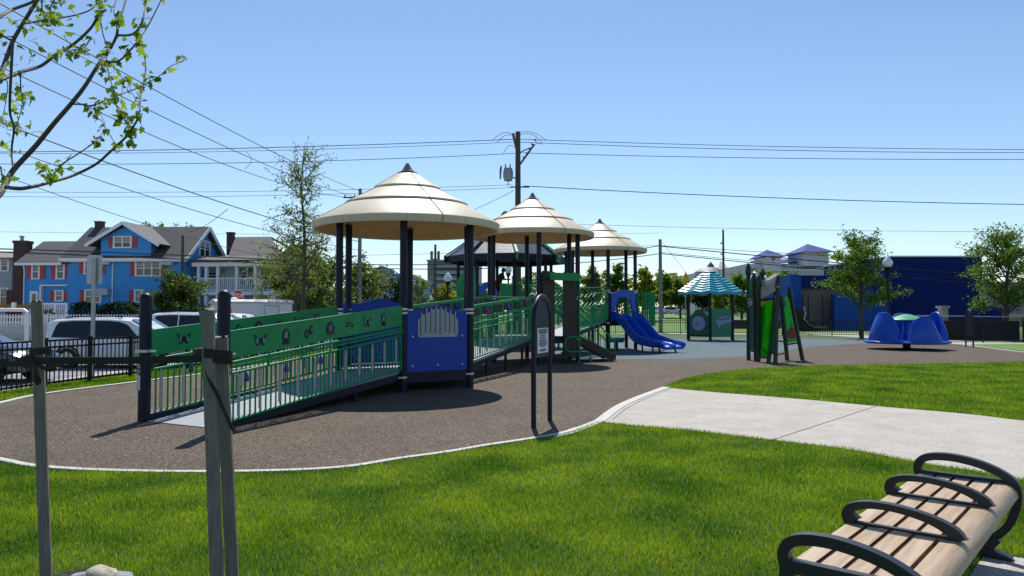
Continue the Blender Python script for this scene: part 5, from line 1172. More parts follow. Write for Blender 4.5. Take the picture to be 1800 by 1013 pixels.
# ---------------------------------------------------------------- vehicles
def car(label, pos, rz, st, paint, win, ws, rear=None, wheels=(.75, 3.35), wr=.30, lights=True, sc=1.0, name='parked_car', cat='car', roofrail=False, group='cars parked along the street'):
    root = thing(name, (pos[0], pos[1], 0), label, cat, group, rz)
    st = [tuple(q_ * sc for q_ in s) for s in st]; vs = []
    for x, zb, zl, zt, wb, wt in st:
        h = [(-wb * .93, zb), (-wb, lerp(zb, zl, .35)), (-wb * 1.01, lerp(zb, zl, .8)), (-wb * .985, zl), (-wt, zt - min(.06, (zt - zl) * .5)), (-wt * .86, zt - .008), (-wt * .4, zt + .012)]
        h = h + [(-a, b) for a, b in h[::-1]]; vs += [(x, a, b) for a, b in h]
    K = 14; mb = MB(); mb.add(vs, [(i * K + j, (i + 1) * K + j, (i + 1) * K + (j + 1) % K, i * K + (j + 1) % K) for i in range(len(st) - 1) for j in range(K)] + [tuple(range(K)), tuple((len(st) - 1) * K + j for j in range(K))[::-1]])
    body = local(root, mb.build('body', paint, root, sharp=38))
    def sample(x):
        x = max(st[0][0], min(st[-1][0], x))
        for a, b in zip(st, st[1:]):
            if x <= b[0]: return [lerp(p_, q_, (x - a[0]) / (b[0] - a[0])) for p_, q_ in zip(a, b)]
    def side(x, f, s, off):
        _, zb, zl, zt, wb, wt = sample(x * sc); z = lerp(zl, zt - .06, f); y = lerp(wb * .985, wt, f) + off; return (x * sc, s * y, z)
    for poly in win:
        for s in (1, -1):
            xs = [p_[0] for p_ in poly]; n_ = 14; pts = []; mb = MB()
            for i in range(n_ + 1):
                x = lerp(min(xs) + 1e-4, max(xs) - 1e-4, i / n_); cut = []
                for a_, b_ in zip(poly, poly[1:] + poly[:1]):
                    if (a_[0] - x) * (b_[0] - x) < 0: cut.append(lerp(a_[1], b_[1], (x - a_[0]) / (b_[0] - a_[0])))
                cut = cut or [.5]
                for k in range(4): pts.append(side(x, lerp(min(cut), max(cut), k / 3), s, .012))
            mb.add(pts, [(i * 4 + k, i * 4 + 4 + k, i * 4 + 5 + k, i * 4 + 1 + k)[::(1 if s < 0 else -1)] for i in range(n_) for k in range(3)]); local(body, mb.build('side_window', carglass, root))
    def cross(x0, f0, x1, f1, nm, m, off=.008):
        mb = MB(); a, b = sample(x0 * sc), sample(x1 * sc); rows_ = []
        for q_, f in ((a, f0), (b, f1)):
            z = lerp(q_[2], q_[3], f); w = lerp(q_[4] * .97, q_[5] * .9, f); rows_.append([(q_[0], -w, z), (q_[0], w, z)])
        (p0, p1), (p2, p3) = rows_; v = (Vector(p1) - Vector(p0)).cross(Vector(p2) - Vector(p0)).normalized(); v = v if v.z > 0 else -v
        mb.add([Vector(p_) + v * off for p_ in (p0, p1, p3, p2)], [(0, 1, 2, 3)]); local(body, mb.build(nm, m, root))
    cross(ws[0], ws[2], ws[1], ws[3], 'windscreen', mat('windscreen_glass', (.10, .14, .17), .05, spec=.9))
    if rear:
        a = sample(rear[0] * sc); mb = MB(); x = st[0][0] - .012
        mb.add([(x, -a[4] * .8, rear[1] * sc), (x, a[4] * .8, rear[1] * sc), (x + .05, a[4] * .7, rear[2] * sc), (x + .05, -a[4] * .7, rear[2] * sc)], [(0, 3, 2, 1)]); local(body, mb.build('rear_window', carglass, root))
    Wd = max(s[4] for s in st)
    for s in (1, -1):                          # door gaps, handles, sill
        mb = MB()
        for x in ((win[0][0][0] + .95) * sc, (win[-1][0][0] + .02) * sc, (win[-1][1][0] - .15) * sc):
            a = sample(x); mb.tube([(x, s * a[4] * .962, lerp(a[1], a[2], .12)), (x, s * a[4] * 1.003, lerp(a[1], a[2], .35)), (x, s * a[4] * 1.012, lerp(a[1], a[2], .8)), (x, s * a[4] * .99, a[2])], .009, 4)
        local(body, mb.build('door_gap', black, root)); mb = MB()
        for x in ((win[-1][0][0] + .15) * sc, (win[0][0][0] + .75) * sc): a = sample(x); mb.box((x, s * a[4] * 1.02, lerp(a[1], a[2], .84)), (.16, .03, .03))
        local(body, mb.build('door_handle', paint, root)); mb = MB(); x0, x1 = wheels[0] * sc + wr + .08, wheels[1] * sc - wr - .08; a = sample(x1)
        mb.bb((x0, s * (a[4] * .90), a[1] - .04), (x1, s * (a[4] * .985), a[1] + .09)); local(body, mb.build('sill', black, root))
    for x in wheels:
        for s in (1, -1):
            c = Vector((x * sc, s * (Wd - .09), wr)); mb = MB(); mb.tube([c - Vector((0, .1, 0)), c + Vector((0, .1, 0))], wr, 22); w_ = mb.build('wheel', tyre, root, sharp=50); local(root, w_)
            mb = MB(); o_ = c + Vector((0, s * .085, 0)); mb.tube([o_, o_ + Vector((0, s * .022, 0))], wr * .62, 16)
            local(w_, mb.build('rim', rimm, w_))
            mb = MB(); ring_ = [(x * sc + (wr + .05) * math.cos(t), s * (Wd * 1.008), wr + (wr + .05) * math.sin(t)) for t in np.linspace(-.25, math.pi + .25, 18)]; mb.tube(ring_, .03, 6); local(root, mb.build('wheel_arch', black, root))
    if lights:
        for s in (1, -1):
            a = st[-2]; mb = MB(); mb.ball((a[0] - .05, s * a[4] * .82, lerp(a[1], a[2], .8)), .12, 10, 6, sc=(.7, .9, .6)); local(root, mb.build('headlight', lampclear, root))
            a = st[0]; mb = MB(); mb.box((a[0] + .01, s * a[4] * .9, lerp(a[1], a[2], .85)), (.06, .13, .26)); local(root, mb.build('tail_light', lampred, root, bevel=.02))
    for s in (1, -1):
        q_ = side(ws[1] - .25, .12, s, .1); mb = MB(); mb.ball(q_, .1, 10, 6, sc=(.55, .9, .7)); local(root, mb.build('wing_mirror', paint, root))
    if roofrail:
        for s in (1, -1):
            mb = MB(); mb.tube([(x * sc, s * sample(x * sc)[5] * .82, sample(x * sc)[3] + .03) for x in np.linspace(.5, 2.2, 7)], .018, 6); local(root, mb.build('roof_rail', black, root))
    return root, body
VAN = [(0, .33, .80, 1.18, .76, .62), (.05, .24, .83, 1.34, .83, .68), (.22, .2, .84, 1.42, .86, .71), (.8, .18, .84, 1.465, .87, .73), (1.9, .18, .83, 1.475, .87, .73), (2.5, .18, .84, 1.42, .87, .71), (3.25, .19, .86, .98, .87, .74), (3.75, .2, .80, .86, .85, .72), (4.05, .23, .68, .75, .78, .62), (4.15, .28, .55, .6, .68, .5)]
pv = P(78, 600, 21.4)
car('white minivan with dark windows, parked nose to the black fence', (pv.x, 22.2, 0), R(-2), VAN, carwhite, [[(.25, .12), (1.45, .05), (1.45, .94), (.42, .93), (.28, .6)], [(1.5, .05), (2.9, .05), (2.45, .8), (2.2, .92), (1.5, .94)]], (2.5, 3.2, 1, 1), (0, .9, 1.22), roofrail=True, name='parked_van', cat='van')
SUV = [(0, .35, .9, 1.30, .76, .62), (.05, .26, .93, 1.52, .83, .68), (.25, .22, .94, 1.60, .86, .71), (.9, .2, .94, 1.63, .87, .73), (2.1, .2, .93, 1.61, .87, .73), (2.55, .2, .94, 1.54, .87, .71), (3.05, .2, .98, 1.12, .87, .74), (3.9, .22, .92, .98, .85, .72), (4.1, .26, .8, .86, .78, .62), (4.2, .3, .6, .66, .68, .5)]
pv = P(262, 600, 26.5)
car('white estate car with black side glass, between minivan and box trailer', (pv.x - .05, 27.3, 0), R(-6), SUV, carwhite, [[(.2, .1), (1.2, .05), (1.2, .93), (.35, .93)], [(1.25, .05), (2.75, .06), (2.5, .78), (2.2, .93), (1.25, .93)]], (2.55, 3.0, 1, 1), (0, 1, 1.4), roofrail=True)
pv = P(366, 600, 29.5)
oc_, ob_ = car('white car with orange roof beacon, behind the ramp entry post', (pv.x - 1.0, 30.4, 0), R(-10), SUV, carwhite, [[(.2, .1), (1.2, .05), (1.2, .93), (.35, .93)], [(1.25, .05), (2.75, .06), (2.5, .78), (2.2, .93), (1.25, .93)]], (2.55, 3.0, 1, 1), (0, 1, 1.4), sc=.98)
local(oc_, MB().lathe([(.001, 1.85), (.11, 1.83), (.14, 1.7), (.15, 1.58)], (1.6, 0, 0), 12).build('beacon', orange, oc_))
SED = [(0, .3, .7, .78, .7, .58), (.1, .22, .74, .86, .8, .66), (.7, .2, .76, .90, .84, .68), (1.0, .19, .77, 1.02, .85, .66), (1.5, .19, .77, 1.24, .86, .62), (2.3, .19, .76, 1.25, .86, .62), (2.95, .2, .78, .92, .86, .68), (3.7, .22, .72, .80, .83, .66), (4.0, .26, .6, .68, .74, .55), (4.1, .3, .5, .55, .64, .45)]
pv = P(46, 600, 16.6)
car('black car cut by the left edge, behind the fence', (pv.x - 4.1, 17.3, 0), R(0), SED, carblack, [[(1.15, .15), (1.9, .1), (1.9, .9), (1.5, .9)], [(1.95, .1), (2.75, .1), (2.3, .9), (1.95, .9)]], (2.3, 2.95, 1, 1), (0, .8, .86))
pv = P(52, 600, 24.5)
car('white car tail with red light, behind the left stake', (pv.x - 3.4, 25.8, 0), R(178), VAN, carwhite, [[(.25, .12), (1.45, .05), (1.45, .94), (.42, .93)]], (2.5, 3.2, 1, 1), (0, .9, 1.2), sc=.82)
# box trailer and pick-up
tx = P(379, 560, 33.5); tr = thing('box_trailer', (tx.x, tx.y, 0), 'white box trailer with rounded roof and small side door', 'trailer', rz=R(28))
zt = P(379, 527.5, 33.5).z; tm = mat('trailer_white', (.66, .66, .67), .45, var=.05)
local(tr, MB().bb((0, 0, .45), (3.4, 2.1, zt - .14)).build('box', tm, tr, bevel=.03))
mb = MB(); pr = [(-.04, zt - .16), (-.02, zt - .06), (.18, zt), (1.05, zt + .06), (1.92, zt), (2.12, zt - .06), (2.14, zt - .16)]
M = Matrix(((0, 0, 1, 1.7), (1, 0, 0, 0), (0, 1, 0, 0), (0, 0, 0, 1))); mb.prism(pr, M, 3.48); rfv = local(tr, mb.build('roof', mat('trailer_roof', (.56, .50, .49), .5, var=.08), tr))
mb = MB(); mb.lathe([(.22, 0), (.2, .06), (.1, .1), (.001, .11)], (.9, 1.0, zt + .03), 14); local(rfv, mb.build('roof_vent', white, tr))
mb = MB(); mb.bb((-.03, .04, .5), (-.003, .1, zt - .15)); mb.bb((-.03, 2.0, .5), (-.003, 2.06, zt - .15)); mb.bb((-.03, .1, zt - .24), (-.003, 2.0, zt - .15)); local(tr, mb.build('rear_frame', galv, tr))
mb = MB(); 
for y in (.2, .7, .9, 1.1, 1.9): mb.box((-.045, y, zt - .10), (.02, .1, .04))
local(tr, mb.build('marker_light', lampred, tr))
d_ = local(tr, MB().bb((2.15, -.025, .6), (2.75, -.003, zt - .28)).build('side_door', offwhite, tr, bevel=.008)); local(d_, MB().box((2.62, -.04, 1.25), (.1, .03, .06)).build('door_latch', black, d_))
mb = MB(); mb.bb((2.1, -.012, .55), (2.135, -.003, zt - .23)); mb.bb((2.765, -.012, .55), (2.8, -.003, zt - .23)); mb.bb((2.1, -.012, zt - .265), (2.8, -.003, zt - .23)); local(tr, mb.build('door_trim', galv, tr))
for x in (1.2, 1.95):
    w_ = local(tr, MB().tube([(x, -.06, .32), (x, .16, .32)], .32, 18).build('wheel', tyre, tr, sharp=50)); local(w_, MB().tube([(x, -.08, .32), (x, -.055, .32)], .19, 14).build('rim', rimm, w_))
PIC = [(0, .4, .85, .9, .8, .74), (.1, .35, .9, .98, .85, .8), (1.6, .32, .92, .99, .86, .8), (1.75, .3, .93, 1.55, .86, .70), (2.9, .3, .93, 1.57, .86, .70), (3.5, .3, .95, 1.08, .87, .74), (4.4, .32, .9, .97, .84, .7), (4.6, .4, .7, .8, .75, .6)]
pk, pb = car('white pick-up truck right of the box trailer', (P(449, 560, 38).x - 1.0, 39.2, 0), R(-8), PIC, carwhite, [[(1.85, .1), (2.35, .08), (2.35, .9), (1.9, .9)], [(2.4, .08), (3.15, .1), (2.88, .88), (2.4, .9)]], (2.9, 3.45, 1, 1), sc=.95, wheels=(.8, 3.7), name='parked_truck', cat='truck')
mb = MB(); mb.tube([(.6, -.5, .95), (1.5, -.5, 1.75)], .05, 6); mb.tube([(.9, .4, .95), (1.55, .4, 1.7)], .05, 6); local(pk, mb.build('rack_bar', white, pk))
# far car park
fcol = [mat('far_car_silver', (.5, .51, .53), .3), carwhite, mat('far_car_grey', (.10, .105, .115), .3), mat('far_car_blue', (.03, .06, .16), .3)]
for i, (px, c_, lb) in enumerate(((1147, 1, 'white car parked at the far left of the distant car park'), (1163, 2, 'grey car second along in the distant car park'), (1180, 0, 'silver car third along in the distant car park'), (1196, 1, 'white car beside the yellow flag pole, in the distant car park'), (1216, 3, 'blue car parked far off right of the yellow flag pole'))):
    p = P(px, 550, 158); cr0 = car(lb, (p.x - 1.8, 158 + (i % 2) * 2), R(4 * i), SUV, fcol[c_], [[(.2, .1), (1.2, .05), (1.2, .93), (.35, .93)], [(1.25, .05), (2.75, .06), (2.5, .78), (2.2, .93), (1.25, .93)]], (2.55, 3.0, 1, 1), lights=False, group='cars in the distant car park')[0]; cr0.location.z = rise(40, 160) + .012
# ---------------------------------------------------------------- blue house
bluehouse = clapmat('blue_siding', (0.036, 0.30, 0.72), .15); asph = mat('roof_shingle', (0.060, 0.060, 0.066), .8, var=.25, scale=3, stretch=(1, 1, 4), bump=.5, bscale=12)
trimw = mat('trim_white', (.82, .82, .83), .55, var=.06); brickd = brickmat('dark_brick', (.065, .015, .014), (.095, .024, .02), (.09, .07, .065)); curt = mat('window_blind', (.33, .34, .33), .6, var=.1); ac = mat('air_con', (.45, .46, .48), .5, var=.06)
HA = 3; hn = P(322, 550, 56); HX, HY = hn.x, 56.0
def HF(px, py):
    k = (px - 900) / 1300.0; t = (HX - k * HY) / (math.cos(R(HA)) + k * math.sin(R(HA))); d = HY + t * math.sin(R(HA)); return -t, P(900, py, d).z
def HD(px, y):
    k = (px - 900) / 1300.0; c_, s_ = math.cos(R(HA)), math.sin(R(HA)); return (k * (HY + y * c_) - HX - y * s_) / (c_ + k * s_)
bh = thing('blue_house', (HX, HY, 0), 'long bright blue house with coral shutters, front dormer and dark roof', 'house', rz=-R(HA))
def L_(mb, name, m, par, **k): return local(par, mb.build(name, m, par, **k))
x_w, zW = HF(118, 463); x_l, _ = HF(38, 463); zE = HF(300, 455)[1]; zR = P(900, 402, 59.4).z; DEP = 6.5
mb = MB(); mb.bb((x_w, 0, 0), (0, DEP, zE)); mb.prism([(0, zE), (DEP, zE), (DEP / 2, zR - .12)], Matrix(((0, 0, 1, -.15), (1, 0, 0, 0), (0, 1, 0, 0), (0, 0, 0, 1))), .3)
mb.bb((x_l, .25, 0), (x_w - .003, 7, zW)); mb.prism([(0.001, zE), (DEP - .001, zE), (DEP / 2, zR - .12)], Matrix(((0, 0, 1, x_w + .152), (1, 0, 0, 0), (0, 1, 0, 0), (0, 0, 0, 1))), .3); wall = L_(mb, 'wall', bluehouse, bh)
def slab(mb, a, b, c, d, t=.16, mi=None):
    a, b, c, d = map(Vector, (a, b, c, d)); n = (b - a).cross(d - a).normalized(); n = n if n.z > 0 else -n; n = n * t
    mb.add([a, b, c, d, a + n, b + n, c + n, d + n], [(0, 1, 2, 3)[::-1], (4, 5, 6, 7), (0, 1, 5, 4), (1, 2, 6, 5), (2, 3, 7, 6), (3, 0, 4, 7)], mi)
ov = .5; mb = MB(); hipx = x_w - .3
slab(mb, (x_w - .3, -ov, zE - .12), (.45, -ov, zE - .12), (.45, DEP / 2, zR), (hipx, DEP / 2, zR)); slab(mb, (.45, DEP + ov, zE - .1), (x_w - .3, DEP + ov, zE - .1), (hipx, DEP / 2, zR), (.45, DEP / 2, zR))

zwr = P(900, 427, 60).z; HW = HD(75, 3.6); slab(mb, (x_l - .4, -.15, zW - .05), (x_w + .2, -.15, zW - .05), (x_w + .8, 3.6, zwr), (HW, 3.6, zwr)); slab(mb, (x_w + .2, 7.4, zW - .05), (x_l - .4, 7.4, zW - .05), (HW, 3.6, zwr), (x_w + .8, 3.6, zwr)); slab(mb, (x_l - .4, 7.4, zW - .05), (x_l - .4, -.15, zW - .05), (HW, 3.58, zwr), (HW, 3.62, zwr))
rf = L_(mb, 'roof', asph, bh, sharp=15)
mb = MB(); mb.bb((x_w - .35, -ov - .12, zE - .2), (.45, -ov + .0, zE + .02)); mb.bb((x_l - .45, -.28, zW - .16), (x_w - .36, -.16, zW + .05)); mb.bb((x_w, -ov, zE - .24), (0.2, -.003, zE - .2))
mb.tube([(x_l + .1, -.05, zW - .1), (x_l + .05, .15, zW - .5), (x_l + .05, .15, .2)], .05, 6); mb.tube([(HF(198, 460)[0], -.06, zE - .3), (HF(198, 460)[0], -.06, .2)], .05, 6)
gz = .46
for s in (0, 1): 
    y0, y1 = (-ov, DEP / 2) if s == 0 else (DEP + ov, DEP / 2); mb.beam((gz, y0, zE - .1), (gz, y1, zR + .02), .10, .26)
L_(mb, 'gutter_trim', trimw, rf)
mb = MB(); cxh = HD(173, DEP / 2); mb.bb((cxh - .27, DEP / 2 - .27, zR - 2), (cxh + .27, DEP / 2 + .27, P(900, 391, 59.5).z)); mb.bb((cxh - .32, DEP / 2 - .32, P(900, 391, 59.5).z), (cxh + .32, DEP / 2 + .32, P(900, 389, 59.5).z)); L_(mb, 'chimney', brickd, rf)
# dormer
da, db = HF(180, 440)[0], HF(268, 440)[0]; dm = (da + db) / 2; zd0, zde, zdp = zE - .1, P(900, 424, 57.5).z, P(900, 398, 57.6).z
mb = MB(); mb.bb((da, -.32, zd0), (db, 4.3, zde)); M = Matrix(((1, 0, 0, 0), (0, 0, 1, -.17), (0, 1, 0, 0), (0, 0, 0, 1))); mb.prism([(da, zde), (db, zde), (dm, zdp - .15)], M, .3)
dr_ = L_(mb, 'dormer', bluehouse, bh)
mb = MB(); o_ = .9; zo = zde - (zdp - zde) * o_ / ((db - da) / 2)
slab(mb, (da - o_, -.85, zo), (dm, -.85, zdp), (dm, 5, zdp), (da - o_, 5, zo), .14); slab(mb, (dm, -.85, zdp), (db + o_, -.85, zo), (db + o_, 5, zo), (dm, 5, zdp), .14); L_(mb, 'dormer_roof', asph, dr_, sharp=15)
mb = MB(); mb.beam((da - o_, -.87, zo), (dm, -.87, zdp), .06, .24); mb.beam((db + o_, -.87, zo), (dm, -.87, zdp), .06, .24); L_(mb, 'dormer_trim', trimw, dr_)
def window(par, cx_, cz, w, h, y, sash=1, shut=(1, 1), axis='y', acu=0, panes=2):
    """window facing -y of the thing's frame (or +x when axis is 'x')"""
    def B(mb, a0, a1, z0, z1, o0, o1, mi=None):
        if axis == 'y': mb.bb((a0, y - o1, z0), (a1, y - o0, z1), mi)
        else: mb.bb((y + o0, a0, z0), (y + o1, a1, z1), mi)
    f = MB(); t = .09
    B(f, cx_ - w / 2 - t, cx_ + w / 2 + t, cz + h / 2, cz + h / 2 + t, .004, .09); B(f, cx_ - w / 2 - t, cx_ + w / 2 + t, cz - h / 2 - t, cz - h / 2, .004, .12)
    for i in range(sash + 1): xx = cx_ - w / 2 + w * i / sash; B(f, xx - (t if i == 0 else t / 2), xx + (t if i == sash else t / 2), cz - h / 2, cz + h / 2, .006, .085)
    for i in range(sash): a = cx_ - w / 2 + w * i / sash; B(f, a + t / 2, a + w / sash - t / 2, cz - .03, cz + .03, .008, .06)
    fr_ = L_(f, 'window', trimw, par)
    for i in range(sash):
        a = cx_ - w / 2 + w * i / sash; g = MB(); B(g, a + t / 2, a + w / sash - t / 2, cz - h / 2, cz + h / 2, .002, .035); L_(g, 'pane', glass, fr_)
        g = MB(); B(g, a + t / 2 + .02, a + w / sash - t / 2 - .02, cz + h * .12, cz + h / 2 - .02, .036, .04); L_(g, 'blind', curt, fr_)
    for s, on in ((-1, shut[0]), (1, shut[1])):
        if on: g = MB(); e = cx_ + s * (w / 2 + t + .02); B(g, min(e, e + s * .36), max(e, e + s * .36), cz - h / 2 - .05, cz + h / 2 + .05, .003, .06); L_(g, 'shutter', shutter, par)
    return fr_
def hwin(px0, py0, px1, py1, y, **k):
    x0, zt_ = HF(px0, py0); x1, _ = HF(px1, py1); _, zb = HF(px1, py1); return window(bh, (x0 + x1) / 2, (zt_ + zb) / 2, x1 - x0, zt_ - zb, y, **k)
hwin(53, 466, 64, 489, .25); hwin(96, 466, 108, 489, .25); hwin(95, 512, 107, 528, .25)
hwin(149, 461, 174, 480, 0, sash=2); hwin(151, 511, 177, 531, 0, sash=2, shut=(1, 0)); hwin(239, 459, 281, 484, 0, sash=3); hwin(238, 511, 250, 530, 0, shut=(1, 0)); hwin(272, 515, 286, 536, 0, shut=(0, 0))
x0, zt_ = HF(204, 418); x1, zb = HF(233, 435); window(bh, (x0 + x1) / 2, (zt_ + zb) / 2, x1 - x0, zt_ - zb, -.32, sash=2)
window(bh, DEP / 2, zE + 1.0, 1.7, 1.2, 0.0, sash=2, shut=(0, 0), axis='x')
for q_ in ((184, 455, 196, 466), (287, 455, 306, 467), (178, 508, 195, 519)):
    xa, za = HF(q_[0], q_[1]); xb, zb = HF(q_[2], q_[3]); mb = MB(); mb.bb((xa, -.5, zb), (xb, -.095 if q_[0] > 178 else -.003, za)); L_(mb, 'air_conditioner', ac, bh)
mb = MB(); x0, z0_ = HF(50, 512); x1, z1q = HF(64, 538); mb.bb((x0, .13, z1q - .6), (x1, .247, z0_)); dd = L_(mb, 'door', trimw, bh); mb = MB(); mb.bb((x0 + .2, .10, z1q), (x1 - .15, .128, z0_ - .2)); L_(mb, 'door_glass', glass, dd)
mb = MB(); xa, za = HF(71, 502); xb = x_w; mb.bb((xa, -.06, za - .05), (xb, .247, za + .06)); mb.bb((xa - .06, -.06, .2), (xa + .06, .247, za - .051)); L_(mb, 'porch_trim', trimw, bh)

# white porch house to the right of it
pb0 = P(345, 550, 56.5); pho = thing('porch_house', (pb0.x, 56.5, 0), 'white house with two-storey balcony porch beside the blue gable', 'house', rz=-R(7))
PWD = P(492, 550, 57).x - pb0.x; pale = mat('pale_blue_wall', (.24, .42, .58), .6, var=.06)
zP1, zP2, zP3 = P(900, 513, 57).z, P(900, 487, 57).z, P(900, 467, 57).z
mb = MB(); mb.bb((0, 2.2, 0), (PWD, 11, zP3 + .1)); wl = L_(mb, 'wall', pale, pho)
mb = MB(); mb.bb((-.1, -.1, zP1 - .28), (PWD, 2.197, zP1)); mb.bb((0, -.05, 0), (PWD, 2.19, .35)); mb.bb((-.25, -.3, zP3 - .12), (PWD + .2, 2.1, zP3 + .18)); L_(mb, 'porch_floor', trimw, pho)
rz_ = P(900, 418, 62).z; mb = MB(); xa, xb = (P(388, 550, 62).x - pb0.x), (P(446, 550, 62).x - pb0.x)
slab(mb, (-.4, -.45, zP3 + .19), (PWD + .4, -.45, zP3 + .19), (PWD + .1, 2.4, zP3 + .70), (-.4, 2.4, zP3 + .70)); xs_ = P(398, 550, 59).x - pb0.x; slab(mb, (xs_, 2.3, zP3 + .68), (PWD - .2, 2.3, zP3 + .68), (xb + .4, 6.5, rz_), (xa, 6.5, rz_)); slab(mb, (PWD - .2, 11, zP3 + .5), (xs_, 11, zP3 + .5), (xa, 6.55, rz_), (xb + .4, 6.55, rz_))
rf = L_(mb, 'roof', asph, pho, sharp=15)
mb = MB(); mb.add([(PWD - .25, 2.4, zP3 + .9), (PWD - .25, 10.8, zP3 + .5), (xb + .38, 6.55, rz_ - .05)], [(0, 1, 2)]); L_(mb, 'gable', trimw, pho)
cxx = P(380, 550, 61).x - pb0.x; mb = MB(); mb.bb((cxx - .25, 5.4, rz_ - 1.5), (cxx + .25, 5.9, P(900, 408, 61).z)); mb.bb((cxx - .3, 5.35, P(900, 408, 61).z), (cxx + .3, 5.95, P(900, 406, 61).z)); L_(mb, 'chimney', brickd, rf)
for px in (347, 365, 386, 421, 455, 489):
    x = P(px, 550, 56.8).x - pb0.x; x = min(max(x, .12), PWD - .12); mb = MB(); mb.bb((x - .11, -.02, .351), (x + .11, .2, zP1 - .281)); mb.bb((x - .10, -.02, zP1 + .001), (x + .10, .18, zP3 - .121)); L_(mb, 'porch_column', trimw, pho)
for z0_ in (zP1, .35):
    mb = MB(); mb.bb((0, .04, z0_ + .95), (PWD, .12, z0_ + 1.04)); mb.bb((0, .05, z0_ + .08), (PWD, .11, z0_ + .15)); n_ = int(PWD / .16)
    for i in range(n_): mb.bb((i * .16 + .05, .06, z0_ + .151), (i * .16 + .10, .10, z0_ + .949))
    L_(mb, 'balustrade', trimw, pho)
for i, (px, w_) in enumerate(((373, .9), (393, 1.0), (432, 1.3), (445, .9), (470, 1.0))):
    x = P(px, 550, 59).x - pb0.x; window(pho, x, zP1 + 1.35, w_, 1.6 if i != 1 else 1.4, 2.2, sash=1, shut=(0, 0)); window(pho, x, 1.75, w_, 1.4, 2.2, sash=1, shut=(0, 0))
mb = MB(); x = P(407, 550, 59).x - pb0.x; mb.bb((x - .6, 2.1, zP1 + .05), (x + .6, 2.195, zP1 + 2.1)); L_(mb, 'door', mat('pale_door', (.45, .62, .66), .5), pho)
mb = MB(); x = P(472, 500, 55).x - pb0.x
# grey neighbour with big brick chimney at the left edge
ng = thing('grey_house', (P(-40, 550, 60).x, 60, 0), 'pale grey house cut by the left edge', 'house'); x0 = P(-120, 550, 60).x - ng.location.x; x1 = P(19, 550, 60).x - ng.location.x; mb = MB(); mb.bb((x0, 0, 0), (x1, 9, P(900, 457, 60).z)); L_(mb, 'wall', clapmat('grey_siding', (.34, .38, .42), .18), ng)
mb = MB(); ze = P(900, 457, 60).z; slab(mb, (x0, -.4, ze), (x1 + .3, -.4, ze), (x1 + .3, 4.5, ze + .9), (x0, 4.5, ze + .9)); slab(mb, (x1 + .3, 9.4, ze), (x0, 9.4, ze), (x0, 4.5, ze + .9), (x1 + .3, 4.5, ze + .9)); L_(mb, 'roof', mat('brown_shingle', (.22, .19, .17), .8, var=.2, scale=4), ng, sharp=15)
for py in (467, 522): window(ng, P(7, 550, 60).x - ng.location.x, P(900, py, 60).z, .55, .8 if py < 500 else 1.3, 0, shut=(0, 0))
ck = thing('brick_chimney', (P(32, 550, 58).x, 58, 0), 'tall dark brick chimney with metal cap left of the blue house', 'chimney'); zt = P(900, 423, 58).z; mb = MB(); mb.bb((-.5, 0, 0), (.5, .8, zt - .2)); mb.bb((-.56, -.06, zt - .2), (.56, .86, zt)); mb.bb((-.95, -.02, 0), (-.503, .8, P(900, 510, 58).z)); L_(mb, 'stack', brickd, ck)
mb = MB(); mb.tube([(-.1, .4, zt), (-.1, .4, zt + .3)], .13, 10); mb.lathe([(.2, zt + .3), (.16, zt + .4), (.001, zt + .42)], (-.1, .4, 0), 10); L_(mb, 'flue_cap', galv, ck)
# picket fence on a low wall, porch rail with brown board, dark hedges
pf = thing('picket_fence', (-28, 43.5, 0), 'white picket fence on a low pale wall before the blue house', 'fence'); xa, xb = P(-80, 550, 43.5).x, P(250, 550, 43.5).x; z0_, z1_ = P(900, 572, 43.5).z, P(900, 553, 43.5).z
mb = MB(); mb.bb((xa, 43.4, 0), (xb, 43.75, z0_)); mb.build('base_wall', kerbconc, pf)
mb = MB(); mb.bb((xa, 43.52, z0_ + .12), (xb, 43.56, z0_ + .2)); mb.bb((xa, 43.52, z1_ - .2), (xb, 43.56, z1_ - .12)); n_ = int((xb - xa) / .17)
for i in range(n_):
    x = xa + i * .17; mb.bb((x, 43.48, z0_ + .003), (x + .075, 43.515, z1_ - .06)); mb.add([(x, 43.48, z1_ - .06), (x + .075, 43.48, z1_ - .06), (x + .0375, 43.48, z1_), (x, 43.515, z1_ - .06), (x + .075, 43.515, z1_ - .06), (x + .0375, 43.515, z1_)], [(0, 1, 2), (5, 4, 3), (1, 4, 5, 2), (0, 2, 5, 3)])
mb.build('pickets', white, pf)
pr_ = thing('porch_rail', (P(60, 550, 52).x, 52, 0), 'white porch railing with brown board at the left house door', 'railing'); mb = MB(); xa, xb = P(70, 550, 52).x, P(118, 550, 52).x; z1_ = P(900, 533, 52).z; mb.bb((xa, 52, z1_ - .1), (xb, 52.1, z1_)); mb.bb((xa, 52, .3), (xa + .12, 52.1, z1_ - .103)); mb.bb((xa + 1.0, 52, .3), (xa + 1.12, 52.1, z1_ - .103)); mb.bb((xb - .12, 52, .3), (xb, 52.1, z1_ - .103)); 
for i in range(14): mb.bb((xa + .15 + i * .13, 52.02, .5), (xa + .2 + i * .13, 52.08, z1_ - .103))
mb.build('balustrade', trimw, pr_)
mb = MB(); mb.bb((P(-60, 550, 52).x, 52.0, P(900, 543, 52).z), (P(55, 550, 52).x, 52.12, P(900, 535.5, 52).z)); mb.build('board', mat('ochre_board', (.22, .12, .03), .7, var=.25, scale=3), pr_)
mb = MB(); mb.bb((P(22, 550, 52).x, 51.85, P(900, 541, 52).z), (P(29, 550, 52).x, 52.0 - .003, P(900, 532, 52).z)); mb.build('meter_box', trimw, pr_)

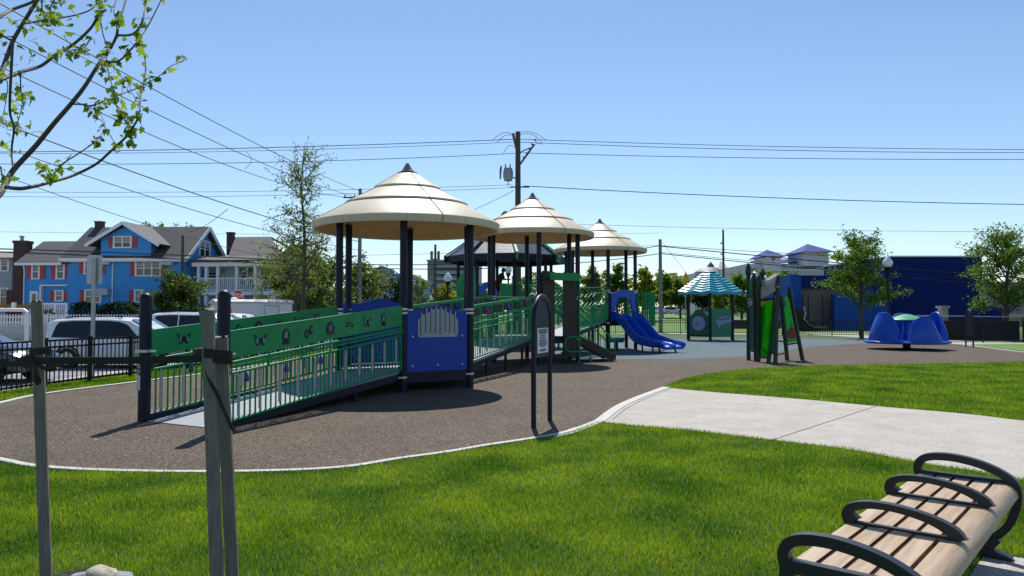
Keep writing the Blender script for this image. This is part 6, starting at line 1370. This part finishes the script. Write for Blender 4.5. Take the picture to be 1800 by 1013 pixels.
# ---------------------------------------------------------------- buildings on the right and far off
def BX(mb, pxa, pxb, Y, z0, z1, dep, mi=None): mb.bb((P(pxa, 550, Y).x, Y, z0), (P(pxb, 550, Y).x, Y + dep, z1), mi)
nv = mat('navy_wall', (.004, .014, .135), .7, var=.10, scale=.6, spec=.15); nv2 = mat('bright_blue_wall', (.008, .075, .34), .7, var=.10, scale=.8, spec=.2); brn = mat('brown_recess', (.17, .13, .125), .8, var=.12)
rb = thing('navy_building', (P(1560, 550, 66).x, 66, 0), 'big navy blue flat-roofed building behind the merry-go-round', 'building')
zt = P(900, 452, 66).z; zt2 = P(900, 486, 66).z; mb = MB(); BX(mb, 1566, 1728, 66, 0, zt, 14); mb.build('main_wall', nv, rb)
mb = MB(); mb.bb((P(1565, 550, 66).x, 65.9, zt + .003), (P(1729, 550, 66).x, 80, zt + .12)); mb.build('roof_coping', trimw, rb)
mb = MB(); BX(mb, 1391, 1409, 64.3, 0, zt2 + .05, 6); mb.build('front_pier', nv2, rb); mb = MB(); BX(mb, 1500, 1565, 64.3, 0, zt2 - .1, 6); mb.build('front_wall', nv2, rb)
mb = MB(); mb.bb((P(1410, 550, 64.3).x, 64.4, P(900, 507, 64.3).z), (P(1499, 550, 64.3).x, 70, zt2)); mb.bb((P(1535, 550, 64.3).x + .0, 64.1, P(900, 515, 64.3).z), (P(1565, 550, 64.3).x, 64.297, zt2 - .1)); mb.build('lintel_wall', nv, rb)
mb = MB(); mb.bb((P(1409, 550, 64.3).x, 64.75, 0), (P(1500, 550, 64.3).x, 64.95, P(900, 507, 64.3).z - .003)); mb.build('recess_wall', brn, rb)
mb = MB(); mb.bb((P(1466, 550, 63.5).x, 63.4, 0), (P(1533, 550, 63.5).x, 64.0, P(900, 518, 63.5).z)); mb.build('low_wall', nv2, rb)
mb = MB()
for i in range(7):
    mb.bb((P(1392, 550, 62.4).x + i * .3, 61.8, .001), (P(1392, 550, 62.4).x + i * .3 + .3, 63.2, 2.1 - i * .3))
mb.build('steps', black, rb)
mb = MB()
for px in (1411, 1421, 1446, 1462): x = P(px, 550, 63.5).x; mb.tube([(x, 63.5, 0), (x, 63.5, P(900, 517, 63.5).z)], .05, 6)
mb.build('recess_post', black, rb)
mb = MB(); mb.tube([P(1413, 540, 61.6), P(1416, 552, 61.6), P(1413, 560, 61.6), P(1422, 570, 61.6), P(1430, 575, 61.6), P(1453, 576, 61.6)], .05, 6); mb.build('handrail', galv, rb)
BXm = MB(); BXm.bb((P(1645, 550, 50).x, 49.3, 0), (P(1656, 550, 50).x, 49.8, P(900, 542, 50).z)); BXm.bb((P(1643, 550, 50).x, 49.2, P(900, 542, 50).z), (P(1658, 550, 50).x, 49.9, P(900, 538, 50).z)); o = BXm.build('gate_pillar', mat('pillar_stone', (.42, .40, .37), .8, var=.1), None, label='pale stone pillar just behind the merry-go-round seats', cat='pillar')
mb = MB(); mb.bb((P(1746, 550, 64.9).x, 65.8, P(900, 555, 64.9).z), (P(1753, 550, 64.9).x, 65.997, P(900, 549, 64.9).z)); mb.bb((P(1728, 550, 66).x + .003, 66.2, 0), (P(1765, 550, 66).x, 74, P(900, 540, 66).z)); mb.build('side_block', nv, rb)
ext = P(1398, 480, 64.3); st_ = MB(); st_.tube([(ext.x, 64.9, zt2 + .05), (ext.x, 64.9, P(900, 463, 64.3).z)], .04, 6); st_.tube([(ext.x, 64.9, zt2 + .05), (ext.x, 64.9, zt2 + .4)], .09, 6); st_.build('roof_vent', galv, rb)
purple = mat('periwinkle_roof', (.035, .055, .26), .7, var=.12, scale=.6, spec=.15); wstucco = mat('white_stucco', (.52, .52, .53), .7, var=.06, scale=.5)
wb = thing('white_building', (P(1390, 550, 95).x, 95, 0), 'white building with periwinkle roofs and two turrets behind the navy building', 'building')
z = lambda py, Y=95: P(900, py, Y).z
mb = MB(); BX(mb, 1313, 1500, 95, 0, z(464), 12); BX(mb, 1349, 1374, 93, z(464) - 4, z(450.5, 92.4), 5); BX(mb, 1418, 1458, 92, z(470), z(442.5, 91.4), 6); BX(mb, 1330, 1480, 90, 0, z(476, 90), 4.9); mb.build('wall', wstucco, wb)
def pyr(mb, pxa, pxb, Y, dep, zb, za, o=.6):
    a, b = P(pxa, 550, Y).x - o, P(pxb, 550, Y).x + o; y0, y1 = Y - o, Y + dep + o; m_ = ((a + b) / 2, (y0 + y1) / 2, za); mb.add([(a, y0, zb), (b, y0, zb), (b, y1, zb), (a, y1, zb), m_], [(0, 1, 4), (1, 2, 4), (2, 3, 4), (3, 0, 4), (3, 2, 1, 0)])
mb = MB(); pyr(mb, 1349, 1374, 93, 5, z(450.5, 92.4), z(438.5)); pyr(mb, 1418, 1458, 92, 6, z(442.5, 91.4), z(429)); slab(mb, (P(1374, 550, 95).x, 94.5, z(463)), (P(1418, 550, 95).x, 94.5, z(463)), (P(1418, 550, 95).x, 101, z(452)), (P(1374, 550, 95).x, 101, z(452))); slab(mb, (P(1340, 550, 95).x, 94, z(466)), (P(1350, 550, 95).x, 94, z(466)), (P(1350, 550, 95).x, 101, z(456)), (P(1347, 550, 95).x, 101, z(456))); mb.build('roof', purple, wb, sharp=10)
mb = MB(); mb.bb((P(1358, 550, 93).x, 92.9, z(460)), (P(1363, 550, 93).x, 92.997, z(455))); mb.bb((P(1440, 550, 92).x, 91.8, z(452)), (P(1448, 550, 92).x, 91.997, z(445)), 1); mb.bb((P(1322, 550, 95).x, 94.9, z(478)), (P(1332, 550, 95).x, 94.997, z(472))); mb.build('window', [glass, mat('amber_window', (.55, .40, .08), .4)], wb)
mb = MB()
for px in range(1375, 1460, 6): mb.bb((P(px, 550, 92).x, 89.9, z(467.5, 90)), (P(px + 4, 550, 92).x, 89.95, z(466, 90)))
mb.bb((P(1330, 550, 90).x, 89.85, z(476, 90)), (P(1480, 550, 90).x, 90, z(474, 90))); mb.build('cornice', trimw, wb)
dg = thing('domed_house', (P(1252, 550, 110).x, 110, 0), 'grey roofline with small dome and spire above the teal playhouse roof', 'building')
mb = MB(); BX(mb, 1222, 1285, 110, 0, z(480, 110), 9); BX(mb, 1265, 1285, 109, 0, z(474, 109), 9); mb.build('wall', wstucco, dg)
mb = MB(); c_ = Vector((P(1250, 550, 114).x, 114, 0)); mb.lathe([(2.6, z(480, 110) - .2), (2.5, z(476, 110)), (1.8, z(470, 110)), (.6, z(467, 110)), (.45, z(463, 110)), (.15, z(459, 110)), (.001, z(456, 110))], c_, 16); slab(mb, (P(1264, 550, 108).x, 108, z(476, 108)), (P(1282, 550, 108).x, 108, z(476, 108)), (P(1279, 550, 112).x, 114, z(462, 114)), (P(1272, 550, 112).x, 114, z(462, 114))); mb.build('roof', mat('slate_roof', (.12, .12, .13), .6, var=.2), dg)
lb = thing('low_building', (P(1300, 550, 150).x, 150, 0), 'long low grey building far off right of the playhouse', 'building'); mb = MB(); BX(mb, 1290, 1420, 150, 0, z(474, 150), 10); mb.build('wall', mat('grey_far_wall', (.24, .26, .28), .7, var=.1, scale=.4), lb); mb = MB(); BX(mb, 1285, 1425, 149.5, z(474, 150) + .01, z(472.5, 150), 11); mb.build('roof_coping', galv, lb)
rg = thing('grey_shed', (P(1770, 550, 75).x, 75, 0), 'grey building with beige base behind the right-hand tree', 'building'); mb = MB(); BX(mb, 1729, 1900, 75, 1.0, z(498, 75), 8); mb.build('wall', mat('grey_shed_wall', (.27, .28, .29), .7, var=.12, scale=.5), rg); mb = MB(); BX(mb, 1768, 1900, 70, 0, z(553, 70), 4.5); mb.build('base_wall', mat('beige_wall', (.42, .35, .29), .8, var=.08), rg)
mb = MB(); BX(mb, 1725, 1905, 74.7, z(498, 75) + .003, z(496, 75), 9); mb.build('roof_coping', galv, rg)
fb = thing('blue_hotel', (P(695, 550, 118).x, 118, 0), 'bright blue hotel with stepped gable, seen under the nearest tan roof', 'building'); hb = clapmat('hotel_blue', (.04, .19, .52), .4); mb = MB(); BX(mb, 653, 708, 118, 0, z(481, 118), 14); mb.prism([(P(653, 550, 118).x, z(481, 118)), (P(693, 550, 118).x, z(481, 118)), (P(692, 550, 118).x, z(474.5, 118)), (P(684, 550, 118).x, z(472.5, 118)), (P(672, 550, 118).x, z(467, 118)), (P(660, 550, 118).x, z(471, 118)), (P(653, 550, 118).x, z(475, 118))], Matrix(((1, 0, 0, 0), (0, 0, 1, 118.2), (0, 1, 0, 0), (0, 0, 0, 1))), .4); BX(mb, 708.2, 726, 117, 0, z(483, 117), 14); BX(mb, 726.2, 739, 116, 0, z(489, 116), 14); mb.build('wall', hb, fb)
mb = MB()
for py in (481, 490, 499, 509): mb.bb((P(653, 550, 118).x - .1, 117.85, z(py + .6, 118)), (P(708, 550, 118).x, 117.997, z(py - .3, 118)))
for py in (486, 494, 502, 511): mb.bb((P(708, 550, 117).x, 115.4, z(py + .6, 117)), (P(742, 550, 117).x, 115.9, z(py - .9, 117)))
for px in (664, 678): mb.bb((P(px, 550, 118).x, 117.7, 0), (P(px + 1.6, 550, 118).x, 117.8, z(481, 118)))
mb.build('balcony_trim', trimw, fb)
for px in (667.5, 673.5): mb = MB(); mb.bb((P(px, 550, 118).x, 117.75, z(488, 118)), (P(px + 4, 550, 118).x, 117.84, z(483, 118))); mb.build('window', glass, fb)
tb = thing('tower_block', (P(785, 550, 150).x, 150, 0), 'grey concrete apartment tower far behind the lamp', 'building'); mb = MB(); BX(mb, 751, 842, 150, 0, z(459, 150), 14); mb.build('wall', mat('tower_concrete', (.20, .215, .25), .7, var=.08, scale=.2), tb)
mb = MB(); BX(mb, 749, 844, 149.4, z(459, 150) + .01, z(457, 150), 15); mb.build('roof_coping', galv, tb)
for r_ in range(8):
    for c_i in range(7):
        xa = 754 + c_i * 12.5; py = 464 + r_ * 11; mb = MB(); mb.bb((P(xa, 550, 150).x, 149.9, z(py + 5.5, 150)), (P(xa + 8.5, 550, 150).x, 149.997, z(py, 150))); mb.build('window', glass, tb)
mb = MB()
for r_ in range(8): py = 464 + r_ * 11; mb.bb((P(766, 550, 150).x, 148.5, z(py + 7.5, 150)), (P(842, 550, 150).x, 149.88, z(py + 6.2, 150))); mb.bb((P(766, 550, 150).x, 148.5, z(py + 6.2, 150)), (P(842, 550, 150).x, 148.6, z(py + 2.5, 150)))
mb.build('balcony', mat('balcony_grey', (.30, .33, .38), .6, var=.1, scale=.4), tb)
dt = thing('distant_tower', (P(902, 550, 500).x, 500, 0), 'tiny pale tower on the horizon seen through the octagonal tower', 'building'); mb = MB(); BX(mb, 899.5, 905, 500, 0, z(487, 500), 10); mb.build('wall', wstucco, dt); mb = MB(); mb.bb((P(899, 550, 500).x, 499.5, z(487, 500)), (P(905.5, 550, 500).x, 510, z(485.5, 500))); mb.build('roof_coping', galv, dt)
# white jib arm and leaning ladder-like frame seen between the posts
cr = thing('lift_truck', P(676, 550, 60) * 1, 'white bucket-lift arm and folded boom behind the nearest blue panels', 'lift truck'); cr.location = (P(676, 550, 60).x, 60, 0); mb = MB()
mb.beam(P(672, 513, 60), P(677, 536, 60), .3, .25); mb.beam(P(676, 517, 60), P(703, 540, 60), .34, .22); mb.beam(P(678, 523, 60), P(696, 538, 60), .3, .2); mb.build('boom', offwhite, cr, bevel=.03)
mb = MB(); mb.beam(P(663, 495, 60), P(675, 504, 60), .6, .16); mb.beam(P(675, 501, 60), P(684, 505, 60), .5, .14); mb.tube([P(674, 503, 60), P(672, 516, 60)], .16, 8); mb.build('bucket_arm', offwhite, cr, bevel=.03)
mb = MB(); mb.box(P(690, 558, 60.5), (4.0, 1.8, 1.2)); mb.build('truck_bed', offwhite, cr, bevel=.05)

# ---------------------------------------------------------------- trees
LM = {}
def lm(k):
    if k not in LM:
        LM[k] = leafmat('leaf_' + k, *{'park': ((.038, .10, .014), (.13, .225, .03)), 'bush': ((.014, .045, .012), (.085, .14, .04)), 'fresh': ((.055, .13, .012), (.17, .28, .03)), 'deep': ((.028, .075, .014), (.09, .17, .03)), 'olive': ((.065, .11, .022), (.16, .22, .05)), 'yellowish': ((.11, .16, .016), (.27, .30, .035)), 'sage': ((.09, .13, .05), (.21, .27, .11)), 'dark': ((.010, .026, .010), (.03, .055, .02)), 'maple': ((.03, .085, .012), (.20, .33, .03))}[k], transl=.45 if k == 'maple' else .40, scale=.5 if k != 'maple' else 6, tcol=1.9, spec=.15, rough=.55)
    return LM[k]
def leafmesh(name, pts, size, m, parent, flat=0.0, aspect=.55, four=True):
    n = len(pts); pts = np.array(pts, np.float32)
    a = nrng.normal(size=(n, 3)); a[:, 2] *= (1 - flat); a /= np.linalg.norm(a, axis=1)[:, None]
    b = nrng.normal(size=(n, 3)); b[:, 2] *= (1 - flat); b -= a * (a * b).sum(1)[:, None]; b /= np.linalg.norm(b, axis=1)[:, None] + 1e-6; c = np.cross(a, b)
    s = (size * nrng.uniform(.55, 1.35, n))[:, None]
    V = np.stack([pts - a * s * .5, pts + b * s * aspect * .5 + c * s * .08, pts + a * s * .5, pts - b * s * aspect * .5 + c * s * .08], 1)
    me = bpy.data.meshes.new(name); me.vertices.add(n * 4); me.vertices.foreach_set('co', V.astype(np.float32).ravel())
    me.loops.add(n * 4); me.loops.foreach_set('vertex_index', np.arange(n * 4, dtype=np.int32)); me.polygons.add(n); me.polygons.foreach_set('loop_start', np.arange(0, n * 4, 4, dtype=np.int32))
    at = me.attributes.new('tint', 'FLOAT', 'POINT'); at.data.foreach_set('value', np.repeat(nrng.uniform(0, 1, n), 4).astype(np.float32))
    me.materials.append(m); me.update(); me.validate(); o = bpy.data.objects.new(name, me); COL.objects.link(o)
    if parent is not None: o.parent = parent; o.matrix_parent_inverse = wmat(parent).inverted()
    return o
def tree(base, H, tr, cz, rx, rz, nl, nt_, lp, ls, leaf, label, name='tree', group='trees around the playground', seed=1, fork=.35, sig=.10, up=.25, ry=None, cx=0, shape=None, bark=None, cat='tree', tt=.75):
    r = random.Random(seed); base = Vector((base[0], base[1], rise(base[0], base[1]))); root = thing(name, base, label, cat, group); mb = MB(); L = []
    ry = ry or rx; cc = base + Vector((cx, 0, cz)); top = base + Vector((cx * .8, 0, cz + rz * tt))
    tp = [base + Vector((0, 0, -.1))] + [base.lerp(top, f) + Vector((r.uniform(-1, 1), r.uniform(-1, 1), 0)) * rx * .04 for f in (.2, .4, .6, .8)] + [top]
    trad = [tr * 1.15, tr * .95, tr * .8, tr * .58, tr * .34, tr * .1]; mb.tube(tp, trad, 8)
    def tpoint(f): q_ = f * 5; i = min(4, int(q_)); return tp[i].lerp(tp[i + 1], q_ - i), lerp(trad[i], trad[i + 1], q_ - i)
    for l in range(nl):
        f = lerp(fork, .92, (l + r.random()) / nl); s, sr = tpoint(f); th = l * 2.4 + r.uniform(-.5, .5); q_ = r.uniform(.55, 1.0)
        hz = max(-.95, min(.95, (s.z - cc.z) / rz + up + r.uniform(-.15, .45))); rad = (shape(hz) if shape else math.sqrt(max(.05, 1 - hz * hz))) * q_
        e = cc + Vector((math.cos(th) * rx * rad, math.sin(th) * ry * rad, hz * rz)); m_ = s.lerp(e, .5) + Vector((0, 0, (-.06 if up < 0 else .10) * (e - s).length)) ; pts = spline([s, m_, e], 4)
        mb.tube(pts, [max(.012, sr * .55 * (1 - .8 * i / (len(pts) - 1))) for i in range(len(pts))], 6)
        for t in range(nt_):
            k = r.uniform(.25, 1); i = min(len(pts) - 2, int(k * (len(pts) - 1))); p = pts[i].lerp(pts[i + 1], r.random()); ln = rx * r.uniform(.12, .38)
            dv = Vector((r.gauss(0, 1), r.gauss(0, 1), r.gauss(.3, .7))).normalized() + (e - s).normalized() * .6; tip = p + dv * ln; mb.tube([p, p.lerp(tip, .5) + Vector((0, 0, ln * .08)), tip], [.012 + tr * .05, .008 + tr * .03, .005], 4, cap=False)
            for _ in range(lp):
                u = r.uniform(.15, 1.1); g = rx * sig; L.append(p.lerp(tip, u) + Vector((r.gauss(0, g), r.gauss(0, g), r.gauss(0, g * .8))))
    mb.build('trunk', bark or barkm, root); leafmesh('crown', L, ls, lm(leaf), root); return root
g1 = P(1514, 550, 46.5)
tree((g1.x, 46.5), 0, .13, 3.85, 2.2, 2.45, 28, 13, 25, .16, 'park', 'bushy young tree between the leaning panels and merry-go-round', seed=3, fork=.26, sig=.055, up=.35)
g2 = P(1772, 550, 44); tree((g2.x, 44), 0, .16, 3.9, 2.6, 2.3, 30, 13, 25, .16, 'park', 'spreading young tree at the right edge, before the navy building', seed=8, fork=.25, sig=.055, up=.3)
g3 = P(531, 550, 38); tree((g3.x, 38), 0, .12, 5.8, 2.7, 4.1, 40, 9, 11, .135, 'sage', 'tall thin airy tree with dark trunk, left of the nearest tower', seed=5, fork=.30, sig=.045, up=-.02, shape=lambda h: max(.14, .66 - .50 * h), tt=1.0)
g4 = P(522, 550, 47); tree((g4.x, 47), 0, .2, 3.5, 2.1, 2.5, 24, 12, 16, .24, 'deep', 'dense dark tree hiding the porch house, behind the thin airy tree', seed=6, fork=.15, sig=.08)
g4 = P(560, 550, 50); tree((g4.x, 50), 0, .2, 2.9, 2.6, 2.2, 22, 12, 16, .24, 'deep', 'dark round tree behind the trunk of the thin airy tree', seed=16, fork=.12, sig=.08)
g4 = P(520, 550, 42); tree((g4.x, 42), 0, .10, 4.2, 2.3, 1.5, 20, 8, 10, .17, 'olive', 'spreading olive-green tree overlapping the porch house corner', seed=26, fork=.35, sig=.06, up=.1)
g4 = P(462, 550, 42); tree((g4.x, 42), 0, .06, 2.1, .85, 1.7, 12, 6, 5, .14, 'olive', 'slim young tree before the porch house columns', seed=36, fork=.2, sig=.07)
g5 = P(640, 550, 60); tree((g5.x, 60), 0, .25, 2.9, 2.4, 2.6, 24, 12, 16, .26, 'olive', 'round green tree seen under the left side of the nearest tan roof', seed=9, fork=.12, sig=.09)
g5 = P(703, 550, 58); tree((g5.x, 58), 0, .2, 2.3, 1.3, 1.9, 16, 10, 14, .22, 'dark', 'dark-leaved tree beside the blue hotel', seed=10, fork=.12, sig=.09)  # crown in the darkest leaf colours
g5 = P(735, 550, 64); tree((g5.x, 64), 0, .15, 2.6, 1.5, 2.0, 16, 9, 10, .24, 'sage', 'pale loose tree between blue hotel and tower block', seed=11, fork=.2, sig=.08)
g6 = P(309, 550, 49.5); tree((g6.x, 49.5), 0, .15, 2.1, 2.3, 1.85, 26, 13, 20, .23, 'bush', 'broad leafy shrub-like tree before the blue house', seed=12, fork=.12, sig=.075, ry=1.6)
far = [(1040, 90, 474, 40, 'olive', 'olive tree seen between the posts of the far tower'), (1085, 92, 470, 45, 'deep', 'dark tree behind the slide hood'), (1130, 85, 474, 36, 'yellowish', 'bright yellowish tree just right of the slide hood'), (1165, 95, 482, 38, 'fresh', 'fresh green tree behind the weathered grey pole'), (1196, 92, 492, 34, 'olive', 'olive tree behind the yellow flag'), (1235, 100, 494, 40, 'dark', 'dark tree seen through the playhouse posts'), (1268, 80, 496, 34, 'yellowish', 'yellowish tree above the green letter-card panel'), (1304, 74, 484, 42, 'fresh', 'green tree between playhouse and leaning panels'), (1345, 78, 482, 60, 'fresh', 'broad green tree behind the leaning panels'), (1385, 84, 482, 40, 'deep', 'green tree just left of the navy building'), (780, 90, 508, 40, 'yellowish', 'low bright tree below the tower block'), (905, 120, 512, 60, 'fresh', 'distant green treetop through the octagonal tower'), (840, 100, 505, 44, 'olive', 'olive tree behind the green ribbed barrier')]
for i, (px, Y, pyt, w_, lf_, lb_) in enumerate(far):
    p = P(px, 550, Y); H = P(900, pyt, Y).z - rise(p.x, Y); rx = w_ / 1300 * Y * .62; tree((p.x, Y), 0, .14, H * .56, rx, H * .44, 20, 11, 15, .28 + Y * .0012, lf_, lb_, seed=40 + i, fork=.2, sig=.10, group='trees beyond the park lawn')
for i, (px, Y, pyt, w_, lb_) in enumerate(((268, 90, 395, 50, 'treetop behind the blue house dormer'), (318, 95, 399, 50, 'treetop behind the blue house main ridge'))):
    p = P(px, 550, Y); H = P(900, pyt, Y).z; tree((p.x, Y), 0, .3, H - 2.2, w_ / 1300 * Y * .6, 2.2, 18, 8, 12, .4, 'olive', lb_, seed=70 + i, fork=.5, sig=.09, group='trees behind the blue house')
for i, (pa, pb, Y, pyt, lb_) in enumerate(((70, 110, 52.5, 545, 'low dark bush at the foot of the blue house, beside the porch'), (128, 172, 52.2, 533, 'dark clipped bush under the lower paired window'), (178, 250, 52.0, 533, 'long dark hedge under the right half of the blue house'), (455, 500, 46, 540, 'low bush by the white pick-up truck'))):
    p0, p1 = P(pa, 550, Y), P(pb, 550, Y); H = P(900, pyt, Y).z; root = thing('hedge', ((p0.x + p1.x) / 2, Y, 0), lb_, 'bush', 'bushes before the houses'); n_ = int(900 * (p1.x - p0.x)); L = []
    for _ in range(n_):
        u = rng.random(); x = lerp(p0.x, p1.x, u); e = 1 - .35 * abs(2 * u - 1) ** 4; L.append(Vector((x, Y + rng.gauss(0, .42), H * e * (1 - rng.random() ** 2.2 * .98) + rng.gauss(0, .05))))
    leafmesh('foliage', L, .19, lm('dark' if i < 3 else 'olive'), root); mb = MB()
    for k in range(max(2, int((p1.x - p0.x) / .5))): x = lerp(p0.x + .2, p1.x - .2, rng.random()); mb.tube([(x, Y, 0), (x + .1, Y, H * .7)], .03, 5)
    mb.build('stem', barkm, root)
wl_ = thing('park_wall', (P(1215, 550, 110).x, 108, 0), 'low white wall across the park lawn, behind the playhouse', 'wall'); mb = MB(); mb.bb((P(1186, 550, 108).x, 108, 1.2), (P(1245, 550, 108).x, 108.6, P(900, 551.5, 108).z)); mb.build('wall_panel', white, wl_); mb = MB(); mb.bb((P(1186, 550, 108).x - .1, 107.9, P(900, 551.5, 108).z), (P(1245, 550, 108).x + .1, 108.7, P(900, 550.5, 108).z)); mb.build('wall_cap', trimw, wl_)
dk = thing('planter_wall', (P(1303, 550, 66).x, 66, 0), 'dark brick planter wall between playhouse and leaning panels', 'wall'); mb = MB(); mb.bb((P(1286, 550, 66).x, 66, 0), (P(1370, 550, 66).x, 66.5, P(900, 563, 66).z)); mb.build('wall_panel', brickd, dk); mb = MB(); mb.bb((P(1286, 550, 66).x - .05, 65.9, P(900, 563, 66).z), (P(1370, 550, 66).x, 66.6, P(900, 562, 66).z)); mb.build('wall_cap', kerbconc, dk)

# far-off woods that read as one mass
for x0_, x1_, Yw, hh_, nm_ in ((-5, 140, 235, 13.5, 'olive'), (-190, -20, 240, 11.0, 'deep'), (-460, -190, 250, 11.0, 'olive'), (140, 330, 240, 12.0, 'deep')):
    L = []
    for _ in range(14000):
        x = rng.uniform(x0_, x1_); top_ = hh_ * (.72 + .28 * math.sin(x * .21) * math.sin(x * .077 + 1)) ; L.append(Vector((x, Yw + rng.uniform(0, 10), 1.0 + top_ * (1 - rng.random() ** 1.6 * .98))))
    o = leafmesh('woodland', L, 1.1, lm(nm_), None); setp(o, kind='stuff')

# ---------------------------------------------------------------- young tree in the foreground, branches in from the left
ft = thing('maple_tree', (-3.35, 4.35, 0), 'young maple with dark bare branches and small bright leaves, upper left', 'tree')
k_ = 520 / 1386.0
BR = [([(-160, 1090), (-60, 960), (0, 905), (30, 855), (70, 790), (160, 690), (250, 580), (330, 490), (400, 400), (470, 290), (520, 225)], 4.15, .024, .009),
 ([(30, 878), (90, 884), (150, 876), (250, 850), (350, 820), (450, 770), (520, 710), (590, 640), (620, 600), (650, 540), (660, 440), (685, 320), (665, 200)], 4.1, .013, .003),
 ([(520, 225), (545, 165), (555, 110), (575, 60), (600, -40)], 4.0, .009, .005), ([(545, 165), (620, 162), (660, 115), (680, 50), (700, -30)], 4.0, .008, .004), ([(497, 285), (530, 292), (570, 275), (640, 200), (700, 110), (760, -10)], 4.0, .007, .003),
 ([(620, 600), (595, 580), (577, 530), (572, 450), (582, 370)], 4.05, .005, .0025), ([(345, 488), (390, 490), (430, 496), (500, 468), (570, 440), (650, 410), (740, 360), (800, 312), (858, 288)], 4.0, .006, .002),
 ([(497, 295), (515, 360), (535, 430), (540, 490)], 3.95, .005, .002), ([(-140, 560), (-60, 450), (0, 350), (30, 270), (60, 190), (110, 110), (180, -10)], 4.3, .019, .011), ([(-60, 390), (0, 377), (90, 340), (190, 310), (260, 260), (340, 210), (420, 140), (450, 90), (470, 40), (480, -20)], 4.25, .014, .006),
 ([(60, 190), (52, 330), (45, 520), (65, 600), (55, 700), (62, 785)], 4.2, .009, .006), ([(95, 340), (100, 430), (110, 450), (95, 530), (75, 600)], 4.2, .004, .002), ([(115, 110), (180, 100), (280, 85), (380, 65), (440, 35), (470, -30)], 4.3, .008, .003),
 ([(240, 832), (300, 765), (370, 720), (460, 650), (490, 580), (450, 510)], 4.05, .005, .002), ([(545, -10), (535, 60), (560, 105)], 3.95, .006, .004), ([(0, 160), (60, 195)], 4.3, .008, .006), ([(465, 40), (478, 150), (500, 235), (495, 300)], 4.1, .004, .002), ([(-60, 120), (10, 70), (60, 45), (150, 10), (200, -40)], 4.35, .014, .008),
 ([(195, -20), (200, 60), (205, 85)], 4.3, .005, .003), ([(260, -10), (235, 40), (240, 85)], 4.3, .004, .003), ([(-40, 380), (30, 380), (28, 480), (10, 560)], 4.3, .004, .002), ([(470, 560), (520, 640), (545, 690)], 4.05, .003, .002), ([(595, 350), (610, 420), (640, 475)], 4.0, .003, .002), ([(0, 780), (15, 845)], 4.2, .005, .004), ([(620, 600), (635, 640), (600, 660)], 4.05, .004, .003), ([(195, 770), (225, 820), (235, 835)], 4.1, .003, .002), ([(425, 175), (400, 220), (345, 235), (310, 240)], 4.2, .003, .002), ([(320, 245), (360, 255), (450, 300)], 4.2, .003, .0015)]
mb = MB(); tb0 = Vector((-3.35, 4.35, 0)); mb.tube([tb0 + Vector((0, 0, -.1)), tb0 + Vector((.02, 0, 1.0)), tb0 + Vector((.06, -.03, 1.9)), P(-160 * k_, 560 * k_ + 60, 4.3), P(-100 * k_, 500 * k_, 4.3)], [.05, .045, .04, .034, .028], 10)
mb.tube([tb0 + Vector((.03, 0, 1.3)), P(-160 * k_, 1090 * k_, 4.15)], [.03, .024], 8)
LP = []; r = random.Random(21)
for pts, Y, r0, r1 in BR:
    q_ = spline([P(x * k_ + r.uniform(-1, 1), y * k_, Y + .22 * math.sin(i * .9 + Y * 7)) for i, (x, y) in enumerate(pts)], 5); n_ = len(q_)
    mb.tube(q_, [.88 * lerp(r0, r1, i / (n_ - 1)) for i in range(n_)], 7)
    thin = r1 < .0045
    for i in range(n_):
        f = i / n_
        if lerp(r0, r1, f) < .0078 and r.random() < (.42 if thin else .28):
            for _ in range(r.choice((1, 2, 2, 3))): LP.append((q_[i], r.random()))
    if thin:
        for _ in range(3): LP.append((q_[-1], r.random()))
for _ in range(52):                         # the leafier corner at the top left
    LP.append((P(r.uniform(-10, 160) * 1, r.uniform(-5, 100), 4.25 + r.uniform(-.25, .25)), r.random()))
for _ in range(28): LP.append((P(r.uniform(-10, 60), r.uniform(90, 250), 4.25 + r.uniform(-.25, .25)), r.random()))
mb2 = MB(); tint = []
shape = [(0, 0), (.16, -.02), (.42, .10), (.30, .26), (.52, .42), (.28, .50), (.22, .66), (0, 1.0), (-.22, .66), (-.28, .50), (-.52, .42), (-.30, .26), (-.42, .10), (-.16, -.02)]
for p, t in LP:
    s = r.uniform(.026, .060); ax = Vector((r.gauss(0, .8), r.gauss(0, .8), r.gauss(-.7, .6))).normalized(); sd_ = ax.cross(Vector((r.gauss(0, 1), r.gauss(0, 1), r.gauss(0, 1)))).normalized(); nr_ = ax.cross(sd_)
    st_ = p + Vector((r.gauss(0, .018), r.gauss(0, .018), r.gauss(0, .015))); fold = r.uniform(-.1, .35); b0 = len(mb2.v); wd = r.uniform(.55, 1.0)
    vs = [st_ + ax * b * s + sd_ * a * s * wd + nr_ * (abs(a) * fold - b * b * .15) * s for a, b in shape]; mid_ = st_ + ax * s * .35; vs.append(mid_); m_ = len(vs) - 1
    mb2.add(vs, [(i, (i + 1) % 14, m_) for i in range(14)]); tint += [t] * len(vs); mb.tube([p, st_], .0012, 4, cap=False)
mb.build('trunk', twigbark, ft); cr_ = mb2.build('crown', lm('maple'), ft, sharp=180)
at = cr_.data.attributes.new('tint', 'FLOAT', 'POINT'); at.data.foreach_set('value', np.array(tint, np.float32))
